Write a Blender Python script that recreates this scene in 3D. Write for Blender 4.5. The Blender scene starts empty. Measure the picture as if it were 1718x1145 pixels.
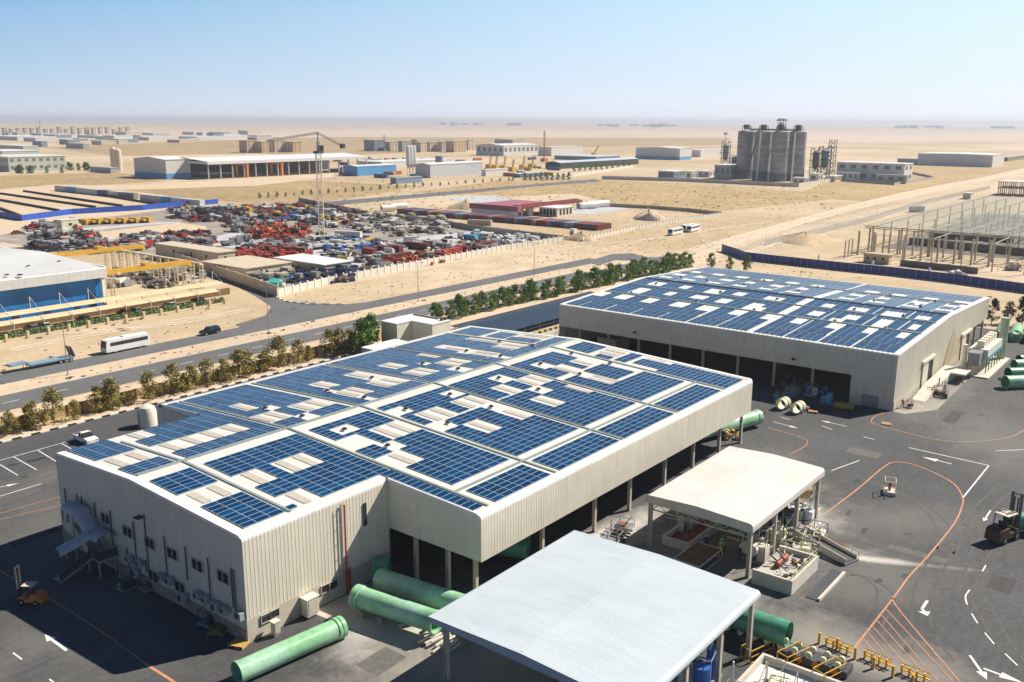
import bpy, math, random
from math import sin, cos, radians, pi, hypot, atan2
from mathutils import Vector, Matrix
random.seed(7)
sc = bpy.context.scene
# ---------------------------------------------------------------- camera
CH = 50.0; CF = 1555.0
_P, _R, _H = radians(13.35), radians(0.3), radians(51.85)
fw = Vector((sin(_H)*cos(_P), cos(_H)*cos(_P), -sin(_P)))
_r = fw.cross(Vector((0, 0, 1))).normalized(); _u = _r.cross(fw)
rt = cos(_R)*_r + sin(_R)*_u; up = -sin(_R)*_r + cos(_R)*_u
cam = bpy.data.cameras.new('camera'); co = bpy.data.objects.new('camera', cam)
sc.collection.objects.link(co); sc.camera = co
cam.sensor_width = 36; cam.lens = CF/1718*36; cam.clip_end = 60000; cam.clip_start = 0.5
mw = Matrix((rt, up, -fw)).transposed().to_4x4(); mw.translation = (0, 0, CH); co.matrix_world = mw
# ---------------------------------------------------------------- sky, sun, exposure
SUN = Vector((cos(radians(-25))*cos(radians(43)), sin(radians(-25))*cos(radians(43)), sin(radians(43))))
w = bpy.data.worlds.new('World'); sc.world = w; w.use_nodes = True
nt = w.node_tree; bg = nt.nodes['Background']
sky = nt.nodes.new('ShaderNodeTexSky'); sky.sky_type = 'NISHITA'; sky.sun_disc = False
sky.sun_elevation = radians(43); sky.sun_rotation = atan2(SUN.x, SUN.y)
sky.air_density = 1.0; sky.dust_density = 1.0; sky.ozone_density = 3.0
def wn(t, **k):
    n = nt.nodes.new(t)
    for a, b in k.items(): setattr(n, a, b)
    return n
WL = nt.links.new
tc = wn('ShaderNodeTexCoord'); sx = wn('ShaderNodeSeparateXYZ'); WL(tc.outputs['Generated'], sx.inputs[0])
dt = wn('ShaderNodeVectorMath', operation='DOT_PRODUCT'); WL(tc.outputs['Generated'], dt.inputs[0]); dt.inputs[1].default_value = (cos(radians(-25)), sin(radians(-25)), 0)
def ramp(src, stops):
    r = wn('ShaderNodeValToRGB'); e = r.color_ramp.elements
    while len(e) < len(stops): e.new(.5)
    for q, (p, c) in zip(e, stops): q.position = p; q.color = (*c, 1)
    WL(src, r.inputs[0]); return r.outputs[0]
# dusty Gulf sky: whitish lilac at the horizon, pale blue just above, whiter towards the sun
away = ramp(sx.outputs[2], [(0, (.45,.47,.54)), (.04, (.29,.40,.53)), (.12, (.125,.285,.475)), (.2, (.05,.13,.27)), (.4, (.010,.034,.10))])  # upper stops, out of view, are darkened to cut ambient light
near = ramp(sx.outputs[2], [(0, (.62,.64,.70)), (.04, (.56,.63,.71)), (.12, (.49,.63,.73)), (.22, (.14,.26,.42)), (.4, (.010,.034,.10))])
mr = wn('ShaderNodeMapRange'); WL(dt.outputs['Value'], mr.inputs[0]); mr.inputs[1].default_value = -.1; mr.inputs[2].default_value = .9
mx = wn('ShaderNodeMix', data_type='RGBA'); WL(mr.outputs[0], mx.inputs[0]); WL(away, mx.inputs[6]); WL(near, mx.inputs[7])
m2 = wn('ShaderNodeMix', data_type='RGBA', blend_type='ADD'); m2.inputs[0].default_value = .004
WL(mx.outputs[2], m2.inputs[6]); WL(sky.outputs[0], m2.inputs[7])
WL(m2.outputs[2], bg.inputs[0]); bg.inputs[1].default_value = 1.0
sl = bpy.data.lights.new('sun', 'SUN'); sl.energy = 5.0; sl.angle = radians(0.5); sl.color = (1, .93, .82)
so = bpy.data.objects.new('sun', sl); sc.collection.objects.link(so)
so.rotation_euler = (-SUN).to_track_quat('-Z', 'Y').to_euler()
sc.view_settings.view_transform = 'Standard'; sc.view_settings.look = 'None'
sc.view_settings.exposure = 0.6; sc.view_settings.gamma = 1
# ---------------------------------------------------------------- helpers
def G(px, py, z=0.0):
    "surveyed point: where the sight line through a photo pixel meets height z"
    d = rt*((px-859)/CF) - up*((py-572.5)/CF) + fw
    t = (z-CH)/d.z
    return Vector((d.x*t, d.y*t, z))
MATS = {}
def M(name, col, rough=.8, metal=0, var=.12, scale=.5, bump=0, bscale=20, spec=.5, var2=0, scale2=.02, col2=None, streak=None):
    if name in MATS: return MATS[name]
    m = bpy.data.materials.new(name); m.use_nodes = True; n = m.node_tree.nodes; L = m.node_tree.links
    b = n['Principled BSDF']; b.inputs['Roughness'].default_value = rough; b.inputs['Metallic'].default_value = metal
    b.inputs['Specular IOR Level'].default_value = spec
    geo = n.new('ShaderNodeNewGeometry')
    base = tuple(col)+(1,)
    if var or var2 or col2:
        src = None
        rgb = n.new('ShaderNodeRGB'); rgb.outputs[0].default_value = base; src = rgb.outputs[0]
        if col2:
            nz = n.new('ShaderNodeTexNoise'); nz.inputs['Scale'].default_value = scale2; nz.inputs['Detail'].default_value = 6
            L.new(geo.outputs['Position'], nz.inputs['Vector'])
            cr = n.new('ShaderNodeValToRGB'); cr.color_ramp.elements[0].position = .42; cr.color_ramp.elements[1].position = .6
            L.new(nz.outputs[0], cr.inputs[0])
            mx = n.new('ShaderNodeMix'); mx.data_type = 'RGBA'; L.new(cr.outputs[0], mx.inputs[0])
            L.new(src, mx.inputs[6]); mx.inputs[7].default_value = tuple(col2)+(1,); src = mx.outputs[2]
        for s, v in ((scale, var), (scale2, var2)):
            if not v: continue
            nz = n.new('ShaderNodeTexNoise'); nz.inputs['Scale'].default_value = s; nz.inputs['Detail'].default_value = 8
            nz.inputs['Roughness'].default_value = .65
            L.new(geo.outputs['Position'], nz.inputs['Vector'])
            mr = n.new('ShaderNodeMapRange'); mr.inputs[1].default_value = .3; mr.inputs[2].default_value = .7
            mr.inputs[3].default_value = 1-v; mr.inputs[4].default_value = 1+v
            L.new(nz.outputs[0], mr.inputs[0])
            mx = n.new('ShaderNodeMix'); mx.data_type = 'RGBA'; mx.blend_type = 'MULTIPLY'; mx.inputs[0].default_value = 1
            L.new(src, mx.inputs[6]); L.new(mr.outputs[0], mx.inputs[7]); src = mx.outputs[2]
        if streak:
            mp = n.new('ShaderNodeMapping'); mp.inputs['Scale'].default_value = streak[:3]; L.new(geo.outputs['Position'], mp.inputs['Vector'])
            nz = n.new('ShaderNodeTexNoise'); nz.inputs['Scale'].default_value = 1; nz.inputs['Detail'].default_value = 5; nz.inputs['Roughness'].default_value = .7; L.new(mp.outputs[0], nz.inputs['Vector'])
            mr = n.new('ShaderNodeMapRange'); mr.inputs[1].default_value = .42; mr.inputs[2].default_value = .72; mr.inputs[3].default_value = 1.03; mr.inputs[4].default_value = 1-streak[3]; L.new(nz.outputs[0], mr.inputs[0])
            mx = n.new('ShaderNodeMix'); mx.data_type = 'RGBA'; mx.blend_type = 'MULTIPLY'; mx.inputs[0].default_value = 1
            L.new(src, mx.inputs[6]); L.new(mr.outputs[0], mx.inputs[7]); src = mx.outputs[2]
        L.new(src, b.inputs['Base Color'])
    else: b.inputs['Base Color'].default_value = base
    if bump:
        nz = n.new('ShaderNodeTexNoise'); nz.inputs['Scale'].default_value = bscale; nz.inputs['Detail'].default_value = 5
        L.new(geo.outputs['Position'], nz.inputs['Vector'])
        bp = n.new('ShaderNodeBump'); bp.inputs['Strength'].default_value = bump; bp.inputs['Distance'].default_value = .1
        L.new(nz.outputs[0], bp.inputs['Height']); L.new(bp.outputs[0], b.inputs['Normal'])
    MATS[name] = m; return m

WORLD = set()
class MB:
    "collects faces; one mesh object out"
    def __init__(s): s.v = []; s.f = []; s.m = []; s.mats = []
    def mi(s, m):
        if m not in s.mats: s.mats.append(m)
        return s.mats.index(m)
    def quad(s, pts, m):
        i = len(s.v); s.v += [tuple(p) for p in pts]; s.f.append(tuple(range(i, i+len(pts)))); s.m.append(s.mi(m)); return s
    def box(s, c, d, m, rz=0, M4=None):
        x, y, z = d[0]/2, d[1]/2, d[2]/2; i = len(s.v); cr, sr = cos(rz), sin(rz)
        for dx, dy, dz in ((-x,-y,-z),(x,-y,-z),(x,y,-z),(-x,y,-z),(-x,-y,z),(x,-y,z),(x,y,z),(-x,y,z)):
            p = (c[0]+dx*cr-dy*sr, c[1]+dx*sr+dy*cr, c[2]+dz)
            s.v.append(tuple(M4 @ Vector(p)) if M4 else p)
        k = s.mi(m)
        for f in ((0,3,2,1),(4,5,6,7),(0,1,5,4),(1,2,6,5),(2,3,7,6),(3,0,4,7)): s.f.append(tuple(i+j for j in f)); s.m.append(k)
        return s
    def b2(s, x0, x1, y0, y1, z0, z1, m): return s.box(((x0+x1)/2, (y0+y1)/2, (z0+z1)/2), (abs(x1-x0), abs(y1-y0), abs(z1-z0)), m)
    def tube(s, a, b, r, m, n=8, r2=None, cap=True):
        a = Vector(a); b = Vector(b); d = (b-a)
        if d.length < 1e-6: return s
        q = d.to_track_quat('Z', 'Y'); i = len(s.v); r2 = r if r2 is None else r2; k = s.mi(m)
        for P, R_ in ((a, r), (b, r2)):
            for j in range(n):
                t = 2*pi*(j+.5)/n; s.v.append(tuple(P + q @ Vector((R_*cos(t), R_*sin(t), 0))))
        for j in range(n): s.f.append((i+j, i+(j+1)%n, i+n+(j+1)%n, i+n+j)); s.m.append(k)
        if cap: s.f.append(tuple(i+j for j in reversed(range(n)))); s.m.append(k); s.f.append(tuple(i+n+j for j in range(n))); s.m.append(k)
        return s
    def lathe(s, a, b, prof, m, n=20):
        "prof: list of (t along a-b in metres, radius)"
        a = Vector(a); d = (Vector(b)-a).normalized(); q = d.to_track_quat('Z', 'Y'); i = len(s.v); k = s.mi(m)
        for t, R_ in prof:
            for j in range(n):
                an = 2*pi*j/n; s.v.append(tuple(a + d*t + q @ Vector((R_*cos(an), R_*sin(an), 0))))
        for p in range(len(prof)-1):
            for j in range(n): s.f.append((i+p*n+j, i+p*n+(j+1)%n, i+(p+1)*n+(j+1)%n, i+(p+1)*n+j)); s.m.append(k)
        return s
    def prism(s, poly, z0, z1, m, mtop=None):
        n = len(poly); i = len(s.v); k = s.mi(m)
        for z in (z0, z1):
            for p in poly: s.v.append((p[0], p[1], z))
        for j in range(n): s.f.append((i+j, i+(j+1)%n, i+n+(j+1)%n, i+n+j)); s.m.append(k)
        s.f.append(tuple(i+j for j in reversed(range(n)))); s.m.append(k)
        s.f.append(tuple(i+n+j for j in range(n))); s.m.append(s.mi(mtop or m)); return s
    def xprism(s, poly, y0, y1, m):
        "poly in (x,z), extruded along y"
        n = len(poly); i = len(s.v); k = s.mi(m)
        for y in (y0, y1):
            for p in poly: s.v.append((p[0], y, p[1]))
        for j in range(n): s.f.append((i+j, i+n+j, i+n+(j+1)%n, i+(j+1)%n)); s.m.append(k)
        s.f.append(tuple(i+j for j in range(n))); s.m.append(k); s.f.append(tuple(i+n+j for j in reversed(range(n)))); s.m.append(k)
        return s
    def xf(s, mat, start=0):
        for j in range(start, len(s.v)): s.v[j] = tuple(mat @ Vector(s.v[j]))
        return s
    def build(s, name, parent=None, smooth=False, loc=None, rz=0):
        me = bpy.data.meshes.new(name); me.from_pydata(s.v, [], s.f)
        for m in s.mats: me.materials.append(m)
        me.polygons.foreach_set('material_index', s.m)
        if smooth is True: me.polygons.foreach_set('use_smooth', [True]*len(s.f))
        me.update()
        if smooth == 'auto':
            me.polygons.foreach_set('use_smooth', [True]*len(s.f)); me.set_sharp_from_angle(angle=radians(35))
        o = bpy.data.objects.new(name, me); sc.collection.objects.link(o)
        if parent:
            o.parent = parent; r = parent
            while r.parent: r = r.parent
            if r.name in WORLD and not parent.parent: o.matrix_parent_inverse = Matrix.Translation(-r.location)
        if loc is not None: o.location = loc
        o.rotation_euler.z = rz
        return o
def tag(o, label=None, cat=None, group=None, kind=None):
    if label: o['label'] = label
    if cat: o['category'] = cat
    if group: o['group'] = group
    if kind: o['kind'] = kind
    return o
def thing(name, label, cat, loc=(0, 0, 0), rz=0, group=None):
    o = bpy.data.objects.new(name, None); sc.collection.objects.link(o); o.location = loc; o.rotation_euler.z = rz
    o.empty_display_size = .5
    return tag(o, label, cat, group)
def struct(name, mb, **k): return tag(mb.build(name, **k), kind='structure')
def wthing(name, label, cat, loc, group=None):
    "a thing whose parts are modelled in world coordinates"
    o = thing(name, label, cat, loc, 0, group); WORLD.add(o.name); return o
def dup(root, loc, rz=0, label=None, group=None, sc_=None, parent=None):
    kids = list(root.children)
    r = root.copy(); sc.collection.objects.link(r); r.parent = parent
    if parent is None: r.location = loc; r.rotation_euler.z = rz
    if sc_: r.scale = sc_ if hasattr(sc_, '__len__') else (sc_,)*3
    if label: r['label'] = label
    if group: r['group'] = group
    for c in kids: dup(c, None, parent=r)
    return r
def at(px, py, z=0): p = G(px, py, z); return (p.x, p.y, z)
# ---------------------------------------------------------------- materials
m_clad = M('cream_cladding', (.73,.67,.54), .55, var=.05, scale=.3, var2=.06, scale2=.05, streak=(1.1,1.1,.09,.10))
m_cladf = M('cream_cladding_shaded', (.62,.57,.47), .55, var=.05, scale=.3, var2=.06, scale2=.05, streak=(1.1,1.1,.09,.10))  # darker copy of the cream cladding, shade put into its colour
m_roof = M('white_roof_sheet', (.71,.69,.63), .5, var=.05, scale=.4, var2=.05, scale2=.08, streak=(1.6,.10,.1,.13))
m_sky = M('dusty_skylight_sheet', (.50,.45,.38), .5, var=.12, scale=1.2)
m_trim = M('white_trim', (.76,.75,.71), .5, var=.04)
m_bluroof = M('pale_blue_roof', (.53,.59,.63), .45, var=.04, scale=.25, var2=.05, scale2=.08, streak=(1.2,.12,.1,.06))
m_blufas = M('grey_blue_fascia', (.30,.38,.46), .5, var=.05)
m_conc = M('concrete', (.42,.39,.34), .9, var=.18, scale=.35, var2=.12, scale2=.06, bump=.3, bscale=6)
m_concl = M('pale_concrete', (.60,.55,.47), .9, var=.15, scale=.4)
m_plinth = M('painted_plinth', (.56,.50,.40), .9, var=.14, scale=.8)
m_plinthp = M('pink_brown_plinth', (.36,.25,.20), .9, var=.2, scale=.8)
m_col = M('painted_steel_column', (.52,.46,.37), .5, var=.08)
m_dark = M('dark_recess', (.02,.02,.022), .8, var=0)
m_glass = M('window_glass', (.03,.035,.04), .12, var=0)
m_frame = M('window_frame', (.45,.42,.36), .5, var=0)
m_tray = M('cable_tray', (.33,.38,.36), .45, metal=.3, var=.1)
m_alu = M('aluminium', (.42,.52,.64), .4, metal=.3, var=0)
m_pv = [M('solar_cell_%s' % n, c, .2, var=.14, scale=.9, var2=.18, scale2=.07, spec=.4) for n, c in (('blue', (.003,.042,.115)), ('deep_blue', (.003,.034,.095)), ('bright_blue', (.004,.054,.14)))]
m_vent = M('roof_vent_black', (.03,.03,.03), .6, var=0)
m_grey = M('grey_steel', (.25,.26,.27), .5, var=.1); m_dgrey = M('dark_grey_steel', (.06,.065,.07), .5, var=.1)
m_black = M('black_rubber', (.015,.015,.016), .8, var=0)
m_red = M('red_paint', (.42,.04,.03), .5, var=.15); m_yel = M('yellow_paint', (.65,.38,.04), .5, var=.12)
m_org = M('orange_paint', (.65,.2,.03), .5, var=.12); m_blu = M('blue_paint', (.02,.12,.42), .45, var=.12)
m_lblu = M('light_blue_paint', (.1,.32,.55), .45, var=.12); m_white = M('white_paint', (.78,.77,.74), .45, var=.06)
m_green = M('pale_green_pipe', (.27,.56,.30), .38, var=.10, scale=.8, var2=.12, scale2=.25, col2=(.36,.60,.42), streak=(.9,.9,2.5,.25))
m_green2 = M('sea_green_pipe', (.08,.30,.19), .42, var=.14, scale=.7, streak=(.8,.8,2.5,.35))
m_cream = M('cream_pipe', (.62,.62,.42), .6, var=.1); m_beige = M('beige_wall', (.55,.43,.28), .9, var=.1, scale=.6)
m_tan = M('tan_roof', (.55,.46,.34), .85, var=.1); m_rust = M('rust', (.22,.09,.05), .85, var=.25, scale=1.5)
m_wood = M('pallet_wood', (.45,.28,.12), .85, var=.2, scale=2); m_maroon = M('maroon_paint', (.22,.03,.03), .55, var=.2)
m_navy = M('navy_hoarding', (.01,.03,.20), .5, var=.12, scale=.4); m_mark = M('white_road_paint', (.72,.72,.70), .8, var=.22, scale=1.6)
m_mark2 = M('orange_road_paint', (.52,.24,.13), .8, var=.3, scale=1.1)
# ================================================================ ground
m_sand = M('desert_sand', (.48,.36,.21), .95, streak=(.9,.9,.9,.22), var=.15, scale=.09, var2=.14, scale2=.004, bump=.6, bscale=.7, col2=(.55,.43,.29))
m_scrub = M('scrubland', (.45,.315,.15), .95, streak=(.16,.16,.2,.5), var=.34, scale=.5, var2=.16, scale2=.02, bump=.8, bscale=.3)
m_scrub2 = M('ochre_scrub', (.36,.25,.12), .95, var=.40, scale=.16, var2=.2, scale2=.012, bump=.8, bscale=.2)
m_packed = M('packed_sand', (.58,.45,.31), .95, var=.13, scale=.3, var2=.08, scale2=.02)
m_greysand = M('grey_sand', (.42,.36,.29), .95, var=.2, scale=.1, var2=.15, scale2=.02)
def dusty(name, base, patches, dirt, rough=.88):
    "asphalt whose dust lies in soft worn patches at known places on the plot"
    m = M(name, base, rough, var=.26, scale=1.3, var2=.24, scale2=.05, streak=(.25,1.6,1,.22), bump=.3, bscale=5); n = m.node_tree.nodes; L = m.node_tree.links; b_ = n['Principled BSDF']
    src = b_.inputs['Base Color'].links[0].from_socket; geo = n.new('ShaderNodeNewGeometry')
    nz = n.new('ShaderNodeTexNoise'); nz.inputs['Scale'].default_value = .16; nz.inputs['Detail'].default_value = 9; nz.inputs['Roughness'].default_value = .7; L.new(geo.outputs['Position'], nz.inputs['Vector'])
    n2 = n.new('ShaderNodeTexNoise'); n2.inputs['Scale'].default_value = 26; n2.inputs['Detail'].default_value = 3; L.new(geo.outputs['Position'], n2.inputs['Vector'])
    for (cx, cy, rx, ry, ang, k, kind) in patches:
        mp = n.new('ShaderNodeMapping'); mp.vector_type = 'TEXTURE'; mp.inputs['Location'].default_value = (cx, cy, 0); mp.inputs['Rotation'].default_value = (0, 0, ang); mp.inputs['Scale'].default_value = (rx, ry, 1000); L.new(geo.outputs['Position'], mp.inputs['Vector'])
        ln = n.new('ShaderNodeVectorMath'); ln.operation = 'LENGTH'; L.new(mp.outputs[0], ln.inputs[0])
        ad = n.new('ShaderNodeMath'); ad.operation = 'MULTIPLY_ADD'; L.new(nz.outputs[0], ad.inputs[0]); ad.inputs[1].default_value = -1.5; L.new(ln.outputs['Value'], ad.inputs[2])
        mr_ = n.new('ShaderNodeMapRange'); mr_.interpolation_type = 'SMOOTHSTEP'; L.new(ad.outputs[0], mr_.inputs[0]); mr_.inputs[1].default_value = .35; mr_.inputs[2].default_value = -.7; mr_.inputs[3].default_value = 0; mr_.inputs[4].default_value = k
        x_ = n.new('ShaderNodeMix'); x_.data_type = 'RGBA'; L.new(mr_.outputs[0], x_.inputs[0]); L.new(src, x_.inputs[6]); x_.inputs[7].default_value = (*dirt[kind], 1); src = x_.outputs[2]
    mr_ = n.new('ShaderNodeMapRange'); mr_.inputs[1].default_value = .35; mr_.inputs[2].default_value = .65; mr_.inputs[3].default_value = .86; mr_.inputs[4].default_value = 1.14; L.new(n2.outputs[0], mr_.inputs[0])
    x_ = n.new('ShaderNodeMix'); x_.data_type = 'RGBA'; x_.blend_type = 'MULTIPLY'; x_.inputs[0].default_value = 1; L.new(src, x_.inputs[6]); L.new(mr_.outputs[0], x_.inputs[7]); L.new(x_.outputs[2], b_.inputs['Base Color'])
    return m
DIRT = {0: (.34,.31,.26), 1: (.66,.62,.57), 2: (.20,.19,.165), 3: (.05,.05,.052)}
m_asph = dusty('yard_asphalt', (.070,.070,.072), [(60,50,34,13,0,.85,0),(95,44,34,13,0,.7,0),(90,55.5,17,4,0,.9,1),(112,42,7,9,0,.8,1),(104.5,29.8,12,1.0,-1.14,.95,1),(103,34,7,3.2,-1.0,.8,1),(118,30,17,8,-.9,.4,2),(100,27,13,8,-.6,.45,2),(84,25,18,6,-1.5,.7,0),(60,60,9,9,0,.5,0),(57,64,8,4,.5,.5,1),(160,26,22,12,.4,.5,2),(128,52,10,6,0,.55,2),(185,40,30,5,0,.5,2),(46,100,40,12,1.3,.35,2),(28,84,12,4,.4,.4,2),(130,20,26,4,.6,.4,3),(150,60,26,5,.2,.35,3),(60,130,30,5,0,.3,2),(120,3,30,6,.5,.4,2)], DIRT)
m_asph2 = M('road_asphalt', (.125,.125,.125), .85, var=.14, scale=.5, var2=.14, scale2=.04)
m_dust = M('dusty_apron', (.36,.33,.28), .9, var=.25, scale=.25, var2=.28, scale2=.07, col2=(.17,.16,.145))
m_farland = M('far_plain', (.55,.42,.32), .95, var=.06, scale=.002, var2=.10, scale2=.0009)
g = MB(); S_ = 15000
g.quad([(-S_,-S_,-.02),(S_,-S_,-.02),(S_,S_,-.02),(-S_,S_,-.02)], m_sand); struct('ground', g)
def sheet(name, pts, m, z):
    g = MB(); g.quad([(p[0], p[1], z) for p in pts], m); return struct(name, g)
def psheet(name, px, m, z): return sheet(name, [G(*p) for p in px], m, z)
def blob(name, cx, cy, rx, ry, m, z, n=40, rough=.25, rz=0):
    pts = []
    ph = [random.uniform(0, 6.28) for _ in range(4)]
    for i in range(n):
        a = 2*pi*i/n; r = 1+rough*(sin(2*a+ph[0])*.5+sin(3*a+ph[1])*.35+sin(5*a+ph[2])*.25+sin(9*a+ph[3])*.12)
        x, y = rx*r*cos(a), ry*r*sin(a); pts.append((cx+x*cos(rz)-y*sin(rz), cy+x*sin(rz)+y*cos(rz)))
    return sheet(name, pts, m, z)
def ribbon(g, pts, wd, m, z, closed=False):
    n = len(pts); P = [Vector((p[0], p[1])) for p in pts]; Lp = []
    for i in range(n):
        a = P[max(i-1, 0)]; b = P[min(i+1, n-1)]
        if closed: a = P[(i-1) % n]; b = P[(i+1) % n]
        d = (b-a).normalized(); q = Vector((-d.y, d.x))*wd/2; Lp.append((P[i]+q, P[i]-q))
    for i in range(n if closed else n-1):
        a, b = Lp[i], Lp[(i+1) % n]
        g.quad([(*a[1], z), (*b[1], z), (*b[0], z), (*a[0], z)], m)
def smooth(pts, k=6):
    out = []; n = len(pts)
    for i in range(n-1):
        p0 = Vector(pts[max(i-1,0)][:2]); p1 = Vector(pts[i][:2]); p2 = Vector(pts[i+1][:2]); p3 = Vector(pts[min(i+2,n-1)][:2])
        for j in range(k):
            t = j/k; out.append(.5*((2*p1)+(-p0+p2)*t+(2*p0-5*p1+4*p2-p3)*t*t+(-p0+3*p1-3*p2+p3)*t**3))
    out.append(Vector(pts[-1][:2])); return out
def pr(pxs, k=6): return smooth([G(*p) for p in pxs], k)
# wide desert tone patches
psheet('scrubland', [(560,318),(700,322),(860,300),(1010,303),(1300,318),(1440,330),(1180,358),(1195,362),(1060,348),(960,325),(860,330)], m_scrub, .01)
psheet('scrubland', [(0,295),(180,290),(330,300),(250,306),(0,320)], m_scrub2, .01)
psheet('scrubland', [(310,305),(420,300),(700,312),(640,325),(500,345),(430,342),(330,335),(200,318)], m_scrub2, .012)
psheet('scrubland', [(70,248),(300,238),(560,230),(1230,232),(1210,244),(900,248),(560,262),(420,258),(200,262)], m_scrub2, .012)
psheet('scrubland', [(1420,290),(1520,275),(1718,262),(1718,285),(1480,340),(1330,330)], m_scrub, .012)
psheet('plain', [(-400,216),(2100,222),(2400,240),(-400,232)], m_farland, .004)
psheet('track', [(0,318),(90,310),(200,312),(420,300),(560,290),(560,297),(430,312),(240,318),(110,320),(0,335)], m_packed, .03)
g = MB()
for path in ([(1120,432),(1260,392),(1420,350),(1560,316),(1718,286)],[(1150,436),(1300,388),(1460,346),(1600,312),(1718,289)],[(1000,425),(1080,405),(1180,388),(1300,372)],[(560,480),(700,455),(850,432),(1000,412),(1100,400)],[(600,470),(760,442),(930,416),(1010,404)],[(20,590),(140,566),(300,540),(430,520)],[(100,560),(240,552),(380,530)],[(1240,432),(1330,400),(1440,372)]):
    P0 = pr(path); ribbon(g, P0, .9, M('sand_track', (.66,.55,.41), .95, var=.2, scale=.4), .034); ribbon(g, [p+Vector((.5,2.3)) for p in P0], .9, MATS['sand_track'], .036)
struct('sand_tracks', g)
# the building plot
struct('yard_asphalt', MB().b2(-90, 252, -90, 149.2, -.015, .006, m_asph))
sheet('sand_verge', [(-90,150),(330,150),(330,165.2),(-90,165.2)], m_packed, .012)
# two carriageways and the median
def arc_road(name, y0, y1, x1, m=m_asph2, z=.02): return sheet(name, [(-150,y0),(x1,y0),(x1,y1),(-150,y1)], m, z)
arc_road('road', 166.0, 175.8, 262); arc_road('road', 183.0, 191.3, 290)
psheet('road', [(985,469),(1000,455),(1075,437),(1120,434),(1135,440),(1150,446),(1100,449)], m_asph2, .024)
psheet('road', [(985,439),(1025,427),(1060,425),(1085,432),(1125,431),(1145,438),(1112,443),(1072,438),(1032,437),(1003,446)], m_asph2, .028)
sheet('median', [(-150,176.0),(262,176.0),(272,179),(262,183),(-150,183)], m_packed, .03)
psheet('side_road', [(390,477),(352,468),(372,462),(430,480),(470,505),(520,508),(580,511),(640,505),(430,563),(395,545),(445,530),(455,515),(430,498)], m_asph2, .022)
psheet('road', [(330,352),(560,338),(760,321),(960,304),(1000,301),(1010,305),(900,313),(770,326),(560,345),(350,361)], m_asph2, .03)
psheet('track', [(1090,441),(1130,432),(1200,405),(1300,378),(1420,345),(1520,322),(1640,300),(1718,282),(1718,290),(1640,308),(1520,334),(1430,352),(1310,388),(1220,425),(1180,445)], m_packed, .02)
psheet('track', [(1190,432),(1240,400),(1340,380),(1500,345),(1620,325),(1640,333),(1500,365),(1370,400),(1290,425),(1262,437)], M('worn_track', (.47,.38,.27), .95, var=.2, scale=.12, var2=.15, scale2=.02), .018)
psheet('track', [(-20,345),(330,352),(400,345),(420,350),(330,362),(100,392),(-20,398)], m_packed, .016)
struct('kerb', (lambda g: (g.b2(-150, 262, 175.8, 176.0, 0, .16, m_concl), g.b2(-150, 262, 183.0, 183.2, 0, .16, m_concl), g)[2])(MB()))
# black and white kerb between yard and sand
g = MB(); x = -20
while x < 140:
    g.b2(x, x+1.5, 149.2, 149.55, 0, .22, m_white if int((x+20)/1.5) % 2 else m_vent); x += 1.5
struct('kerb_stones', g)
# dusty aprons
sheet('concrete_apron', [(56,70.4),(67,70.4),(67,57.2),(57,57.2)], m_conc, .012)
sheet('concrete_apron', [(166,44),(166,42),(172,38.2),(238,39.6),(238,44)], m_dust, .014)
sheet('concrete_apron', [(135,118),(262,118),(262,133),(135,133)], m_conc, .012)
m_stain = M('oil_stain', (.035,.033,.03), .7, var=.3, scale=.7)
for px, py, rx, ry in ((60,772,1.2,.7),(22,780,.8,.4),(100,765,.5,.4),(40,800,.4,.3)):
    p = G(px, py); blob('oil_stain', p.x, p.y, rx, ry, m_stain, .012, rough=.5)
m_track = M('tyre_marks', (.082,.079,.075), .85, var=.35, scale=.5)
g = MB()
for path in ([(1560,745),(1500,720),(1460,690),(1475,660),(1530,650),(1600,665),(1660,700)],[(1240,790),(1330,790),(1430,800),(1530,835),(1590,880),(1600,930)],[(1330,1010),(1370,980),(1440,965),(1500,1000),(1480,1050)],
             [(1600,1110),(1560,1040),(1580,960),(1640,880),(1700,820)],[(1718,1110),(1680,1050),(1650,990),(1660,930),(1700,880)],[(0,830),(60,805),(120,790),(200,780)],[(0,850),(90,818),(140,800)]):
    P0 = pr(path); ribbon(g, P0, .28, m_track, .0125); ribbon(g, [p+Vector((.2,1.9)) for p in P0], .28, m_track, .0135)
struct('tyre_marks', g)
m_patch = M('asphalt_repair', (.052,.05,.05), .9, var=.25, scale=1.2); m_patch2 = M('faded_asphalt', (.12,.115,.105), .9, var=.25, scale=1.2)
for i, (px, py, w_, h_, q_) in enumerate(((1450,760,3,5,0),(1600,700,8,2.2,1),(1330,780,2,2,0),(1680,980,4,2.5,1),(1560,1090,2.2,5,0),(60,900,6,2,1),(180,1100,3,2,0),(1400,680,5,1.6,1),(1540,930,1.5,7,0),(640,1110,4,3,0),(1250,640+120,4,2,1),(1620,660,2.4,4,0))):
    p = G(px, py); sheet('asphalt_repair', [(p.x-w_/2,p.y-h_/2),(p.x+w_/2,p.y-h_/2+.1),(p.x+w_/2,p.y+h_/2),(p.x-w_/2+.1,p.y+h_/2)], m_patch if q_ else m_patch2, .0105+.0002*i)
R_ = random.Random(33)
for i in range(26):
    p = G(R_.uniform(1150, 1718), R_.uniform(690, 1140)); blob('oil_stain', p.x, p.y, R_.uniform(.25,.8), R_.uniform(.2,.6), m_stain, .0155+.0001*i, n=18, rough=.6)
g = MB()
for i in range(5):
    p = G(*[(1455,815),(1620,880),(1390,1020),(1585,770),(120,1010)][i]); g.box((p.x, p.y, .018), (.8,.8,.01), m_dgrey)
struct('drain_covers', g)
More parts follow.
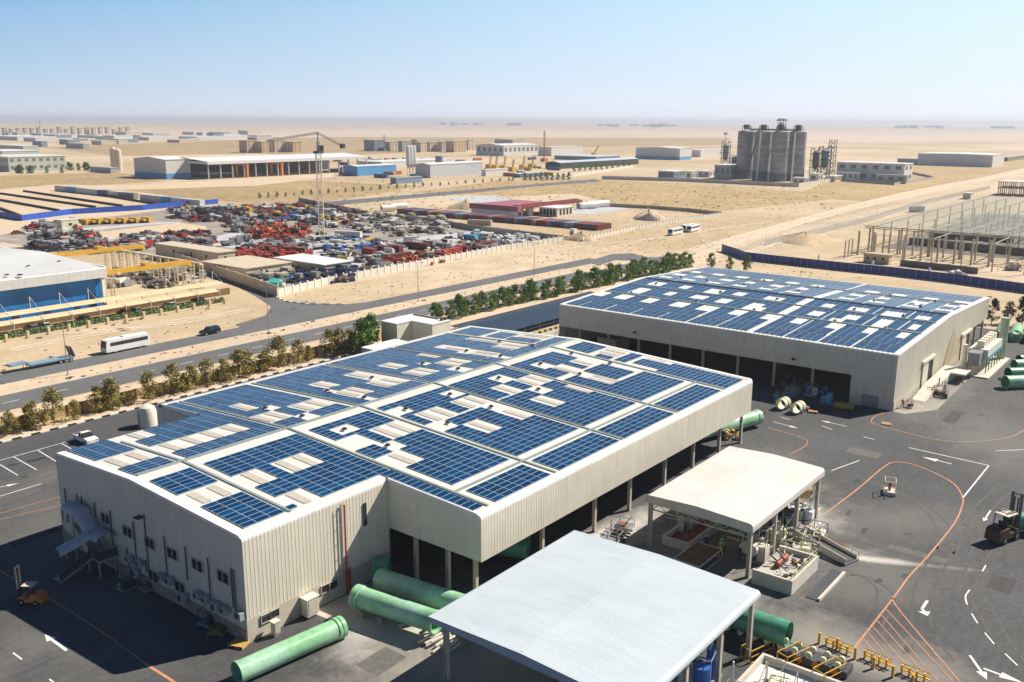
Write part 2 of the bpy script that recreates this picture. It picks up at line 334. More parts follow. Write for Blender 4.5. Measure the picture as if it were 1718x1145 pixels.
# markings
g = MB(); Z1 = .022
def line(px, wd=.15, m=m_mark, z=Z1, k=1): ribbon(g, pr(px, k) if k > 1 else [G(*p) for p in px], wd, m, z)
line([(0,773),(132,736)], .16)
for a, b in (((-40,760),(-5,806)),((0,780),(30,798)),((23,767),(62,789)),((62,755),(98,777)),((102,744),(135,762))): line([a, b], .16)
line([(0,833),(70,812)], .16)
line([(1525,751.5),(1659,781.5)], .2); line([(1659,781.5),(1616,835)], .2)
for a, b in (((1309,700),(1326,705)),((1378,715),(1396,721)),((1448,733),(1467,738)),((1654,949),(1648,959)),((1630,1030),(1640,1046)),((1652,1062),(1668,1081)),((1686,1097),(1707,1117)),((22,1096),(37,1107)),((83,1140),(95,1150)),((1670,757),(1718,755)),((1395,790),(1442,773))): line([a, b], .16)
line([(1627,990),(1620,1000),(1621,1010),(1623,1015)], .16, k=4)
def arrow(tail, head, w=.16, hl=1.5, hw=.8):
    a = G(*tail); b = G(*head); d = (b-a).normalized(); q = Vector((-d.y, d.x, 0)); n = b-d*hl
    ribbon(g, [a, n], w, m_mark, Z1); g.quad([(*(n+q*hw/2).xy, Z1), (*(n-q*hw/2).xy, Z1), (*b.xy, Z1)], m_mark)
arrow((1297,708),(1339,719)); arrow((1421,716),(1377,706)); arrow((112,1092),(75,1065), .3, 1.5, 1.0); arrow((0,818),(32,811)); arrow((1597,779),(1547,767), .22, 2.2, 1.3)
arrow((1662,857),(1650,875), .2, 1.1, .7); arrow((1627,1100),(1656,1141), .25, 1.3, 1); line([(1556,1008),(1547,1022)], .3); arrow((1546,1021),(1556,1034), .3, .9, 1.3); arrow((1650,1122),(1718,1147), .25, 2, 1.1)
struct('white_markings', g)
g = MB(); Z1 = .026
def line(px, wd=.15, m=m_mark2, z=.026, k=1): ribbon(g, pr(px, k) if k > 1 else [G(*p) for p in px], wd, m, z)
line([(1386,861),(1440,820),(1480,786),(1500,776),(1530,779),(1570,795),(1600,812),(1614,832),(1614,850),(1600,880),(1560,930),(1525,968),(1500,1002),(1432,1089)], .2, k=6)
line([(1497,1000),(1503,1016),(1540,1062),(1611,1145)], .14, k=4)
for a, b in (((1486,1022),(1600,1145)),((1478,1031),(1575,1145)),((1470,1040),(1555,1135)),((1463,1050),(1525,1122)),((1455,1060),(1498,1112)),((1448,1071),(1475,1105)),((1439,1083),(1455,1100))): line([a, b], .1)
line([(1288,718),(1340,733),(1355,742),(1346,752),(1326,762)], .14, k=4)
line([(1461,708),(1480,716),(1560,736),(1620,742),(1690,735),(1718,722)], .16, k=5); line([(1461,710),(1470,698),(1520,680)], .14, k=4)
line([(245,1115),(272,1132),(300,1150)], .3); line([(0,958),(100,1015),(170,1060),(245,1115)], .16); line([(0,862),(60,845),(130,828)], .12); line([(0,872),(60,858),(130,842)], .12)
struct('orange_markings', g)
g = MB()
for x in range(-30, 250, 9): g.b2(x, x+3, 170.8, 170.98, .022, .026, m_mark)
struct('lane_dashes', g)
g = MB()
for a, b in (((445,497),(475,508)),((475,508),(555,514)),): pass
P0 = pr([(462,498),(480,506),(520,511),(580,511)])
for i in range(0, len(P0)-1, 1): ribbon(g, [P0[i], P0[i+1]], .5, m_white if i % 2 else m_vent, .2)
struct('kerb_stones', g)

# ================================================================ ribbed sheets
def ribs(a, b, pitch, d, off=0):
    out = []; n = int(round(abs(b-a)/pitch)); p = (b-a)/n
    for i in range(n):
        for t, h in ((0, 0), (.62, 0), (.70, d), (.92, d)): out.append((a+p*(i+t), h))
    out.append((b, 0)); return out
def ribsheet(mb, prof, a, b, m, pitch=.6, d=.05, axis='x'):
    "prof: (h, z) points; sheet runs along axis from a to b; ribs stand out along the profile normal"
    n = len(prof); N = []
    for i in range(n):
        p = Vector(prof[max(i-1, 0)]); q = Vector(prof[min(i+1, n-1)]); t = (q-p).normalized(); N.append(Vector((-t.y, t.x)))
    R = ribs(a, b, pitch, d); i0 = len(mb.v); k = mb.mi(m)
    for s, h in R:
        for (hh, z), nn in zip(prof, N):
            H_, Z_ = hh+nn.x*h, z+nn.y*h
            mb.v.append((s, H_, Z_) if axis == 'x' else (H_, s, Z_))
    for i in range(len(R)-1):
        for j in range(n-1):
            q = i0+i*n+j; mb.f.append((q, q+n, q+n+1, q+1)); mb.m.append(k)
def ribwall(mb, fixed, a, b, zb, zt, m, axis='y', pitch=.6, d=.05, out=-1):
    "vertical ribbed wall at x=fixed (axis y) or y=fixed (axis x); zb, zt may be functions"
    R = ribs(a, b, pitch, d); i0 = len(mb.v); k = mb.mi(m)
    fb = zb if callable(zb) else (lambda s: zb); ft = zt if callable(zt) else (lambda s: zt)
    for s, h in R:
        f = fixed+out*h
        for z in (fb(s), ft(s)): mb.v.append((f, s, z) if axis == 'y' else (s, f, z))
    for i in range(len(R)-1): q = i0+2*i; mb.f.append((q, q+2, q+3, q+1)); mb.m.append(k)
def solar_arrays(parent, rects, zf, swap=False, pu=1.65, pv=.9):
    "rects (u0,u1,v0,v1); touching rects are one array; zf(x,y) roof height"
    n = len(rects); par = list(range(n))
    def fd(i):
        while par[i] != i: i = par[i]
        return i
    for i in range(n):
        for j in range(i):
            a, b = rects[i], rects[j]
            if min(a[1], b[1])-max(a[0], b[0]) > -.25 and min(a[3], b[3])-max(a[2], b[2]) > -.25 and (min(a[1], b[1])-max(a[0], b[0]) > .3 or min(a[3], b[3])-max(a[2], b[2]) > .3): par[fd(i)] = fd(j)
    G_ = {}
    for i in range(n): G_.setdefault(fd(i), []).append(rects[i])
    for grp in G_.values():
        mb = MB()
        for x0, x1, y0, y1 in grp:
            a, b = (pv, pu) if swap else (pu, pv)
            nx = max(1, round((x1-x0)/a)); ny = max(1, round((y1-y0)/b)); dx = (x1-x0)/nx; dy = (y1-y0)/ny
            for i in range(nx):
                for j in range(ny):
                    X0, X1, Y0, Y1 = x0+i*dx+.015, x0+(i+1)*dx-.015, y0+j*dy+.015, y0+(j+1)*dy-.015
                    h = .12; c = [(X0, Y0), (X1, Y0), (X1, Y1), (X0, Y1)]
                    j0, j1 = random.gauss(0, .007), random.gauss(0, .007); cx_, cy_ = (X0+X1)/2, (Y0+Y1)/2; zt_ = lambda x, y: zf(x, y)+h+j0*(x-cx_)+j1*(y-cy_); tp = [(x, y, zt_(x, y)) for x, y in c]; bt = [(x, y, zf(x, y)+h-.05) for x, y in c]
                    k = len(mb.v); mb.v += tp+bt; ka = mb.mi(m_alu)
                    for f in ((0,1,2,3),(4,5,1,0),(5,6,2,1),(6,7,3,2),(7,4,0,3)): mb.f.append(tuple(k+q for q in f)); mb.m.append(ka)
                    e = .035; c = [(X0+e, Y0+e), (X1-e, Y0+e), (X1-e, Y1-e), (X0+e, Y1-e)]
                    mb.quad([(x, y, zt_(x, y)+.004) for x, y in c], random.choice(m_pv))
        mb.build('solar_array', parent)
def eave_arc(y, z, r, s, k=6):
    "rounded eave: from the wall face at y up and over; s=+1 when the roof lies towards +y"
    return [(y+s*(r-r*cos(t)), z-r+r*sin(t)) for t in [pi/2*i/k for i in range(k+1)]]
# ================================================================ near warehouse
YR, ZR, SL = 90.3, 12.2, .048
def zn(x, y): return ZR-SL*abs(y-YR)
NW = wthing('warehouse', 'nearest long cream warehouse with a low gable roof covered in blue solar panels', 'warehouse', (91, 87, 0))
XA, XN, XB, Y0, Y1, YF, YL = 48.3, 67.6, 134.0, 57.0, 70.6, 116.5, 106.9
def near_prof(y0, y1, r=.6):
    e = eave_arc(y0, zn(0, y0+r), r, 1); f = [(2*y1-h if False else h, z) for h, z in eave_arc(y1, zn(0, y1-r), r, -1)]
    return e+[(YR, ZR)]+list(reversed(f))
mb = MB(); ribsheet(mb, near_prof(Y1, YL), XA, XN, m_roof, .46, .015); mb.build('roof', NW)
mb = MB(); ribsheet(mb, near_prof(Y0, YF), XN, XB, m_roof, .46, .015); mb.build('roof', NW)
# walls
mb = MB(); ribsheet(mb, [(Y1, 2.5), (Y1, zn(0, Y1+.6)-.6)], XA, XN, m_clad, .46, .017); mb.build('wall', NW)
mb = MB(); ribsheet(mb, [(Y0, 5.35), (Y0, zn(0, Y0+.6)-.6)], XN, XB, m_clad, .46, .017); mb.build('wall', NW)
mb = MB(); ribsheet(mb, [(YL, zn(0, YL-.6)-.6), (YL, 0)], XA, XN, m_clad, .46, .017); mb.build('wall', NW)
mb = MB(); ribsheet(mb, [(YF, zn(0, YF-.6)-.6), (YF, 0)], XN, XB, m_clad, .46, .017); mb.build('wall', NW)
zt = lambda y: zn(0, y)-.03-(0 if y > Y1+1 and y < YL-1 else .35)
def zgable(y, a, b, r=.6):
    d = min(y-a, b-y)
    z = zn(0, y) if d > r else zn(0, a+r if y-a < b-y else b-r)-r+math.sqrt(max(0, r*r-(r-d)**2))
    return z-.02
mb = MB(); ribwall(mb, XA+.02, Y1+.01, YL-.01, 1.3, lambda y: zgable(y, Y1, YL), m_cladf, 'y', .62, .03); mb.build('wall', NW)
mb = MB(); ribwall(mb, XN+.02, Y0+.01, Y1-.01, 5.35, lambda y: zgable(y, Y0, YF), m_clad, 'y', .62, .04); mb.build('wall', NW)
mb = MB(); ribwall(mb, XB-.02, Y0+.01, YF-.01, 5.35, lambda y: zgable(y, Y0, YF), m_clad, 'y', .62, .04, out=1); mb.build('wall', NW)
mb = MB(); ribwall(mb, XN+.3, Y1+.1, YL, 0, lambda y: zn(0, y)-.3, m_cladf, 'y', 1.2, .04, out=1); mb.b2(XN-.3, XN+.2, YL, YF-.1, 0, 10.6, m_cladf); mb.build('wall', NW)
# verge trims follow the slope
def verge(x0, x1, ya, yb, parent, zf=zn, h=.07, r=.6):
    mb = MB(); ys = [ya+r*.2, ya+r*.5, ya+r]+([YR] if ya < YR < yb else [])+[yb-r, yb-r*.5, yb-r*.2]
    for a, b in zip(ys, ys[1:]):
        za, zb = zgable(a, ya, yb, r)+h+.02, zgable(b, ya, yb, r)+h+.02
        for q in ([(x0,a,za),(x1,a,za),(x1,b,zb),(x0,b,zb)], [(x0,a,za-.3),(x0,a,za),(x0,b,zb),(x0,b,zb-.3)], [(x1,a,za-.3),(x1,b,zb-.3),(x1,b,zb),(x1,a,za)]): mb.quad(q, m_trim)
    return mb.build('roof_trim', parent)
verge(XA-.08, XA+.75, Y1, YL, NW); verge(XB-.75, XB+.08, Y0, YF, NW)
mb = MB()
for a, b in ((Y0+.15, Y0+.6), (Y0+.6, Y1-.02)):
    za, zb = zgable(a, Y0, YF)+.09, zgable(b, Y0, YF)+.09; mb.quad([(XN-.08,a,za),(XN+.5,a,za),(XN+.5,b,zb),(XN-.08,b,zb)], m_trim); mb.quad([(XN-.08,a,za-.3),(XN-.08,a,za),(XN-.08,b,zb),(XN-.08,b,zb-.3)], m_trim)
mb.build('roof_trim', NW)
mb = MB()
for a, b in ((YL+.01, YF-1),):
    za, zb = zn(0, a)+.09, zn(0, b)+.09; mb.quad([(XN-.08,a,za),(XN+.5,a,za),(XN+.5,b,zb),(XN-.08,b,zb)], m_trim); mb.quad([(XN-.08,a,za-3),(XN-.08,a,za),(XN-.08,b,zb),(XN-.08,b,zb-3)], m_trim)
mb.build('roof_trim', NW)
# plinths
mb = MB(); mb.b2(XA-.05, XN, Y1-.02, Y1+.25, 0, 2.5, m_plinth); mb.build('plinth', NW)
mb = MB(); mb.b2(XA-.08, XA+.2, Y1+.26, YL, 0, 1.3, m_plinthp); mb.build('plinth', NW)
# downpipes / thin dark drop pipes on the end wall, surveyed
def onX(px, py, X):
    d = rt*((px-859)/CF)-up*((py-572.5)/CF)+fw; t = X/d.x; return Vector((X, d.y*t, CH+d.z*t))
def onY(px, py, Y):
    d = rt*((px-859)/CF)-up*((py-572.5)/CF)+fw; t = Y/d.y; return Vector((d.x*t, Y, CH+d.z*t))
for a, b in (((108,820),(114,878)),((128,829),(131,848)),((136,833),(137,845)),((158,843),(163,880)),((184,857),(193,920)),((223,875),(231,938)),((241,864),(249,962)),((212,919),(214,935)),((275,900),(284,965)),((310,917),(318,975)),((348,936),(354,1000)),((387,954),(396,1022)),((391,956),(399,1028)),((244,940),(246,960))):
    pa, pb = onX(*a, XA-.12), onX(*b, XA-.12); MB().tube((XA-.13, pa.y, pa.z), (XA-.13, pa.y, max(pb.z, .3)), .07, m_dgrey, 6).build('downpipe', NW)
def window(parent, c, ax, wd, ht, n=2, deep=.12):
    "ax 'y': in a wall facing -x; 'x': in a wall facing -y"
    mb = MB(); x, y, z = c; f = .07
    def bx(u0, u1, v0, v1, d0, d1, m, B):
        if ax == 'y': B.b2(x-d1, x-d0, y+u0, y+u1, z+v0, z+v1, m)
        else: B.b2(x+u0, x+u1, y-d1, y-d0, z+v0, z+v1, m)
    for v in (-ht/2, ht/2-f): bx(-wd/2, wd/2, v, v+f, 0, deep, m_frame, mb)
    for i in range(n+1):
        u = -wd/2+(wd-f)*i/n; bx(u, u+f, -ht/2+f, ht/2-f, 0, deep, m_frame, mb)
    o = mb.build('window', parent); gl = MB(); bx(-wd/2+.02, wd/2-.02, -ht/2+.02, ht/2-.02, .01, .05, m_glass, gl)
    q = gl.build('pane', o); return o
for px, py in ((178,870),(215,892),(252,911),(290,929),(332,948),(375,968),(258,966),(303,985)):
    p = onX(px, py, XA); window(NW, (XA-.02, p.y, p.z), 'y', 1.9, 1.25)
for px, py in ((444.5,1031),(459.5,1023),(514.5,995),(544.5,982),(558.5,973)):
    p = onY(px, py, Y1); window(NW, (p.x, Y1-.04, 1.85), 'x', 1.15, .95, 1)
p = onY(611.5, 863, Y1); MB().b2(p.x-.25, p.x+.25, Y1-.12, Y1-.03, p.z-1.3, p.z+1.3, m_dark).build('louvre', NW)
# wall mounted air conditioner boxes along the foot of the end wall
for px, py, s in ((216,938,.9),(222,950,1.),(233,945,.9),(226,962,1.2),(270,968,.9),(283,975,1.0),(305,1003,1.3),(331,999,.9),(344,1006,.9),(361,1018,1.2),(376,1024,.9),(401,1033,1.0)):
    p = onX(px, py, XA-.5); mb = MB(); mb.b2(XA-.75, XA-.25, p.y-.5*s, p.y+.5*s, p.z-.4*s, p.z+.4*s, M('ac_white', (.36,.38,.38), .6, var=.08))
    mb.tube((XA-.75, p.y+.1, p.z), (XA-.79, p.y+.1, p.z), .3*s, m_dgrey, 12); mb.b2(XA-.25, XA-.1, p.y-.3*s, p.y+.3*s, p.z-.45*s, p.z-.4*s, m_dgrey); mb.build('air_conditioner', NW)
# floodlights under the eaves
def flood(parent, c, d):
    mb = MB(); mb.box(c, (.5, .5, .35), m_dgrey); mb.box((c[0]+d[0]*.3, c[1]+d[1]*.3, c[2]+.1), (.5, .5, .1), m_vent); mb.build('floodlight', parent)
p = onX(234, 868, XA-.3); flood(NW, (XA-.4, p.y, p.z), (-1, 0))
# red fire riser and cable ladder on the long wall
pt = onY(577, 847, Y1-.15); pb = onY(587, 985, Y1-.15)
mb = MB(); mb.tube((pt.x, Y1-.2, pt.z), (pt.x, Y1-.2, .2), .09, m_red, 8); mb.tube((pt.x, Y1-.2, pt.z), (pt.x-.5, Y1-.2, pt.z+.1), .08, m_red, 8); mb.tube((pt.x+.3, Y1-.3, 3), (pt.x+.3, Y1-.3, .2), .14, m_red, 8); mb.build('fire_riser', NW)
mb = MB(); x = pt.x-1.0
for q in (0, .5): mb.tube((x+q, Y1-.22, pt.z), (x+q, Y1-.22, 2.4), .035, m_grey, 6)
for i in range(5): mb.tube((x, Y1-.22, 3+i*1.7), (x+.5, Y1-.22, 3.2+i*1.7), .03, m_grey, 6)
mb.build('cable_ladder', NW)
# electrical kiosks at the wall foot
for (px, py), s in (((497,1010),(1.5,1.1,1.9)),((463,1055),(.7,.6,1.3))):
    p = G(px, py+12); o = MB(); o.box((0,0,s[2]/2+.3), s, m_clad); o.box((0,-s[1]/2-.02,s[2]/2+.3), (s[0]*.8,.03,s[2]*.8), m_plinth); o.box((0,0,.15), (s[0]*.7,s[1]*.7,.3), m_conc); o.box((0,0,s[2]+.34), (s[0]+.15,s[1]+.15,.07), m_clad)
    b = o.build('electrical_cabinet', loc=(p.x, min(p.y, Y1-s[1]/2-.1), 0)); tag(b, 'large cream electrical kiosk standing by the long wall windows' if s[0] > 1 else 'small cream electrical box near the end of the light green pipe', 'electrical cabinet')
# columns: under the long fascia, under the return, in the far gable
def column(parent, x, y, h, s=.34, m=m_col):
    mb = MB(); mb.b2(x-s/2, x+s/2, y-s/2, y-s/2+.04, 0, h, m); mb.b2(x-s/2, x+s/2, y+s/2-.04, y+s/2, 0, h, m); mb.b2(x-.03, x+.03, y-s/2+.04, y+s/2-.04, 0, h, m)
    mb.b2(x-s*.8, x+s*.8, y-s*.8, y+s*.8, 0, .06, m_grey); return mb.build('column', parent)
for x in (68.1, 79.9, 90.9, 99.3, 108.6, 117.0, 125.6, 133.4): column(NW, x, 58.2, 8, .42)
for y in (62.2, 67.0): column(NW, 68.2, y, 8, .42)
for y in (66, 75, 84, 93, 102, 110): column(NW, 133.4, y, 8, .42)
for x in (90.9, 108.6, 125.6):
    for y in (75, 95): column(NW, x, y, 10.3, .42)
# dark interior: crane beam, dark back partition added to darken the bays
mb = MB(); mb.b2(68.4, 133, 58.6, 59.1, 5.4, 6.1, m_grey); mb.b2(68.5, 133.2, 104, 104.3, 0, 10.5, m_dgrey); mb.build('crane_beam_and_dark_backing', NW)
# skylight sheets and roof vents
near_holes = [(61.1,66,79,83),(56.2,59.2,79,83),(56.2,59.2,71.9,75.3),(76.5,81.2,78.5,83),(71.3,74.4,71.5,75.4),(84.6,89.3,79,83),(91.7,96.3,79.2,83),(86.3,89.3,71.5,75.8),(93.2,96.2,71.5,75.6),
 (106.1,110.7,79,83),(100.6,103.6,79,83),(100.6,103.6,71.6,75.8),(109,110.8,71.5,76),(115.7,117.6,78,83),(121,123.5,79.3,83),(115,118.3,71.5,76),(129,133,79,83),(129,133,71.5,75),(49.5,54.4,79.3,82.7),(49.3,54.4,94.8,99),
 (56,58.9,102.8,106.2),(56,67.3,94.7,98.8),(71.9,74.1,101.9,106.2),(70,74,94.8,99),(76.3,81,94.7,99),(85.9,88.8,102,106.2),(92.8,95.7,102.1,106.2),(84.7,88.8,94.8,99.3),(91.2,95.7,94.8,99.3),
 (100.1,103.2,101.8,106.2),(109,110.8,101.8,106),(98.7,103.1,95.1,99.4),(106.1,110.4,95.1,99.4),(115.3,118.2,102,106.2),(123.5,126,100,108),(114.2,117.8,94.7,99.5),(120.7,125.2,94.7,99.5),(129.5,133.5,95.5,101)]
for x0, x1, y0, y1 in near_holes:
    n = 1 if x1-x0 < 3.2 else (2 if x1-x0 < 6 else 4)
    for i in range(n):
        c = x0+(x1-x0)*(i+.5)/n-.1
        for k in (0,):
            ya, yb = y0+.1, y1-.1; a, b = c-.5, c+.5
            MB().quad([(a,ya,zn(0,ya)+.065),(b,ya,zn(0,ya)+.065),(b,yb,zn(0,yb)+.065),(a,yb,zn(0,yb)+.065)], m_sky).build('skylight_sheet', NW)
def roofpt(px, py, zf, it=6):
    z = 11.5
    for _ in range(it): p = G(px, py, z); z = zf(p.x, p.y)
    return p.x, p.y, z
def C(i, u, v):
    x0, y0, w = [(90,660,300),(380,620,300),(640,540,300),(920,540,350),(640,680,300),(330,740,330)][i-1]; k = w/1718; return x0+u*k, y0+v*k
def vent(parent, x, y, z, s=1):
    mb = MB(); mb.box((x, y, z+.08), (.7*s, .7*s, .2), m_trim); mb.tube((x, y, z+.1), (x, y, z+.26), .16*s, m_grey, 8); mb.lathe((x, y, z+.2), (x, y, z+1), [(0,.18*s),(.03,.34*s),(.15,.32*s),(.25,.14*s),(.26,0)], m_vent, 10); mb.build('roof_vent', parent)
for i, u, v in ((2,1135,590),(2,1550,745),(3,235,850),(3,660,710),(3,640,985),(3,1055,830),(3,1130,550),(3,1510,660),(3,1530,415),(4,260,440),(4,195,268),(4,510,350),(2,375,385),(2,730,462),(2,970,215),(2,1325,283),(2,1400,90),(3,400,410),(3,740,462),(3,820,290),(3,1150,338),(3,1140,198),(3,1460,240)):
    vent(NW, *roofpt(*C(i, u, v), zn))
# cable trays between the bays
mb = MB()
def tray(x0, y0, x1, y1, w=.32, h=.15):
    ys = sorted({y0, y1} | ({YR} if min(y0,y1) < YR < max(y0,y1) else set()))
    if abs(x1-x0) < .01:
        for a, b in zip(ys, ys[1:]):
            mb.quad([(x0-w/2,a,zn(0,a)+h),(x0+w/2,a,zn(0,a)+h),(x0+w/2,b,zn(0,b)+h),(x0-w/2,b,zn(0,b)+h)], m_tray)
            for s in (-w/2, w/2): mb.quad([(x0+s,a,zn(0,a)+.05),(x0+s,a,zn(0,a)+h),(x0+s,b,zn(0,b)+h),(x0+s,b,zn(0,b)+.05)], m_tray)
    else: mb.b2(x0, x1, y0-w/2, y0+w/2, zn(0,y0)+.05, zn(0,y0)+h, m_tray)
for x in (54.95, 69.85, 82.05, 96.7, 111.2, 126.0): tray(x, Y1+1 if x < 60 else 57.9, x, 103.8 if x < 60 else 114.6)
tray(69.9, 62.75, 126, 62.75); tray(49.4, 90.75, 133, 90.75, .5)
mb.build('cable_tray', NW)
R1 = [(49.4,54.35,99.4,106.3),(49.3,54.3,91.1,94.5),(49.45,54.4,83,88.3),(49.5,54.45,71.9,79.0),(54.55,56.2,71.9,72.8),
 (56.1,69.3,83.05,88.3),(59.4,61.05,79,83.05),(66,69.3,79,83.05),(56.1,69.3,75.4,79),(59.4,69.3,71.9,75.4),(67.75,69.4,58.2,71.9),
 (71.2,72.9,83.1,88.3),(72.9,76.2,86.6,88.3),(72.9,76.2,83.1,83.9),(76.2,81.3,83.1,88.3),(74.6,76.25,78.4,83.1),(70.5,73.5,75.6,79),(76.2,81.3,75.7,78.4),(74.6,81.3,71.3,75.7),(71.2,81.3,64.1,71.3),(71.1,81.1,57.9,62.1),
 (82.9,85.9,86.7,88.3),(85.9,93.3,83.1,88.3),(93.3,96.4,86.6,88.3),(82.9,85.9,83.1,83.9),(93.3,96.4,83.1,83.8),(82.8,84.4,79.2,83.1),(89.4,91.6,79.1,83.1),(85.9,93.2,75.9,78.6),(82.8,86.1,71.4,75.9),(89.4,93.1,71.4,75.9),(82.8,95.9,64.1,71.4),(82.9,95.9,57.9,62.1),
 (97.3,103.9,83.1,88.3),(107.2,110.5,83.1,88.3),(103.9,107.2,86.5,88.3),(97.3,100.5,79.1,83.1),(103.7,106,79.1,83.1),(97.3,103.9,75.9,78.7),(107,110.5,75.9,78.7),(97.3,100.5,71.4,75.9),(103.7,108.9,71.4,75.9),(97.3,110.4,64.1,71.4),(97.1,110.2,57.9,62.1),
 (111.9,114.3,83.1,88.3),(114.3,117.5,86.3,88.3),(117.5,123.6,83.1,88.3),(119,120.6,79,83.1),(111.9,115.6,79.2,83.1),(111.9,115,71.4,77.8),(118.1,123.6,72.2,78.4),(111.9,124.9,64.1,71.4),(111.8,124.8,57.9,62.1),
 (127.4,133.0,83.5,88.3),(126.8,128.5,79.1,82),(127.2,132.8,76.2,78.4),(127.9,131.3,70.2,75.3),(126.4,132.5,57.9,70.2)]
R2 = [(56,59.2,98.9,102.5),(59.2,69.2,98.9,106.2),(56,67.4,91.2,94.5),(67.4,69.2,91.2,98.9),(67.6,69.2,106.2,114.6),
 (70.3,81,106.4,114.6),(70.3,71.9,101.7,106.4),(74.2,81,101.7,106.4),(70.3,73.9,99.2,101.7),(75.9,81,99.2,101.7),(74.2,76.2,94.5,99.2),(70.3,73.5,91.2,94.3),(76.1,81,91.2,94.3),
 (82.6,95.9,106.4,114.5),(82.6,85.8,101.8,106.4),(88.9,92.7,101.8,106.4),(82.6,85,99.5,101.8),(86.2,92.6,99.5,101.8),(82.6,84.5,94.6,99.5),(88.9,91,94.6,99.5),(82.6,84.6,91.2,94.6),(86.3,95.9,91.2,94.5),
 (97.3,110.6,106.4,114.5),(97.3,100,101.7,106.4),(103.3,108.9,101.7,106.4),(97.3,104.4,99.6,101.7),(106.5,110.6,99.6,101.7),(97.3,98.6,95,99.6),(103.2,106,95,99.6),(97.3,103.9,91.2,94.8),(107,110.6,91.2,94.8),
 (111.9,125.3,108.2,114.3),(111.9,115.2,101.9,108.2),(118.3,123.4,101.9,108.2),(111.9,114,99.6,101.9),(118,123.3,99.6,101.9),(111.9,114,94.6,99.6),(118,120.5,94.6,99.6),(111.9,114.5,91.2,94.4),(116.6,125.3,91.2,94.4),
 (127.2,132.9,107.6,114.3),(127.5,132,102,106.3),(127.2,129.4,95,101.5),(126.8,132.8,91.5,94.4)]
solar_arrays(NW, R1+R2, zn)
# covered escape stair on the end wall
ST = wthing('covered_staircase', 'grey covered outdoor staircase climbing the shaded end wall of the nearest warehouse', 'staircase', (46, 101, 0))
m_can = M('stair_canopy', (.40,.41,.43), .5, var=.1)
def barrel(mb, a, b, wd, m, drop=.7, n=8):
    a = Vector(a); b = Vector(b); d = (b-a); h = Vector((d.x, d.y, 0)).normalized(); q = Vector((-h.y, h.x, 0))
    pts = [(wd/2*cos(pi*i/n), drop*sin(pi*i/n)) for i in range(n+1)]
    for i in range(n):
        (u0, z0), (u1, z1) = pts[i], pts[i+1]
        mb.quad([a+q*u0+Vector((0,0,z0)), b+q*u0+Vector((0,0,z0)), b+q*u1+Vector((0,0,z1)), a+q*u1+Vector((0,0,z1))], m)
xs = XA-1.2
mb = MB(); barrel(mb, (xs, 102.2, 6.2), (xs, 99.4, 6.2), 2.1, m_can); barrel(mb, (xs, 99.4, 6.2), (xs, 96.8, 4.4), 2.1, m_can); barrel(mb, (xs, 96.8, 4.4), (xs, 94.3, 4.4), 2.3, m_can); barrel(mb, (xs-.9, 96.6, 4.4), (xs-4.2, 97.2, 3.3), 1.9, m_can); mb.build('canopy', ST)
mb = MB(); mb.b2(xs-1, xs+1.1, 99.4, 102.2, 3.9, 4.05, m_conc)
for i in range(10): mb.b2(xs-1, xs+1, 99.1-i*.26, 99.4-i*.26, 3.75-i*.17, 3.87-i*.17, m_conc)
mb.b2(xs-1.1, xs+1.1, 94.3, 96.9, 2.05, 2.2, m_col)
for i in range(9): mb.box((xs-1.3-i*.38, 96.7+i*.07, 1.9-i*.2), (.4, 1.7, .1), m_conc)
mb.build('stair_flight', ST)
mb = MB(); m_rail = M('rail_cream', (.34,.32,.26), .6)
mb.b2(xs-1.12, xs+1.1, 94.25, 94.3, 2.2, 3.3, m_dgrey); mb.b2(xs-1.12, xs-1.06, 94.31, 95.7, 2.2, 3.3, m_dgrey); mb.b2(xs-1.2, xs+1.1, 94.18, 94.24, 3.3, 3.4, m_rail); mb.b2(xs-1.2, xs+1.1, 94.1, 94.24, 2.0, 2.2, m_rail)
for i in range(9): mb.box((xs-1.4-i*.38, 95.75+i*.07, 2.65-i*.2), (.38, .05, .9), m_dgrey); mb.box((xs-1.4-i*.38, 95.68+i*.07, 1.95-i*.2), (.4, .08, .16), m_rail)
for i in range(8): mb.box((xs-1.03, 99.1-i*.32, 4.3-i*.22), (.05, .34, 1.0), m_plinth)
mb.build('railing', ST); MB().b2(xs-1.05, xs-1.0, 99.4, 102.2, 4.0, 5.0, m_plinth).build('landing_panel', ST)
for x, y, h in ((xs-1, 94.5, 2.0), (xs-1, 96.8, 2.0), (xs+.9, 94.5, 2.0), (xs-1, 99.5, 6.2), (xs-1, 102, 6.2)): MB().tube((x, y, 0), (x, y, h), .12, m_rail, 8).build('post', ST)
# ================================================================ far warehouse
XR2, ZR2, SL2 = 202.5, 11.7, .040
def zf2(x, y): return ZR2-SL2*abs(x-XR2)
FW = wthing('warehouse', 'second cream warehouse beyond with a wide solar covered roof and dark open bays', 'warehouse', (200, 80, 0))
FX0, FX1, FY0, FY1 = 166.3, 238.0, 44.2, 117.2
e = eave_arc(FX0, zf2(FX0+.4, 0), .4, 1); f = eave_arc(FX1, zf2(FX1-.4, 0), .4, -1)
mb = MB(); ribsheet(mb, e+[(XR2, ZR2)]+list(reversed(f)), FY0, FY1, m_roof, .9, .045, 'y'); mb.build('roof', FW)
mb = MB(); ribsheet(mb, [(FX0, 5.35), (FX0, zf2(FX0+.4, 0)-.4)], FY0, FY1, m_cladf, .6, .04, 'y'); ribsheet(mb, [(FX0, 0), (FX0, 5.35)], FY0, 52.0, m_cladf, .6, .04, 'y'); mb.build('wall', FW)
def zg2(x, r=.4):
    d = min(x-FX0, FX1-x); return (zf2(x, 0) if d > r else zf2(FX0+r, 0)-r+math.sqrt(max(0, r*r-(r-d)**2)))-.02
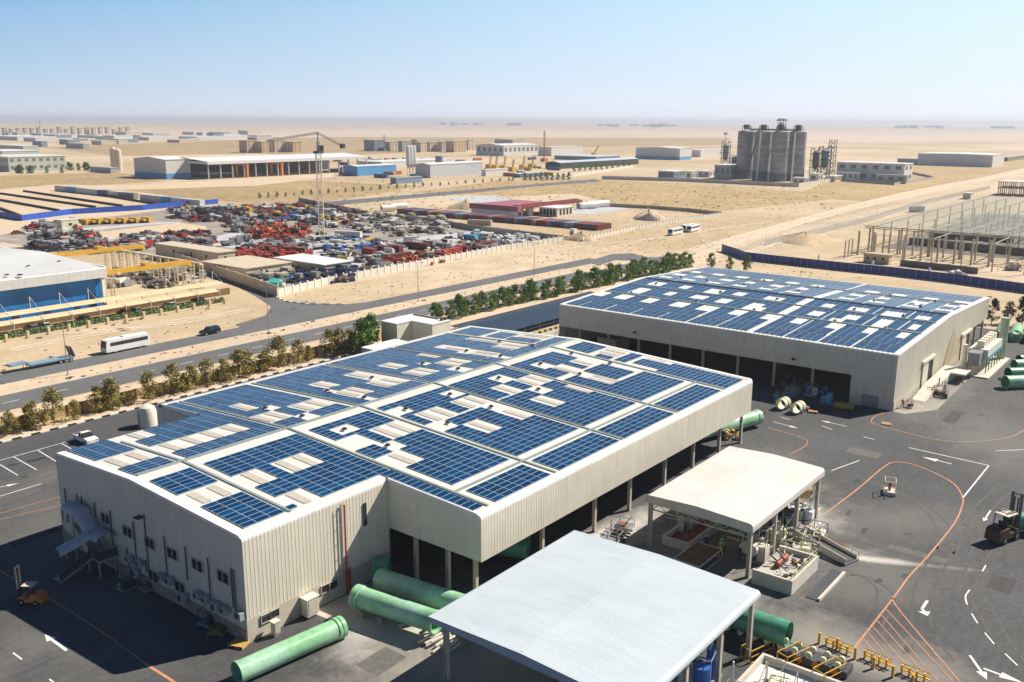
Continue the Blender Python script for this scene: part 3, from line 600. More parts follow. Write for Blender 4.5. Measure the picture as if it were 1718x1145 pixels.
mb = MB(); ribwall(mb, FY0+.02, FX0+.01, 218, 0, zg2, m_clad, 'x', .7, .04); ribwall(mb, FY0+.02, 218, FX1-.01, 5.3, zg2, m_clad, 'x', .7, .04); mb.build('wall', FW)
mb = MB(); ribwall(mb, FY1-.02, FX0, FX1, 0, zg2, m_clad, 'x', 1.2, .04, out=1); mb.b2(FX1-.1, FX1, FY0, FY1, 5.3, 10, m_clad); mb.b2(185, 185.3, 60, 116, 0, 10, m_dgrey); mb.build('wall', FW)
def verge2(y0, y1):
    mb = MB(); xs_ = [FX0+.1, FX0+.4, XR2, FX1-.4, FX1-.1]
    for a, b in zip(xs_, xs_[1:]):
        za, zb = zg2(a)+.09, zg2(b)+.09; mb.quad([(a,y0,za),(b,y0,zb),(b,y1,zb),(a,y1,za)], m_trim)
        mb.quad([(a,y0,za-.35),(b,y0,zb-.35),(b,y0,zb),(a,y0,za)], m_trim)
    mb.build('roof_trim', FW)
verge2(FY0-.1, FY0+.75); verge2(FY1-.7, FY1+.1)
mb = MB(); mb.b2(FX0-.03, FX0+.25, FY0+.02, 52, 0, 1.6, m_plinth); mb.b2(FX0+.26, 218, FY0-.03, FY0+.2, 0, 1.5, m_plinth); mb.b2(FX0-.08, FX0-.02, 46.8, 49.8, 0, 2.2, m_grey); mb.build('plinth', FW)
for y in (52.2, 59.8, 67.4, 75.0, 82.6, 90.2, 97.8, 105.4, 113.0, 117.0): column(FW, 168.4, y, 8, .45)
for x in (222, 230, 237.6): column(FW, x, 45, 8, .45)
# sliding doors on the gable
for px, py in ((1558,625),(1621,577)):
    p = onY(px, py, FY0)
    d = MB(); d.b2(p.x-1.6, p.x+1.6, FY0-.08, FY0-.02, 0, 5.2, m_dark); o = d.build('door', FW)
    fr = MB(); fr.b2(p.x-6, p.x+2.2, FY0-.5, FY0-.05, 5.25, 5.8, m_clad); fr.b2(p.x-5.4, p.x-1.7, FY0-.25, FY0-.12, 0, 5.2, m_clad); fr.b2(p.x+1.65, p.x+1.95, FY0-.3, FY0-.05, 0, 5.2, m_clad); q = fr.build('door_frame', o)
p = onX(1331, 603, FX0-.4); flood(FW, (p.x, p.y, p.z), (-1, 0)); p = onX(1065, 558, FX0-.4); flood(FW, (p.x, p.y, p.z), (-1, 0))
sp = MB(); p = onY(1592, 600, FY0); sp.quad([(p.x-5, FY0-.09, .5), (p.x+1, FY0-.09, .3), (p.x+4.5, FY0-.09, 6.5), (p.x+2, FY0-.09, 8.0), (p.x-1, FY0-.09, 6)], M('rust_brown_stain', (.48,.40,.26), .8, var=.2, scale=.6)); sp.build('stain', FW)
def sub(r, holes):
    "rectangle minus holes"
    out = [r]
    for hx0, hx1, hy0, hy1 in holes:
        nx = []
        for x0, x1, y0, y1 in out:
            if hx0 >= x1 or hx1 <= x0 or hy0 >= y1 or hy1 <= y0: nx.append((x0, x1, y0, y1)); continue
            if y0 < hy0: nx.append((x0, x1, y0, hy0))
            if y1 > hy1: nx.append((x0, x1, hy1, y1))
            a, b = max(y0, hy0), min(y1, hy1)
            if x0 < hx0: nx.append((x0, hx0, a, b))
            if x1 > hx1: nx.append((hx1, x1, a, b))
        out = nx
    return [q for q in out if q[1]-q[0] > .5 and q[3]-q[2] > .5]
gaps = [72.4-.65, 72.4+.65]; seg = [(45.2,52.6),(52.9,58.85),(59.15,65.45),(65.75,71.8),(73.1,79.5),(79.8,86.1),(86.4,92.7),(93,99.3),(99.6,105.9),(106.2,112.5),(112.8,116.2)]
R3 = []
for a, b in seg: R3.append((167.3, 172.4, a, b))
h1 = [(178,183.2,a,b) for a, b in ((113.6,117),(107.4,110.8),(100.7,103.6),(93,96.5),(86.7,90),(79.8,82.5),(72.4,75.3),(66.5,69),(59.4,61.8),(52.7,54.6),(46.6,48.3))]
for a, b in ((45.2,71.8),(73.1,116.2)): R3 += sub((172.9,182.6,a,b), h1+[(172,184,q,q+.25) for q in (52.6,58.9,65.5,79.5,86.1)])
h2 = [(185,191.6,107.8,111.2),(187.2,191.4,100.8,103.1),(187.5,191.6,92.8,96.4),(186.6,191.4,86.9,89.8),(184,191,79.2,82.2),(184,188,77.6,79.2),(184,193.5,72,73.9),(186.3,191,65.9,68.6),(183.4,187,60.5,63.2),(187,191.5,58.6,61.5),(183.4,191.5,52.1,54.7),(185.6,190.6,46.7,48.3)]
R3 += sub((184.1,193.1,45.2,116.2), h2+[(184,194,q,q+.25) for q in (49.5,56.2,64.6)])
h3 = [(195.2,199.7,108.2,112),(195.6,199.6,101.3,103.6),(194.3,199.7,92.6,96.5),(195.5,199.6,87.1,89.8),(195.2,199.2,78,82.2),(194,202.5,72.4,74.3),(195.1,198.9,66.5,69),(195,199,59.3,63.3),(194.3,199.1,52,56.1),(194.9,198.5,46.8,49.5)]
R3 += sub((194.3,201.7,45.2,116.2), h3+[(194,202,q,q+.25) for q in (50.8,57.5)])
h4 = []
for k, yc in enumerate((113.5,107,100.2,93.4,86.8,80,67.6,61.0,53.8,47.0)):
    h4 += [(206.6,209.5,yc-1.8,yc+1.5),(213.4,217.3,yc-1.4+.6*(k%2),yc+1.8)]
R3 += sub((203.6,219.2,45.2,116.2), h4+[(203,220,72.0,73.8),(210.5,213,53,54.2),(215,219.3,45,46)])
R3 += sub((221.0,229.5,45.2,116.2), [(221.8,225.8,yc-1.6,yc+1.6) for yc in (113,106.5,99.9,93.2,86.4,80,66.8,60.6,53.6,46.8)]+[(221,236,72.2,72.7)]); R3 += [(230.2,236.5,45.2,72.2),(230.2,236.5,72.8,116.2)]
solar_arrays(FW, R3, zf2, swap=True)
mb = MB()
for x in (183.35, 193.6, 220.3): mb.b2(x-.2, x+.2, 45, 116, zf2(x,0)+.05, zf2(x,0)+.24, m_tray)
for x in (202.2,): mb.b2(x-.3, x+.1, 45, 116, zf2(x,0)+.05, zf2(x,0)+.26, m_dgrey)
mb.build('cable_tray', FW)
def Dq(i, u, v):
    x0, y0, w = [(940,440,300),(1180,440,300),(1400,460,270)][i-1]; k = w/1718; return x0+u*k, y0+v*k
for i, u, v in ((3,215,385),(3,737,452),(3,595,238),(3,425,290),(3,1077,295),(3,922,353),(3,543,583),(1,683,300),(1,923,212),(1,1312,387),(1,1162,148),(1,1410,180),(1,1365,115),(1,1540,293),(2,396,222),(2,585,183),(2,490,464),(2,710,362),(2,918,286),(2,1100,245),(2,1265,572),(2,1455,460)):
    vent(FW, *roofpt(*Dq(i, u, v), zf2))
# ================================================================ two open sheds in front
def open_shed(name, label, x0, x1, y0, y1, zs, rise, fas, mroof, mfas, xr, cols, round_=.7):
    T = wthing(name, label, 'shed', ((x0+x1)/2, (y0+y1)/2, 0)); yr = xr
    def z(y): return zs+rise-abs(y-yr)*rise/((y1-y0)/2)
    e = eave_arc(y0, z(y0+round_), round_, 1); f = eave_arc(y1, z(y1-round_), round_, -1)
    mb = MB(); ribsheet(mb, [(y0, zs-fas)]+e+[(yr, z(yr))]+list(reversed(f))+[(y1, zs-fas)], x0, x1, mroof, .34, .012); mb.build('roof', T)
    def zt(y):
        d = min(y-y0, y1-y); q = round_
        return (z(y) if d > q else z(y0+q)-q+math.sqrt(max(0, q*q-(q-d)**2)))-.02
    for x, o in ((x0+.05, -1), (x1-.05, 1)):
        mb = MB(); ribwall(mb, x, y0+.02, y1-.02, zs-fas, zt, mfas, 'y', .5, .04, out=o); mb.build('fascia', T)
    for x, y in cols: column(T, x, y, zs-.2, .42, m_col)
    return T, z
BS, zb = open_shed('open_shed', 'large pale blue ribbed roof on steel posts in front of the nearest warehouse', 54.2, 77.2, 30.6, 52.2, 7.0, .38, .55, m_bluroof, m_blufas, 41.6,
    [(56, 51.4), (76.6, 51.4), (76.6, 31.2), (70, 31.2), (63.5, 31.2), (57, 31.2), (66, 51.4)], .45)
mb = MB(); mb.b2(54.5, 76.9, 41.5, 41.75, zb(41.6)+.02, zb(41.6)+.035, m_bluroof); mb.build('ridge_cap', BS)
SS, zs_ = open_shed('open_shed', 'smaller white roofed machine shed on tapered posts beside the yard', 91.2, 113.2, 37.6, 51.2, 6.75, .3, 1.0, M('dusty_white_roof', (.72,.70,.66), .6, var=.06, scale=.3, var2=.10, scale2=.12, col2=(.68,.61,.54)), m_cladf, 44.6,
    [(91.8, 38.1), (98.7, 38.1), (105.6, 38.1), (112.6, 38.1), (91.8, 50.8), (98.7, 50.8), (105.6, 50.8), (112.6, 50.8)], .5)
mb = MB(); mb.b2(92, 112.5, 44.5, 44.7, zs_(44.6)+.03, zs_(44.6)+.06, m_white); mb.build('ridge_cap', SS)
for x in (92.3, 98.7, 105.6, 112.2):
    mb = MB()
    for i in range(14):
        y = 38.2+i*.9; s = 1 if i % 2 else -1
        mb.tube((x, y, 5.0+.35*s), (x, y+.9, 5.0-.35*s), .05, m_col, 5)
    mb.b2(x-.06, x+.06, 38.2, 50.8, 5.35, 5.5, m_col); mb.b2(x-.06, x+.06, 38.2, 50.8, 4.5, 4.65, m_col); mb.build('truss', SS)
# ================================================================ air
hz = MB(); hz.b2(-15500, 15500, -15500, 15500, -1.5, 75, M('hz_dummy', (1,1,1)))
ho = hz.build('haze'); ho.data.materials.clear()
hm = bpy.data.materials.new('haze_air'); hm.use_nodes = True; hn = hm.node_tree; hn.nodes.remove(hn.nodes['Principled BSDF'])
pv = hn.nodes.new('ShaderNodeVolumePrincipled'); pv.inputs['Color'].default_value = (.80,.83,.92,1); pv.inputs['Density'].default_value = .00012; pv.inputs['Anisotropy'].default_value = .2
hn.links.new(pv.outputs[0], hn.nodes['Material Output'].inputs['Volume']); ho.data.materials.append(hm)
tag(ho, kind='stuff')
# ================================================================ trees
m_bark = M('bark', (.13,.09,.06), .9, var=.2)
def leafmats(nm, a, b): return [M(nm+'_a', a, .7, var=.25, scale=2), M(nm+'_b', b, .7, var=.25, scale=2)]
L_ol = leafmats('olive_leaf', (.20,.185,.035), (.35,.27,.06)); L_gr = leafmats('green_leaf', (.09,.19,.028), (.17,.26,.05)); L_dk = leafmats('dark_leaf', (.03,.05,.02), (.05,.075,.025))
def tree_proto(h, wd, dens, mats, base=.22, seed=1, leaf=.2, nclump=26):
    R = random.Random(seed); root = thing('tree', 'tree', 'tree')
    t = MB(); x = y = 0; pts = []
    for i in range(5):
        pts.append(Vector((x, y, h*.8*i/4))); x += R.uniform(-.12, .12); y += R.uniform(-.12, .12)
    for i in range(4): t.tube(pts[i], pts[i+1], .11*(1-i*.22), m_bark, 6, .11*(1-(i+1)*.22), cap=False)
    cl = []
    for i in range(nclump):
        z = base*h+(1-base)*h*R.random()**.8; u = (z/h-base)/(1-base); rr = wd/2*(1-.25*u)*math.sqrt(max(.05, math.sin(pi*min(.97, .12+u*.88))))*R.uniform(.35, 1.0)
        a = R.uniform(0, 2*pi); c = Vector((rr*cos(a), rr*sin(a), z)); cl.append((c, R.uniform(.25, .5)*wd*.42, R.random()))
        if i % 2 == 0: t.tube(Vector((0, 0, max(.5, z-.9))), c, .035, m_bark, 4, .012, cap=False)
    t.build('trunk', root); f = MB()
    for c, r, k in cl:
        for _ in range(dens):
            d = Vector((R.gauss(0, 1), R.gauss(0, 1), R.gauss(0, .9))).normalized()*r*R.random()**.45
            p = c+d; n = Vector((R.gauss(0, 1), R.gauss(0, 1), R.gauss(.4, 1))).normalized(); q = n.orthogonal().normalized(); s = n.cross(q); l = leaf*R.uniform(.6, 1.3)
            f.quad([p-q*l, p-s*l*.45, p+q*l, p+s*l*.45], mats[0] if k < .5 else mats[1])
    f.build('crown', root); return root
T_ol = [tree_proto(5.0, 4.3, 38, L_ol, .08, 1, .19, 38), tree_proto(4.0, 3.6, 34, L_ol, .05, 2, .19, 34), tree_proto(5.7, 4.6, 42, L_ol, .1, 3, .19, 40)]
T_ol[1]['x'] = 0; del T_ol[1]['x']
T_gr = [tree_proto(5.6, 4.4, 46, L_gr, .08, 11, .24, 34), tree_proto(5.0, 4.0, 46, L_gr, .05, 12, .24, 30), tree_proto(6.2, 4.4, 56, L_gr, .1, 13, .24, 36)]
T_dk = [tree_proto(6.5, 4.0, 44, L_dk, .18, 21, .24, 34), tree_proto(5.8, 3.6, 40, L_dk, .2, 22, .24, 30)]
used = set()
def plant(protos, i, loc, rz, s, label, group):
    p = protos[i % len(protos)]
    if p.name not in used:
        used.add(p.name); p.location = loc; p.rotation_euler.z = rz; p.scale = (s, s, s); o = p; o['label'] = label; o['group'] = group
    else: o = dup(p, loc, rz, label, group, s)
    return o
g1 = 'young trees spaced along the beige boundary wall'
row = [(17,725,.75,'small olive young tree at the start of the row by the boundary wall'),(47,712,1.15,None),(90,708,1.0,None),(125,700,.7,None),(160,685,1.15,None),(178,680,.8,None),(194,684,1.15,None),(222,676,.65,'thin short tree between taller ones beside the boundary wall'),
 (253,669,.95,None),(290,657,1.15,'broad olive tree on the wall beyond the parked white pickup'),(310,652,.9,None),(325,650,.8,None),(343,643,1.0,None),(370,636,1.15,None),(398,629,1.05,None),(415,626,.95,None),(446,619,1.1,None),(467,613,1.15,None),(492,604,1.0,None),(516,601,.8,None),(539,590,1.0,None),(560,588,1.05,None),(581,585,1.1,None)]
for i, (px, py, s, lb) in enumerate(row):
    p = G(px, py+4); plant(T_ol, i, (p.x, 152.3+random.uniform(-.4, .4), 0), i*1.3, s*random.uniform(.92, 1.05), lb or 'olive green young tree standing in the row along the beige boundary wall', g1)
for i, (px, py, s) in enumerate(((603,592,1.35),(616,588,1.3),(628,584,1.2))): p = G(px, py); plant(T_gr, i, (p.x, 148+i*1.5, 0), i, s, 'dense dark green tree in the tight clump beside the white annex', 'dense trees by the white annex')
g2 = 'dense green trees screening the road behind the solar canopy'
x = 170; i = 0
while x < 296:
    y = 158.5-(x-170)*.05 + random.uniform(-1.2, 1.2); s = random.uniform(.8, 1.15)*(1.0 if x > 195 else .85)
    plant(T_gr, random.randrange(3), (x, y, 0), random.uniform(0, 6), s, 'dense green tree in the long hedge-like row behind the solar canopy', g2); x += random.uniform(2.1, 3.3); i += 1
for k, (x, y) in enumerate(((300,146),(300,139),(299,132))): plant(T_gr, k, (x, y, 0), k, .85, 'green tree in the short line behind the second warehouse', 'trees behind the second warehouse')
for k in range(13): plant(T_dk, k, (259+random.uniform(-2,3), 47-k*3.4, 0), k*2, random.uniform(.95, 1.2), 'dark green tree in the thick stand behind the rows of pipe ends', 'dark trees behind the pipe ends')  # crowns use the darker leaf colours
# boundary wall with piers
BW = wthing('boundary_wall', 'beige boundary wall with dark pilasters running behind the young trees', 'wall', (60, 155, 0))
m_bwall = M('ochre_wall', (.50,.36,.17), .9, var=.12, scale=.5)
MB().b2(-60, 170, 154.3, 154.5, 0, 2.1, m_bwall).build('wall_panel', BW)
mb = MB()
for k in range(92): mb.b2(-60+k*2.5, -59.75+k*2.5, 154.15, 154.29, 0, 2.2, m_rust)
mb.build('pilaster', BW)['kind'] = 'stuff'
# scrub tufts
m_tuft = M('dry_shrub', (.13,.10,.035), .95, var=.3, scale=3); R = random.Random(3); f = MB()
def tuft(x, y, s):
    for _ in range(int(16+s*16)):
        a = R.uniform(0, 6.28); r = s*R.random()**.6; c = Vector((x+r*cos(a), y+r*sin(a)*.8, .05+.35*s*(1-r/s)*R.random())); n = Vector((R.gauss(0,1), R.gauss(0,1), R.gauss(.5,1))).normalized(); q = n.orthogonal().normalized(); t_ = n.cross(q); l = .18*s+.06
        f.quad([c-q*l, c-t_*l*.6, c+q*l, c+t_*l*.6], m_tuft)
for px, py in ((257,602),(278,593),(140,632),(117,635),(6,622),(85,600),(712,505),(452,560),(475,555),(588,526),(525,540),(66,568),(190,546),(220,538),(210,543),(235,536),(130,555),(160,552),(278,529),(348,519),(1015,457),(1210,452),(1240,458),(1278,462),(1320,468),(1345,457),(1340,470),(1450,495),(1475,505),(1510,512),(1090,405),(1100,402),(1115,403),(1145,430),(1165,427),(1660,499),(1670,502)):
    p = G(px, py); tuft(p.x, p.y, R.uniform(.4, 1.0))
for _ in range(900):
    px, py = R.uniform(900, 1500), R.uniform(340, 470); p = G(px, py)
    if p.y < 195 and p.x < 300: continue
    if 318 < p.x < 500 and 40 < p.y < 150: continue
    tuft(p.x, p.y, R.uniform(.12, .5))
for _ in range(500):
    px, py = R.uniform(560, 1400), R.uniform(300, 352); p = G(px, py); tuft(p.x, p.y, R.uniform(.4, 1.3))
for _ in range(520): tuft(R.uniform(60, 300), R.choice([R.uniform(191.5, 216), R.uniform(176.5, 182.5), R.uniform(156, 165)]), R.uniform(.1, .35))
tag(f.build('desert_scrub'), kind='stuff')
# ================================================================ street lamps
def lamp_proto():
    r = thing('street_lamp', 'lamp', 'street lamp'); mb = MB(); mb.tube((0,0,0), (0,0,11), .11, m_grey, 8, .06); mb.b2(-.2,.2,-.2,.2,0,.3,m_conc); mb.build('pole', r)
    mb = MB()
    for s in (-1, 1): mb.tube((0,0,10.9), (0,s*1.6,11.3), .045, m_grey, 6)
    mb.build('arm', r)
    for s in (-1, 1): MB().box((0,s*1.9,11.32), (.28,.8,.12), m_grey).build('lamp_head', r)
    return r
lp = lamp_proto(); lp.location = (85.8, 180.4, 0); g3 = 'street lamps along the median'
lp['label'] = 'tall street lamp on the median beside the low trailer'; lp['group'] = g3
dup(lp, (134.8, 180.4, 0), 0, 'tall street lamp on the median at the side road junction', g3)
dup(lp, (187.2, 181, 0), 0, 'tall street lamp on the median opposite the scrapyard corner', g3)
dup(lp, (242, 181, 0), 0, 'street lamp on the median farthest along towards the dirt track', g3)
# ================================================================ white annex, solar canopy
AN = wthing('annex_building', 'white flat roofed annex with a notch behind the nearest warehouse', 'building', (148, 140, 0))
mb = MB(); mb.b2(142, 152.5, 144, 149, 0, 6.0, m_clad); mb.b2(146.5, 152.5, 137.5, 143.99, 0, 6.0, m_clad); mb.build('wall', AN)
mb = MB(); mb.b2(141.9, 152.6, 143.9, 149.1, 6.001, 6.2, m_trim); mb.b2(146.4, 152.6, 137.4, 143.89, 6.001, 6.2, m_trim); mb.build('roof', AN)
for q in ((151.2,151.7,140,148,6.2,6.5,m_grey),(150.5,151.1,138.2,138.9,6.2,6.8,m_dgrey),(151.6,152.3,138.2,138.9,6.2,6.8,m_dgrey)): MB().b2(*q).build('roof_plant', AN)
AL = wthing('annex_building', 'low white outbuilding with a skylight beside the taller white annex', 'building', (134, 139, 0))
MB().b2(129.5, 139.3, 134.5, 141.8, 0, 3.3, m_clad).build('wall', AL); MB().b2(129.3, 139.35, 134.3, 142, 3.301, 3.55, m_white).build('roof', AL); MB().b2(133, 138.5, 135.2, 136, 3.55, 3.75, m_dgrey).build('skylight', AL)
g = MB(); g.prism([(60,118.5),(133.5,118.5),(133.5,121),(60,121)], 0, .25, m_white); struct('white_apron', g)
m_pvc = M('solar_cell_slate', (.012,.028,.05), .3, var=0, spec=.3)
for k in range(6):
    y = 132.6+k*2.45; o = wthing('solar_canopy', ['solar panel row beside the yellow painted kerb','second solar panel row from the yellow painted kerb','third solar panel row from the yellow painted kerb','third solar panel row from the green trees','second solar panel row from the green trees','solar panel row on the long canopy closest to the green trees'][k], 'solar canopy', (195, y, 0), 'rows of the long solar canopy')
    mb = MB(); z0, z1 = 2.0, 2.12
    for i in range(36):
        xa = 161.5+i*1.68; xb = xa+1.65
        for j in range(2):
            ya, yb = y-1.05+j*1.04, y-1.05+j*1.04+1.0; za, zb_ = z0+(z1-z0)*(ya-y+1.05)/2.1, z0+(z1-z0)*(yb-y+1.05)/2.1
            mb.quad([(xa,ya,za),(xb,ya,za),(xb,yb,zb_),(xa,yb,zb_)], m_alu); mb.quad([(xa+.02,ya+.04,za+.01),(xb-.02,ya+.04,za+.01),(xb-.02,yb-.03,zb_+.01),(xa+.02,yb-.03,zb_+.01)], m_pvc)
    mb.build('solar_array', o)
    mb = MB()
    for i in range(11): mb.b2(162+i*5.9, 162.15+i*5.9, y-.07, y+.07, 0, 2.15, m_grey)
    mb.build('support_frame', o)
g = MB()
for k in range(60):
    g.b2(160+k*1.1, 161.1+k*1.1, 129.6, 130.1, 0, .55, m_yel if k % 2 else m_vent)
struct('yellow_black_kerb', g)
# ================================================================ vehicles
def wheels(parent, xs, y, r, wdt=.28):
    for x in xs:
        for s in (-1, 1):
            mb = MB(); mb.tube((x, s*y-s*wdt, r), (x, s*y, r), r, m_black, 14); mb.tube((x, s*y, r), (x, s*(y+.02), r), r*.55, m_alu, 10); mb.build('wheel', parent)
def hull(prof, w0, w1, m, zc):
    "side profile (x,z) with width w0 below zc and w1 at the top"
    mb = MB(); n = len(prof); k = mb.mi(m)
    zt = max(p[1] for p in prof)
    wd = lambda z: (w0 if z <= zc else w0+(w1-w0)*(z-zc)/(zt-zc))/2
    for s in (-1, 1):
        for x, z in prof: mb.v.append((x, s*wd(z), z))
    for j in range(n): mb.f.append((j, (j+1)%n, n+(j+1)%n, n+j)); mb.m.append(k)
    mb.f.append(tuple(range(n))); mb.m.append(k); mb.f.append(tuple(reversed(range(n, 2*n)))); mb.m.append(k); return mb
def bus(name, label, loc, rz, L=10.6, group=None, mc=None):
    mc = mc or m_white; r = thing(name, label, 'bus', loc, rz, group)
    pr_ = [(-L/2,.45),(L/2-.1,.45),(L/2,.9),(L/2-.15,2.0),(L/2-.35,2.95),(L/2-.9,3.1),(-L/2+.3,3.1),(-L/2,2.9)]
    hull(pr_, 2.45, 2.25, mc, 1.7).build('body', r)
    for s in (-1, 1):
        mb = MB()
        n = 8
        for i in range(n): x0 = -L/2+.5+i*(L-1.6)/n; mb.b2(x0+.05, x0+(L-1.6)/n-.05, s*1.17, s*1.235, 1.75, 2.5, m_glass)
        mb.build('side_window', r)
    MB().quad([(L/2-.02, -1.05, 1.35), (L/2-.02, 1.05, 1.35), (L/2-.3, .98, 2.75), (L/2-.3, -.98, 2.75)], m_glass).build('windscreen', r)
    mb = MB(); mb.b2(-L/2-.02, -L/2+.02, -.9, .9, 1.8, 2.6, m_glass); mb.build('rear_window', r)
    for s in (-1, 1): MB().box((L/2-.02, s*.85, .85), (.1, .3, .22), m_alu).build('headlight', r); MB().box((L/2+.15, s*1.3, 2.2), (.12, .12, .45), m_vent).build('mirror', r)
    mb = MB(); mb.b2(-1.2, .8, -.7, .7, 3.1, 3.3, mc); mb.build('roof_unit', r)
    wheels(r, (L/2-2.3, -L/2+2.6), 1.2, .48); return r
def head(a, b): a = G(*a); b = G(*b); return atan2(b.y-a.y, b.x-a.x)
bus('parked_bus', 'white coach with dark side windows parked on the far lane near the trailer', (104.5, 191.4, 0), pi+.02)
b1 = bus('parked_bus', 'white bus parked alone in front of the two other buses by the track', at(1133, 394), .05+pi, 11, 'buses by the dirt track')
dup(b1, at(1155, 387.5), pi+.02, 'white bus in the middle of the three buses by the dirt track', 'buses by the dirt track'); dup(b1, at(1163, 388.5), pi+.1, 'white bus tucked furthest behind the other two by the dirt track', 'buses by the dirt track')
def car(name, label, cat, loc, rz, mc, L=4.7, kind='suv', group=None):
    r = thing(name, label, cat, loc, rz, group); h = 1.75 if kind == 'suv' else 1.7
    body = {'suv': [(-L/2,.35),(L/2,.35),(L/2,.85),(L/2-.15,1.0),(L/2-1.1,1.12),(-L/2,1.12)], 'pickup': [(-L/2,.4),(L/2,.4),(L/2,.9),(L/2-.15,1.02),(L/2-1.1,1.12),(-L/2,1.1)]}[kind]
    hull(body, 1.86, 1.8, mc, .8).build('body', r)
    cab = {'suv': [(-L/2+.1,1.12),(L/2-1.2,1.12),(L/2-1.95,1.7),(-L/2+.6,1.75),(-L/2+.2,1.6)], 'pickup': [(-.7,1.12),(L/2-1.15,1.12),(L/2-1.9,1.72),(-.4,1.72)]}[kind]
    hull([(x, z) for x, z in cab], 1.7, 1.4, m_glass, 1.12).build('cabin_glass', r)
    xs_ = [p[0] for p in cab[2:]]; MB().b2(min(xs_)+.05, max(xs_)-.02, -.68, .68, 1.69, 1.77, mc).build('roof', r)
    mb = MB()
    for s in (-1, 1):
        for x in ((-.7, .55) if kind == 'suv' else (.3,)): mb.box((x, s*.82, 1.42), (.1, .1, .62), mc)
    mb.build('pillars', r)
    if kind == 'pickup': MB().b2(-L/2+.08, -.8, -.78, .78, 1.0, 1.105, m_dgrey).build('cargo_bed', r)
    for s in (-1, 1): MB().box((L/2-.02, s*.65, .8), (.1, .35, .15), m_alu).build('headlight', r); MB().box((-L/2+.02, s*.7, .85), (.08, .2, .2), m_red).build('tail_light', r)
    wheels(r, (L/2-.9, -L/2+.9), .93, .36, .22); return r
car('parked_suv', 'black car driving on the far lane behind the white coach', 'car', (125.5, 190.6, 0), pi, M('black_car_paint', (.01,.011,.015), .25, var=0), 4.9)
car('parked_pickup', 'white pickup parked at the end of the marked parking bays', 'pickup', at(144, 742), -pi*.5, m_white, 4.7, 'pickup')
# low-bed trailer
TL = thing('lowbed_trailer', 'blue grey low-bed trailer with raised black ramps left on the road edge', 'trailer', at(85, 611.5), 0)
m_tr = M('trailer_blue_grey', (.22,.33,.42), .5, var=.15)
mb = MB(); mb.b2(-4.5, 4.5, -1.3, 1.3, .75, 1.0, m_tr); mb.b2(-4.4, 4.4, -.9, -.75, .45, .75, m_tr); mb.b2(-4.4, 4.4, .75, .9, .45, .75, m_tr); mb.build('deck', TL)
mb = MB(); mb.xprism([(-4.5,.75),(-4.5,1.0),(-5.0,1.7),(-8.2,1.55),(-8.6,1.25),(-5.2,1.35),(-4.8,.75)], -1.1, 1.1, m_tr); mb.build('gooseneck', TL)
for s in (-.75, .75): mb = MB(); mb.xprism([(4.5,.95),(4.9,.95),(4.1,3.2),(3.85,3.2)], s-.35, s+.35, m_vent); mb.build('ramp', TL)
wheels(TL, (1.6, 2.7, 3.8), 1.3, .4)
for s in (-.8, .8): MB().tube((-5.2, s, 0), (-5.2, s, 1.4), .07, m_grey).build('landing_leg', TL)
# forklifts
def forklift(label, loc, rz, mc, S=1.0, mast=3.6):
    r = thing('forklift', label, 'forklift', loc, rz)
    r.scale = (S, S, S)
    mb = MB(); mb.xprism([(-1.5,.35),(.8,.35),(.8,.9),(.35,1.0),(.3,.8),(-.4,.8),(-.5,1.25),(-1.45,1.2),(-1.6,.8)], -.6, .6, mc); mb.build('body', r)
    mb = MB(); mb.xprism([(-1.75,.3),(-1.45,.3),(-1.35,1.25),(-1.65,1.1)], -.6, .6, mc); mb.build('counterweight', r)
    mb = MB()
    for s in (-.5, .5):
        mb.tube((.7, s, .9), (.35, s, 2.15), .035, m_vent, 6); mb.tube((-.9, s, 1.2), (-.75, s, 2.15), .035, m_vent, 6)
    mb.build('cage_post', r); MB().b2(-.85, .45, -.55, .55, 2.15, 2.22, M('guard_beige', (.6,.52,.4), .6)).build('overhead_guard', r)
    mb = MB(); mb.b2(-.55, -.1, -.3, .3, 1.0, 1.12, m_vent); mb.b2(-.6, -.5, -.3, .3, 1.1, 1.6, m_vent); mb.build('seat', r)
    mb = MB(); mb.tube((.45, 0, 1.0), (.3, 0, 1.3), .03, m_vent); mb.tube((.29, 0, 1.3), (.31, 0, 1.34), .18, m_vent, 12); mb.build('steering_wheel', r)
    mb = MB()
    for s in (-.35, .35): mb.b2(.92, 1.1, s-.08, s+.08, .1, mast, m_dgrey)
    for s in (-.14, .14): mb.b2(.93, 1.0, s-.05, s+.05, .1, mast*.9, m_vent)
    for z in (.5, 1.6, mast-.1): mb.b2(.96, 1.04, -.35, .35, z-.04, z+.04, m_dgrey)
    mb.build('mast', r)
    for s in (-.3, .3): mb = MB(); mb.b2(1.08, 2.2, s-.06, s+.06, .15, .2, m_dgrey); mb.b2(1.06, 1.12, s-.06, s+.06, .15, .8, m_dgrey); mb.build('fork', r)
    for x, rr in ((.55, .38), (-1.0, .32)):
        for s in (-1, 1): mb = MB(); mb.tube((x, s*.42, rr), (x, s*.64, rr), rr, m_black, 14); mb.tube((x, s*.64, rr), (x, s*.65, rr), rr*.5, m_grey, 8); mb.build('wheel', r)
    return r
FA = forklift('orange forklift working in the building shade', at(50, 1012), radians(125), m_org, 1.0, 4.2)
FB = forklift('large dark red forklift carrying a sea green pipe across the yard', at(1685, 905), radians(-20), M('dark_red_machine', (.075,.03,.022), .55, var=.3, scale=2), 1.62, 3.6)
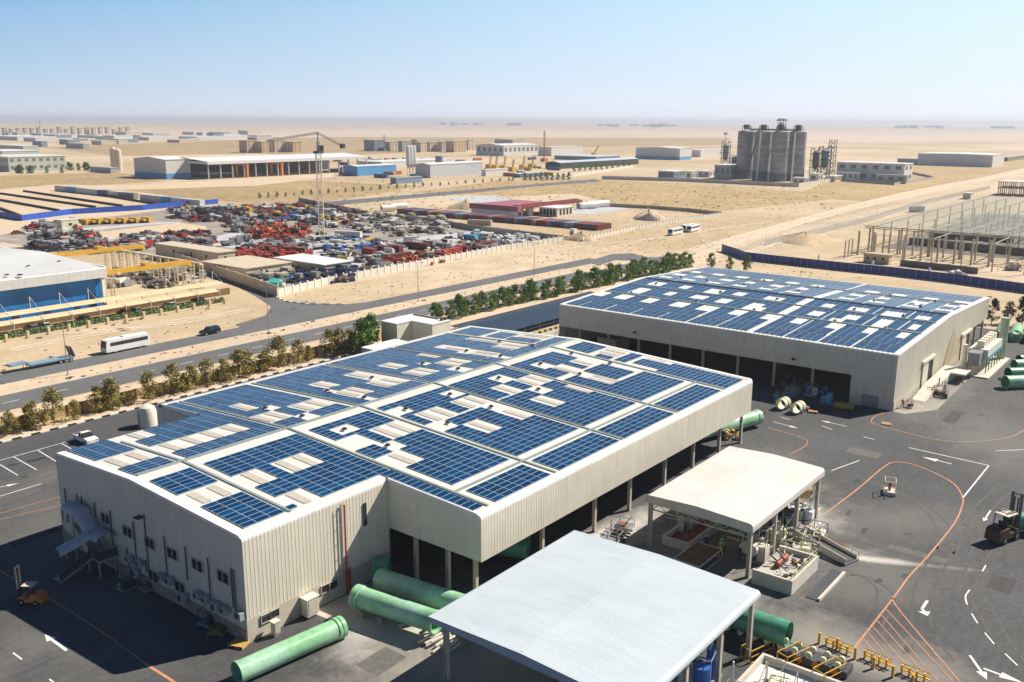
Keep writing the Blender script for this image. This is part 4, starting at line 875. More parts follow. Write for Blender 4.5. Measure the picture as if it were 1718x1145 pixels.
def person(label, loc, rz, shirt, trousers, helmet=None, lean=0.0, arms=((.28,.12),(-.28,.12))):
    "one continuous skinned body, clothing colours by height, helmet as a child"
    V = [(0,0,.95),(0,0,1.15),(0,0,1.38),(0,0,1.50),(0,0,1.60),(0,.0,1.70)]; Ed = [(0,1),(1,2),(2,3),(3,4),(4,5)]; Rr = [.14,.13,.15,.06,.09,.085]
    for s in (-1, 1):
        b = len(V); V += [(0,s*.10,.90),(.02,s*.11,.5),(0,s*.12,.08),(.14,s*.13,.04)]; Ed += [(0,b),(b,b+1),(b+1,b+2),(b+2,b+3)]; Rr += [.10,.07,.05,.04]
    for s, (ax, ay) in zip((-1, 1), arms):
        b = len(V); V += [(0,s*.2,1.42),(ax*.4,s*(.27),1.15),(ax+.15,s*.25,1.0+ay),(ax+.24,s*.25,.99+ay)]; Ed += [(2,b),(b,b+1),(b+1,b+2),(b+2,b+3)]; Rr += [.07,.05,.04,.035]
    for s, b in ((-1, 17), (1, 21)):
        pass
    V = [(x+lean*max(0, z-.95), y, z) for x, y, z in V]
    me = bpy.data.meshes.new('person'); me.from_pydata(V, Ed, []); o = bpy.data.objects.new('person', me); sc.collection.objects.link(o)
    sk = o.modifiers.new('skin', 'SKIN'); ss = o.modifiers.new('sub', 'SUBSURF'); ss.levels = ss.render_levels = 1
    for i, v in enumerate(me.skin_vertices[0].data): v.radius = (Rr[i], Rr[i]); v.use_root = (i == 0)
    dg = bpy.context.evaluated_depsgraph_get(); m2_ = bpy.data.meshes.new_from_object(o.evaluated_get(dg)); o.modifiers.clear(); o.data = m2_
    skin = M('skin', (.30,.17,.10), .6); m2_.materials.clear()
    for m in (shirt, trousers, skin): m2_.materials.append(m)
    for p in m2_.polygons:
        c = p.center; z = c.z; p.use_smooth = True
        p.material_index = 2 if (z > 1.53 or (abs(c.y) > .2 and z < 1.12 and c.x > .2)) else (0 if z > .95 or abs(c.y) > .22 else 1)
    o.location = loc; o.rotation_euler.z = rz; tag(o, label, 'person')
    if helmet: hb = MB(); hb.lathe((lean*.75, 0, 1.70), (lean*.75, 0, 2), [(0,.15),(.02,.125),(.09,.11),(.14,.05),(.15,0)], helmet, 12); hb.build('helmet', o, smooth=True)
    return o
m_hv = M('hi_vis_green', (.22,.75,.08), .7, var=0); m_hvy = M('hi_vis_yellow', (.5,.75,.05), .7, var=0); m_bt = M('dark_work_trousers', (.03,.04,.07), .8)
person('worker in a green hi-vis vest and white helmet bending under the white machine shed', at(1215, 927), 2.4, m_hv, m_bt, m_white, .55)
person('worker in a yellow hi-vis vest crouching beside the green vested worker', at(1209, 934), 2.0, m_hvy, m_bt, m_white, .2)
person('worker in dark overalls and white helmet near the shed post', at(1241, 940), 1.0, m_bt, m_bt, m_white, .1)
person('worker in dark clothes and white helmet beside the blue column in the shed', at(1185, 921), 2.5, M('blue_overall', (.03,.05,.14), .8), m_bt, m_white, .1)
person('worker in a red shirt sitting at the corner of the second warehouse', at(1514, 684), 3.0, m_red, m_bt, None, .35)
# ================================================================ pipes
def pipe(label, a, b, r, m, collar=.5, wall=.05, group=None, n=28, name='pipe'):
    a = Vector(a); b = Vector(b); L = (b-a).length; c = (a+b)/2; d = (b-a).normalized()
    o = MB(); A = c*0-d*L/2; B_ = d*L/2; ri = r-wall
    prof = [(0,ri),(0,r+.06),(.35,r+.06),(.36,r)]
    if collar: prof += [(L-.9,r),(L-.88,r+.1),(L-.55,r+.1),(L-.54,r+.01),(L-.42,r+.01),(L-.41,r+.09),(L-.02,r+.09)]
    prof += [(L,r),(L,ri),(L-.01,ri),(0,ri)]
    o.lathe(A, B_, prof, m, n); ob = o.build(name, smooth='auto'); ob.location = c
    return tag(ob, label, 'pipe', group)
def gp(p, z): q = G(*p); return Vector((q.x, q.y, z))
pipe('long pale green pipe lying alone by the nearest warehouse corner', Vector((43.6, 65.9, 1.05)), Vector((55.0, 64.5, 1.05)), 1.02, m_green)
pipe('pale green pipe on low trestles, the closer of two under the blue roof edge', Vector((60.4, 56.6, 1.9)), Vector((59.0, 66.8, 1.9)), 1.12, m_green)
pipe('pale green pipe behind its twin, running under the pale blue roof', Vector((64.8, 54.0, 1.9)), Vector((63.1, 67.6, 1.9)), 1.12, m_green, 0)
pipe('sea green pipe with dark open end poking from the pale blue roof', Vector((79.6, 41.5, 1.95)), Vector((79.9, 28.6, 1.95)), 1.25, m_green2, 0)
pipe('green pipe with dark mouth lying inside the open side of the nearest warehouse', Vector((77, 64, 1.9)), Vector((79.2, 59.6, 1.9)), 1.3, m_green2, 0)
pipe('pale green pipe end sticking out beyond the far end of the nearest warehouse', Vector((130, 63.5, 1.6)), Vector((143.3, 59.6, 1.6)), 1.2, m_green)
pipe('dull green flanged pipe piece standing in the shade by the inner corner', Vector((64.6, 70.0, 1.6)), Vector((65.6, 68.6, 1.6)), 1.35, m_green2, 0)
fb = FB.location; pipe('sea green pipe carried by the large dark red forklift', Vector((fb.x+2.6, fb.y+.4, 1.5)), Vector((fb.x+6.5, fb.y-6, 1.5)), 1.15, m_green2, 0)
for i, (px, py) in enumerate(((1313,686),(1338,693))):
    q = G(px, py); pipe(['short cream flanged pipe ring in front of the open bays, beside the blue box','short cream flanged pipe ring in front of the open bays, beside the timber'][i], (q.x-.95, q.y+.1, 1.0), (q.x+1.1, q.y-.1, 1.0), .95, m_cream, .5)
q = G(1416, 688); pipe('yellow pipe roller drum lying in the shade of the second warehouse', (q.x-.8, q.y+1.6, .8), (q.x+.3, q.y-1.6, .8), .65, M('dull_yellow', (.34,.2,.03), .6), 0)
for i, (px, py, r_) in enumerate(((1685,652,1.25),(1690,636,1.15),(1700,621,1.1),(1708,612,1.05))):
    q = G(px, py); pipe(['thick green pipe closest on the stack at the right side of the yard','second green pipe from the yard in the stack on the right','third green pipe from the yard in the stack on the right','pale green pipe furthest back in the stack on the right'][i], (q.x, q.y, r_), (q.x+9.5, q.y-8.5, r_), r_, m_green if i % 2 == 0 else m_green2, 0)
for i in range(7):
    y = 41.2-i*3.1; x = 240.5+i*.2; pipe('pale green pipe mouth facing the yard in the row before the dark trees', (x, y, 1.35), (x+10, y+1.5, 1.35), 1.3, m_green, 0, group='pipe mouths in a row before the dark trees')
# trestles under the pair
for i, (x, y) in enumerate(((60.2,58.0),(59.9,60.6),(59.5,63.2),(59.2,65.6))):
    mb = MB(); mb.b2(x-.9, x+.9, y-.12, y+.12, .55, .75, m_conc); mb.b2(x-.7, x-.5, y-.12, y+.12, 0, .55, m_conc); mb.b2(x+.5, x+.7, y-.12, y+.12, 0, .55, m_conc)
    tag(mb.build('trestle'), 'low concrete trestle carrying the pale green pipes beside the blue roof', 'trestle', 'trestles under the green pipes')
# ================================================================ machinery between and under the sheds
def frame_box(mb, x0, x1, y0, y1, z0, z1, r, m):
    for x in (x0, x1):
        for y in (y0, y1): mb.tube((x,y,z0),(x,y,z1),r,m,5)
    for z in (z0, z1):
        for x in (x0, x1): mb.tube((x,y0,z),(x,y1,z),r,m,5)
        for y in (y0, y1): mb.tube((x0,y,z),(x1,y,z),r,m,5)
m_pit = M('pit_brown', (.20,.12,.05), .9, var=.3, scale=1); m_shadeblue = M('painted_blue_floor', (.10,.16,.22), .8, var=.2)
W1 = wthing('lining_pit', 'long cream walled pit with rust red lining inside the white machine shed', 'pit', (97, 48, 0))
mb = MB(); mb.b2(93.2, 102.5, 49.6, 49.9, 0, 1.1, m_concl); mb.b2(93.2, 102.5, 46.2, 46.5, 0, 1.1, m_concl); mb.b2(93.2, 93.5, 46.5, 49.6, 0, 1.1, m_concl); mb.b2(102.2, 102.5, 46.5, 49.6, 0, 1.1, m_concl); mb.build('wall', W1); MB().b2(93.5, 102.2, 46.5, 49.6, .3, .5, m_rust).build('liner', W1)
W2 = wthing('work_platform', 'yellow brown decked platform at the front of the white machine shed', 'platform', (92, 43, 0))
MB().b2(88.6, 94.3, 42.5, 45.8, .95, 1.1, m_pit).build('deck', W2); mb = MB(); frame_box(mb, 88.6, 94.3, 42.5, 45.8, .05, 1.1, .08, m_concl); mb.build('frame', W2)
W3 = wthing('winding_machine', 'blue upright winding machine with a yellow drum under the white shed', 'machine', (104, 43, 0))
mb = MB(); mb.b2(101, 102.3, 41, 43.5, 0, 4.2, m_blu); mb.b2(101.2, 102.1, 43.6, 44.6, 0, 3.2, m_dgrey); mb.build('headstock', W3); mb = MB(); mb.tube((102.4, 42.2, 2.2), (110.5, 42.2, 2.2), 1.0, M('drum_yellow', (.40,.27,.07), .6), 20); mb.build('drum', W3); mb = MB(); mb.b2(109.5, 110.3, 41, 43.4, 0, 2.0, m_dgrey); mb.b2(102.4, 109.4, 41.4, 41.7, 0, .5, m_dgrey); mb.build('bed', W3)
PT = wthing('pump_pit', 'cream walled raised pit with red pumps at the shed corner', 'pit', (95, 35, 0))
mb = MB(); px0, px1, py0, py1 = 90.8, 98.6, 32.6, 37.2
mb.b2(px0, px1, py0, py0+.3, 0, 1.7, m_concl); mb.b2(px0, px0+.3, py0+.31, py1, 0, 1.7, m_concl); mb.b2(px1-.3, px1, py0+.31, py1, 0, 1.7, m_concl); mb.build('wall', PT); MB().b2(px0+.31, px1-.31, py0+.31, py1, 0, 1.1, m_conc).build('floor', PT)
for x in (94.4, 96.0): mb = MB(); mb.tube((x-.6, 35.6, 1.55), (x+.6, 35.6, 1.55), .33, M('pump_rust_red', (.25,.05,.03), .6, var=.3, scale=3), 12); mb.b2(x-.5, x+.5, 35.3, 35.9, 1.1, 1.3, m_dgrey); mb.tube((x, 35.6, 1.6), (x, 36.6, 2.2), .12, m_dgrey, 8); mb.build('pump', PT)
mb = MB(); R = random.Random(15)
for i in range(16): x, y = R.uniform(px0+.8, px1-.8), R.uniform(33.2, 34.9); mb.box((x, y, 1.25), (R.uniform(.2,.7), R.uniform(.15,.5), R.uniform(.15,.5)), R.choice([m_dgrey, m_cream, m_concl, m_rust]), R.random())
for i in range(7): x = R.uniform(px0+.5, px1-2); mb.tube((x, R.uniform(33,36.8), 1.3), (x+R.uniform(.6,2), R.uniform(33,36.8), R.uniform(1.2,1.8)), .07, R.choice([m_grey, m_cream]), 6)
mb.build('pipework', PT)
mb = MB()
for i in range(10): mb.tube((px0+.15+i*.83, py0+.15, 1.7), (px0+.15+i*.83, py0+.15, 2.6), .025, m_cream, 5)
for z in (2.15, 2.6): mb.tube((px0+.15, py0+.15, z), (px1-.15, py0+.15, z), .025, m_cream, 5); mb.tube((px1-.15, py0+.15, z), (px1-.15, py1, z), .025, m_cream, 5)
mb.build('handrail', PT)
GT = wthing('drain_trench', 'grey grated trench strip on the slab in front of the pump pit', 'trench', (95, 30.5, 0)); mb = MB(); mb.b2(91.5, 99.5, 30.0, 31.3, .0, .08, m_dgrey); mb.b2(91.5, 99.5, 29.7, 29.99, 0, .3, m_concl); mb.build('grating', GT)
HC = thing('hopper_conveyor', 'long cream conveyor trough with handrails stretching into the yard', 'conveyor', at(1375, 905), 0)
a = G(1340, 905); b = G(1428, 946); d = (b-a); HC.rotation_euler.z = atan2(d.y, d.x); HC.location = a; L = d.length
mb = MB(); mb.xprism([(0,.2),(L,.1),(L,.8),(0,1.6)], -1.0, -.9, m_concl); mb.xprism([(0,.2),(L,.1),(L,.8),(0,1.6)], .9, 1.0, m_concl); mb.xprism([(0,.9),(L,.3),(L,.45),(0,1.05)], -.9, .9, m_dgrey); mb.build('trough', HC)
mb = MB()
for i in range(9): x = L*i/8; mb.tube((x,1.3,.1),(x,1.3,1.7-.6*i/8),.04,m_yel,5)
mb.tube((0,1.3,1.7),(L,1.3,1.1),.04,m_yel,5); mb.build('handrail', HC)
for i in (0, 4, 8): x = L*i/8; MB().b2(x-.1, x+.1, -1.2, 1.2, 0, .3, m_grey).build('support', HC)
R = random.Random(5)
def rig(name, label, cat, loc, dims, cols, n, seed, tubes=10):
    "a machine: base skid, tanks, pipework and a frame, each a part"
    R = random.Random(seed); r = thing(name, label, cat, loc, R.uniform(0, .4)); X, Y, Z = dims
    mb = MB(); mb.b2(-X/2, X/2, -Y/2, Y/2, 0, .25, m_grey); mb.build('skid', r)
    for i in range(n):
        mb = MB(); x, y = R.uniform(-X*.35, X*.35), R.uniform(-Y*.35, Y*.35); q = R.random(); m = R.choice(cols); s = min(X, Y)*R.uniform(.14, .26)
        if q < .45: mb.tube((x, y, .25), (x, y, Z*R.uniform(.4, .8)), s, m, 12)
        elif q < .7: mb.tube((x-s*1.6, y, Z*.4), (x+s*1.6, y, Z*.4), s*.8, m, 12); mb.b2(x-s, x+s, y-.1, y+.1, .25, Z*.3, m_grey)
        else: mb.box((x, y, .25+Z*.22), (s*2, s*1.6, Z*.44), m)
        mb.build(R.choice(['tank', 'motor', 'cabinet']) if q >= .7 else 'tank', r)
    mb = MB()
    for i in range(tubes):
        p = Vector((R.uniform(-X/2, X/2), R.uniform(-Y/2, Y/2), R.uniform(.3, Z))); d = [Vector((1,0,0)), Vector((0,1,0)), Vector((0,0,1))][R.randrange(3)]*R.uniform(.5, 2.2); mb.tube(p, p+d, R.uniform(.04, .09), R.choice(cols+[m_grey]), 6)
    frame_box(mb, -X/2+.1, X/2-.1, -Y/2+.1, Y/2-.1, .25, Z, .05, R.choice([m_grey, m_dgrey])); mb.build('pipework', r); return r
rig('valve_station', 'rusty and cream valve station on the slab beside the pump pit', 'machine', (101.6, 35.2, 0), (4.5, 3.2, 2.2), [m_concl, m_rust, m_cream], 5, 84, 24)
rig('spare_parts_stack', 'stack of cream and grey spare parts by the third shed post', 'machine', (106.5, 36, 0), (4, 2.4, 1.5), [m_concl, m_grey, m_white], 6, 85, 18)
rig('mixing_machine', 'tangle of cream hoses and pipes beside the shed corner post', 'machine', (97.5, 39.5, 0), (4, 3.5, 4.3), [m_concl, m_clad, m_cream], 4, 31, 34)
rig('dosing_unit', 'cream and light blue dosing unit on the dusty slab beyond the shed posts', 'machine', at(1345, 868), (4, 3, 2.6), [m_white, m_lblu, m_cream], 5, 32, 14)
rig('pump_skid', 'dark pump skid with white tanks between the shed posts', 'machine', at(1322, 880), (4, 3, 2.4), [m_white, m_grey, m_dgrey], 5, 33, 18)
rig('filter_unit', 'white and grey filter unit standing against the third shed post', 'machine', at(1300, 905), (3, 3, 2.6), [m_white, m_cream, m_dgrey], 4, 34, 14)
rig('hydraulic_unit', 'blue hydraulic unit with curved hoses behind the blue roof posts', 'machine', (69.5, 33.2, 0), (5, 4, 4.2), [m_blu, m_white, m_blu], 6, 35, 16)
rig('pump_set', 'small black and white pump set by the blue roof posts', 'machine', (68, 28.6, 0), (4, 2.5, 1.8), [m_white, m_dgrey, m_grey], 5, 36, 14)
q = G(1330, 845); pipe('ochre drum lying on a stand beyond the white machine shed', (q.x-1.5, q.y+1.6, 1.6), (q.x+1.5, q.y-1.8, 1.6), .8, M('ochre_drum', (.40,.27,.10), .6), 0)
# walled basin near the bottom
rig('curing_rig', 'grey and cream curing rig along the rear side of the white machine shed', 'machine', (100, 49.5, 0), (9, 2.2, 3.2), [m_concl, m_grey, m_cream], 7, 71, 26)
rig('resin_mixer', 'cream resin mixer with dark motor under the middle of the white shed', 'machine', (106.5, 47.3, 0), (5, 3, 3.4), [m_cream, m_dgrey, m_blu], 6, 72, 20)
rig('bent_pipe_frame', 'bent cream pipe frame standing on the slab before the second shed post', 'machine', (101.5, 38.6, 0), (3.5, 2.2, 3.2), [m_concl, m_cream], 3, 73, 22)  # a standing frame of bent pipes, not a rack for hoses
rig('handling_cart', 'low grey handling cart in the dusty lane between the two sheds', 'cart', (86, 53.5, 0), (5, 2, 1.2), [m_grey, m_white], 3, 74, 12)
rig('steel_trolley', 'rusty steel trolley by the open side of the nearest warehouse', 'cart', (92.5, 55.6, 0), (6, 2.2, .9), [m_grey, m_rust], 2, 75, 14)
for k, (px, py, lb) in enumerate(((1040,905,'dark steel steps stacked on the pale lane beside the blue roof'),(1150,1000,'grey cable coil left on the slab behind the blue roof'),(740,1083,'cream timber bearers stacked at the blue roof corner post'))):
    q = G(px, py); mb = MB()
    if k == 0:
        for i in range(5): mb.b2(-.9+i*.42, -.5+i*.42, -1.1, 1.1, .1+i*.22, .2+i*.22, m_dgrey)
    elif k == 1: mb.lathe((0,0,0), (0,0,1), [(.05,.5),(.05,.9),(.3,.9),(.3,.5),(.05,.5)], m_dgrey, 16)
    else:
        for i in range(9): mb.box((R.uniform(-.4,.4), -1.4+i*.35, .12+.22*(i % 3)), (2.4, .22, .2), m_concl, R.uniform(-.15,.15))
    tag(mb.build(['step_stack','cable_coil','timber_stack'][k], loc=q), lb, ['steps','coil','timber'][k])
BN = wthing('walled_basin', 'cream kerbed basin with a white slab beside the blue roof posts', 'basin', (69, 27, 0))
mb = MB(); mb.b2(62, 77, 29.6, 29.9, 0, .9, m_concl); mb.b2(76.7, 77, 22, 29.59, 0, .9, m_concl); mb.build('kerb_wall', BN); MB().b2(62, 76.69, 22, 29.59, .02, .25, M('white_slab', (.7,.66,.6), .8, var=.15)).build('slab', BN)
# roller bed with hazard stripes
RB = wthing('roller_bed', 'dark roller bed with cream rollers and orange hazard patches under the sea green pipe', 'conveyor', (80, 33, 0))
a = Vector((79.5, 41, 0)); b = Vector((79.9, 22.6, 0)); d = (b-a).normalized(); q = Vector((-d.y, d.x, 0)); L = (b-a).length; ang = atan2(d.y, d.x)
mb = MB(); mb.box((a+b)/2+Vector((0,0,.35)), (L, 1.9, .7), m_dgrey, ang); mb.build('bed', RB)
mb = MB()
for i in range(3): mb.box(a+d*(L-1.2-i*1.7)-q*.96+Vector((0,0,.4)), (.7, .04, .5), m_org, ang)
mb.build('hazard_patch', RB)
for i in range(13):
    c = a+d*(1+i*(L-2)/12); mb = MB()
    for s in (-.6, .6): mb.tube(c+q*(s-.12)+Vector((0,0,.95)), c+q*(s+.12)+Vector((0,0,.95)), .33, m_cream, 10); mb.box(c+q*s+Vector((0,0,.8)), (.3,.5,.3), m_clad, ang)
    mb.build('roller', RB)
for i, (px, py, lb) in enumerate(((1330,1110,'yellow guard frame at the foot of the roller bed'),(1270,1100,'yellow guard frame against the walled basin corner'),(1390,1138,'yellow guard frame cut by the bottom edge of the picture'))):
    q_ = G(px, py); mb = MB(); frame_box(mb, -1.6, 1.6, -.6, .6, .05, 1.3, .05, m_yel); mb.tube((-1.6,-.6,.65), (1.6,-.6,.65), .04, m_yel, 5); tag(mb.build('guard_frame', loc=q_, rz=-.3), lb, 'guard')
rig('motor_set', 'black and cream motor set inside the kerbed basin', 'machine', (72, 26.5, 0), (5, 3, 1.8), [m_dgrey, m_cream, m_white], 6, 81, 20)
# yellow barrier posts and rails along the line
for i, (px, py) in enumerate(((1374,1080),(1404,1090),(1434,1106),(1465,1122),(1497,1137),(1530,1152))):
    c = G(px, py); mb = MB(); mb.box((0,0,.6), (.22,.22,1.2), m_yel); tag(mb.build('bollard', loc=c), 'square yellow post in the line beside the yellow pipe rack', 'bollard', 'yellow posts along the conveyor line')
for i, (p0, p1, lb) in enumerate((((1384,1081),(1430,1101),'yellow roller rack between posts nearest the sea green pipe'),((1448,1103),(1496,1124),'middle yellow roller rack between posts by the orange hatching'),((1510,1128),(1560,1148),'yellow roller rack at the bottom edge below the orange hatching'))):
    a = G(*p0); b = G(*p1); r = thing('roller_rack', lb, 'rack', a, atan2(b.y-a.y, b.x-a.x), 'yellow roller racks'); L = (b-a).length
    mb = MB(); mb.tube((0,-.2,.7),(L,-.2,.7),.05,m_yel,6); mb.tube((0,.2,.9),(L,.2,.9),.05,m_yel,6); mb.b2(0,L,-.1,.1,.35,.45,m_yel); mb.build('rail', r)
    for k in range(4): x = L*(k+.3)/4; MB().b2(x-.06,x+.06,-.25,.25,0,.9,m_yel).build('stand', r)
# caged hydrant, pallets, litter
CG = thing('valve_cage', 'small yellow caged red valve set on a plinth in the open yard', 'valve', at(1492, 828), .3)
MB().box((0,0,.25), (2.2,1.6,.5), m_concl).build('plinth', CG); mb = MB(); frame_box(mb, -1,1,-.7,.7,.5,2.0,.05,m_cream); mb.build('cage', CG)
mb = MB(); mb.tube((-.3,0,.5),(-.3,0,1.7),.13,m_red,8); mb.tube((.3,.1,.5),(.3,.1,1.4),.11,m_red,8); mb.tube((-.3,0,1.1),(.3,.1,1.1),.09,m_rust,8); mb.box((-.3,0,1.75),(.5,.1,.1),m_red); mb.build('valve', CG)
def pallet(label, loc, rz, m=m_wood, s=1.2, h=.16, load=None):
    r = thing('pallet', label, 'pallet', loc, rz); mb = MB()
    for i in range(5): mb.b2(-s/2+i*s/5+.02, -s/2+(i+1)*s/5-.03, -s/2, s/2, h-.03, h, m)
    for y in (-s/2+.06, 0, s/2-.06): mb.b2(-s/2, s/2, y-.05, y+.05, 0, h-.03, m)
    mb.build('deck', r)
    if load: MB().box((0,0,h+.25), (s*.8,s*.8,.5), load).build('load', r)
    return r
pallet('yellow timber pallet near the warehouse corner by the green pipe', at(402, 1082), .4, M('yellow_timber', (.55,.33,.08), .8), 1.6, .3)
pallet('single timber pallet lying alone on the yard before the second warehouse', at(1487, 712), .2, m_wood, 1.5)
pallet('pile of pale timber by the short cream pipe rings', at(1364, 692), .3, m_wood, 1.6, .3)
pallet('reddish scrap pile on a pallet by the short cream pipe rings', at(1352, 688), .3, m_rust, 1.4, .2, M('pinkish_scrap', (.5,.3,.25), .8))
pallet('cardboard load on a pallet in the shade near the warehouse corner', at(366, 1062), .5, m_wood, 1.6, .2, m_pit)
rig('barrel_cart', 'dark cart with a blue canister in the shade by the wall', 'cart', at(353, 1044), (2, 1.6, 1.6), [m_blu, m_dgrey], 3, 41, 5)
rig('blue_machine', 'bright blue upright machine under the second warehouse fascia', 'machine', at(1388, 676), (2.4, 2.4, 2.8), [m_lblu, m_blu], 4, 42, 8)
rig('blue_machine', 'round light blue machine in the shaded bay of the second warehouse', 'machine', at(1360, 663), (2.4, 2.2, 2.0), [m_lblu, m_white], 3, 43, 6)
rig('green_machine', 'dark green machine in the shaded bay behind the cream pipe rings', 'machine', at(1328, 660), (5, 3, 2.6), [m_green2, m_dgrey, m_grey], 5, 44, 12)
rig('blue_box_unit', 'small blue box unit directly behind the first cream pipe ring', 'machine', at(1307, 672), (2, 1.6, 1.3), [m_lblu], 2, 45, 4)
rig('scrap_stand', 'brown metal stand with offcuts on the apron beside the second warehouse', 'stand', at(1577, 664), (4, 2.2, 1.4), [m_rust, m_dgrey, m_pit], 6, 46, 22)
rig('work_bench', 'cluttered bench with a white barrel at the warehouse corner', 'bench', at(1524, 683), (2.4, 1.4, 1.1), [m_white, m_rust], 3, 47, 6)
rig('air_compressor', 'grey and dark compressor in the shade at the foot of the end wall', 'machine', at(217, 985), (2.2, 1.6, 1.5), [m_dgrey, m_grey], 4, 48, 6)
rig('drum_set', 'dark red and black drums stacked in the shade below the end wall', 'drum', at(255, 985), (2.4, 1.6, 1.3), [m_maroon, m_dgrey], 5, 49, 2)
for k, (px, py, lb) in enumerate(((1230,738,'yellow'),(1213,733,'first'),(1190,735,'x'))):
    q = G(px, py); o = thing('fitting_stack', ['heap of yellow pipe fittings at the far corner post of the nearest warehouse','ring shaped pale pipe fittings stacked beside the far corner post','orange pipe fitting just inside the far end of the nearest warehouse'][k], 'fitting', q, 0)
    for j in range(5):
        mb = MB(); x, y, z = R.uniform(-1.2, 1.2), R.uniform(-1, 1), R.uniform(.45, 1.3); mb.lathe((x,y,z), (x+.5, y+.3, z), [(0,.35),(0,.5),(.5,.5),(.5,.35),(0,.35)], [M('fitting_yellow', (.62,.42,.15), .7), m_cream, m_org][k], 14); mb.build('fitting', o)
# dust collector beside the second warehouse
DC = wthing('dust_collector', 'white and blue dust collector on green legs outside the second warehouse', 'dust collector', (212, 38, 0))
mb = MB(); mb.b2(203.5, 217, 36.8, 40.4, 3.0, 5.2, m_clad); mb.build('body', DC); MB().b2(203.6, 217, 36.7, 36.79, 3.2, 3.8, m_lblu).build('blue_band', DC)
for i in range(5): mb = MB(); mb.tube((205.5+i*2.5, 38.6, 5.2), (205.5+i*2.5, 38.6, 6.6), 1.0, m_clad, 4); mb.build('filter_head', DC)
for i in range(5): mb = MB(); mb.tube((205+i*2.6, 38.6, 3.0), (205+i*2.6, 38.6, 1.4), 1.2, m_grey, 8, .25); mb.build('hopper', DC)
for i in range(6):
    for y in (36.9, 40.3): MB().tube((203.6+i*2.66, y, 0), (203.6+i*2.66, y, 3.0), .1, M('leg_green', (.12,.26,.20), .6), 6).build('leg', DC)
mb = MB(); mb.tube((200.2, 40.5, 0), (200.2, 40.5, 6.5), .5, m_clad, 12); mb.b2(200, 203.4, 37.6, 39.8, 2.4, 5.0, m_grey); mb.build('duct', DC); MB().tube((219.8, 37.2, 0), (219.8, 37.2, 9.3), .85, M('stack_green_grey', (.42,.46,.34), .6), 16).build('stack', DC)
MB().b2(200, 221, 35.6, 41, 0, .3, m_concl).build('plinth', DC)
LP = wthing('loading_platform', 'cream sloped loading platform beside the second warehouse doors', 'platform', (192, 41, 0))
mb = MB(); mb.xprism([(176,0),(184,1.3),(199,1.9),(199,0)], 41.2, 43.6, m_concl); mb.b2(193, 199, 38.5, 41.19, 1.7, 2.0, m_concl); mb.build('ramp', LP)
for x, y in ((193.3,38.8),(198.7,38.8)): MB().tube((x,y,0),(x,y,1.7),.1,m_grey,6).build('post', LP)
# big silo tank beside the parking and yellow/black barrels near the solar canopy
WT = thing('water_tank', 'cream domed water tank behind the notch of the nearest warehouse', 'tank', at(262, 700), 0); WT.location = (78.6, 139.2, 0); WT.scale = (.72, .72, .72)
mb = MB(); mb.lathe((0,0,0), (0,0,8), [(0,2.1),(3.6,2.1),(4.6,1.7),(5.1,.9),(5.25,0)], m_clad, 24); mb.build('shell', WT, smooth='auto'); mb = MB(); mb.tube((-2.2,-.3,0),(-2.2,-.3,4.6),.05,m_grey,6); mb.tube((-2.2,.3,0),(-2.2,.3,4.6),.05,m_grey,6); mb.build('ladder', WT)
rig('barrier_stack', 'heap of yellow and black striped barriers by the solar canopy kerb', 'barrier', (176, 122, 0), (6, 3, 1.8), [m_yel, m_vent, m_cream], 8, 51, 26)
rig('barrier_stack', 'yellow and black frames stacked at the corner of the second warehouse', 'barrier', (184, 120.5, 0), (6, 3, 2.6), [m_yel, m_vent, m_cream], 8, 52, 26)
tag(MB().b2(170.2, 175.8, 104.5, 109.5, 0, 3.2, M('tan_kiosk', (.42,.31,.23), .8)).build('site_cabin'), 'tan box cabin standing inside the first open bay of the second warehouse', 'cabin')
# ================================================================ left works: blue building, carports
def ddir(px, py=300): d = rt*((px-859)/CF)-up*((py-572.5)/CF)+fw; return d
BB = wthing('workshop', 'white roofed workshop with deep white fascia over a bright blue front', 'workshop', (100, 270, 0))
m_bwl = M('bright_blue_wall', (.015,.19,.50), .5, var=.25, scale=.25, var2=.3, scale2=.12)
mb = MB(); ribsheet(mb, [(238.6, 8.5), (238.6, 10.9), (238.9, 11.15), (275, 12.3), (306, 11), (306, 0)], 50, 126.8, M('off_white_roof', (.62,.62,.60), .5, var=.05, var2=.08, scale2=.05), 1.6, .012); mb.build('roof', BB)
mb = MB(); mb.b2(50, 126.0, 240.6, 240.9, 0, 8.6, m_bwl); mb.build('wall', BB); MB().b2(126.3, 126.85, 238.9, 306, 8.4, 11.4, m_white).build('side_fascia', BB); MB().b2(125.4, 126.2, 238.9, 239.7, 0, 8.6, m_white).build('corner_post', BB)
MB().b2(126.01, 126.2, 241, 305, 0, 8.6, m_clad).build('side_wall', BB)
for x in (60, 72, 84, 96, 103, 111, 119): MB().b2(x-.7, x+.7, 240.45, 240.59, 0, 2.6, M('door_navy', (.02,.05,.14), .6)).build('door', BB)
for px, py in ((12,463),(33,463),(48,448),(100,440),(35,463)): q = G(px, py, 11.6); vent(BB, q.x, q.y, 11.6, 1.6)
m_shade = M('tan_shade_cloth', (.66,.50,.30), .85, var=.07, scale=.8)
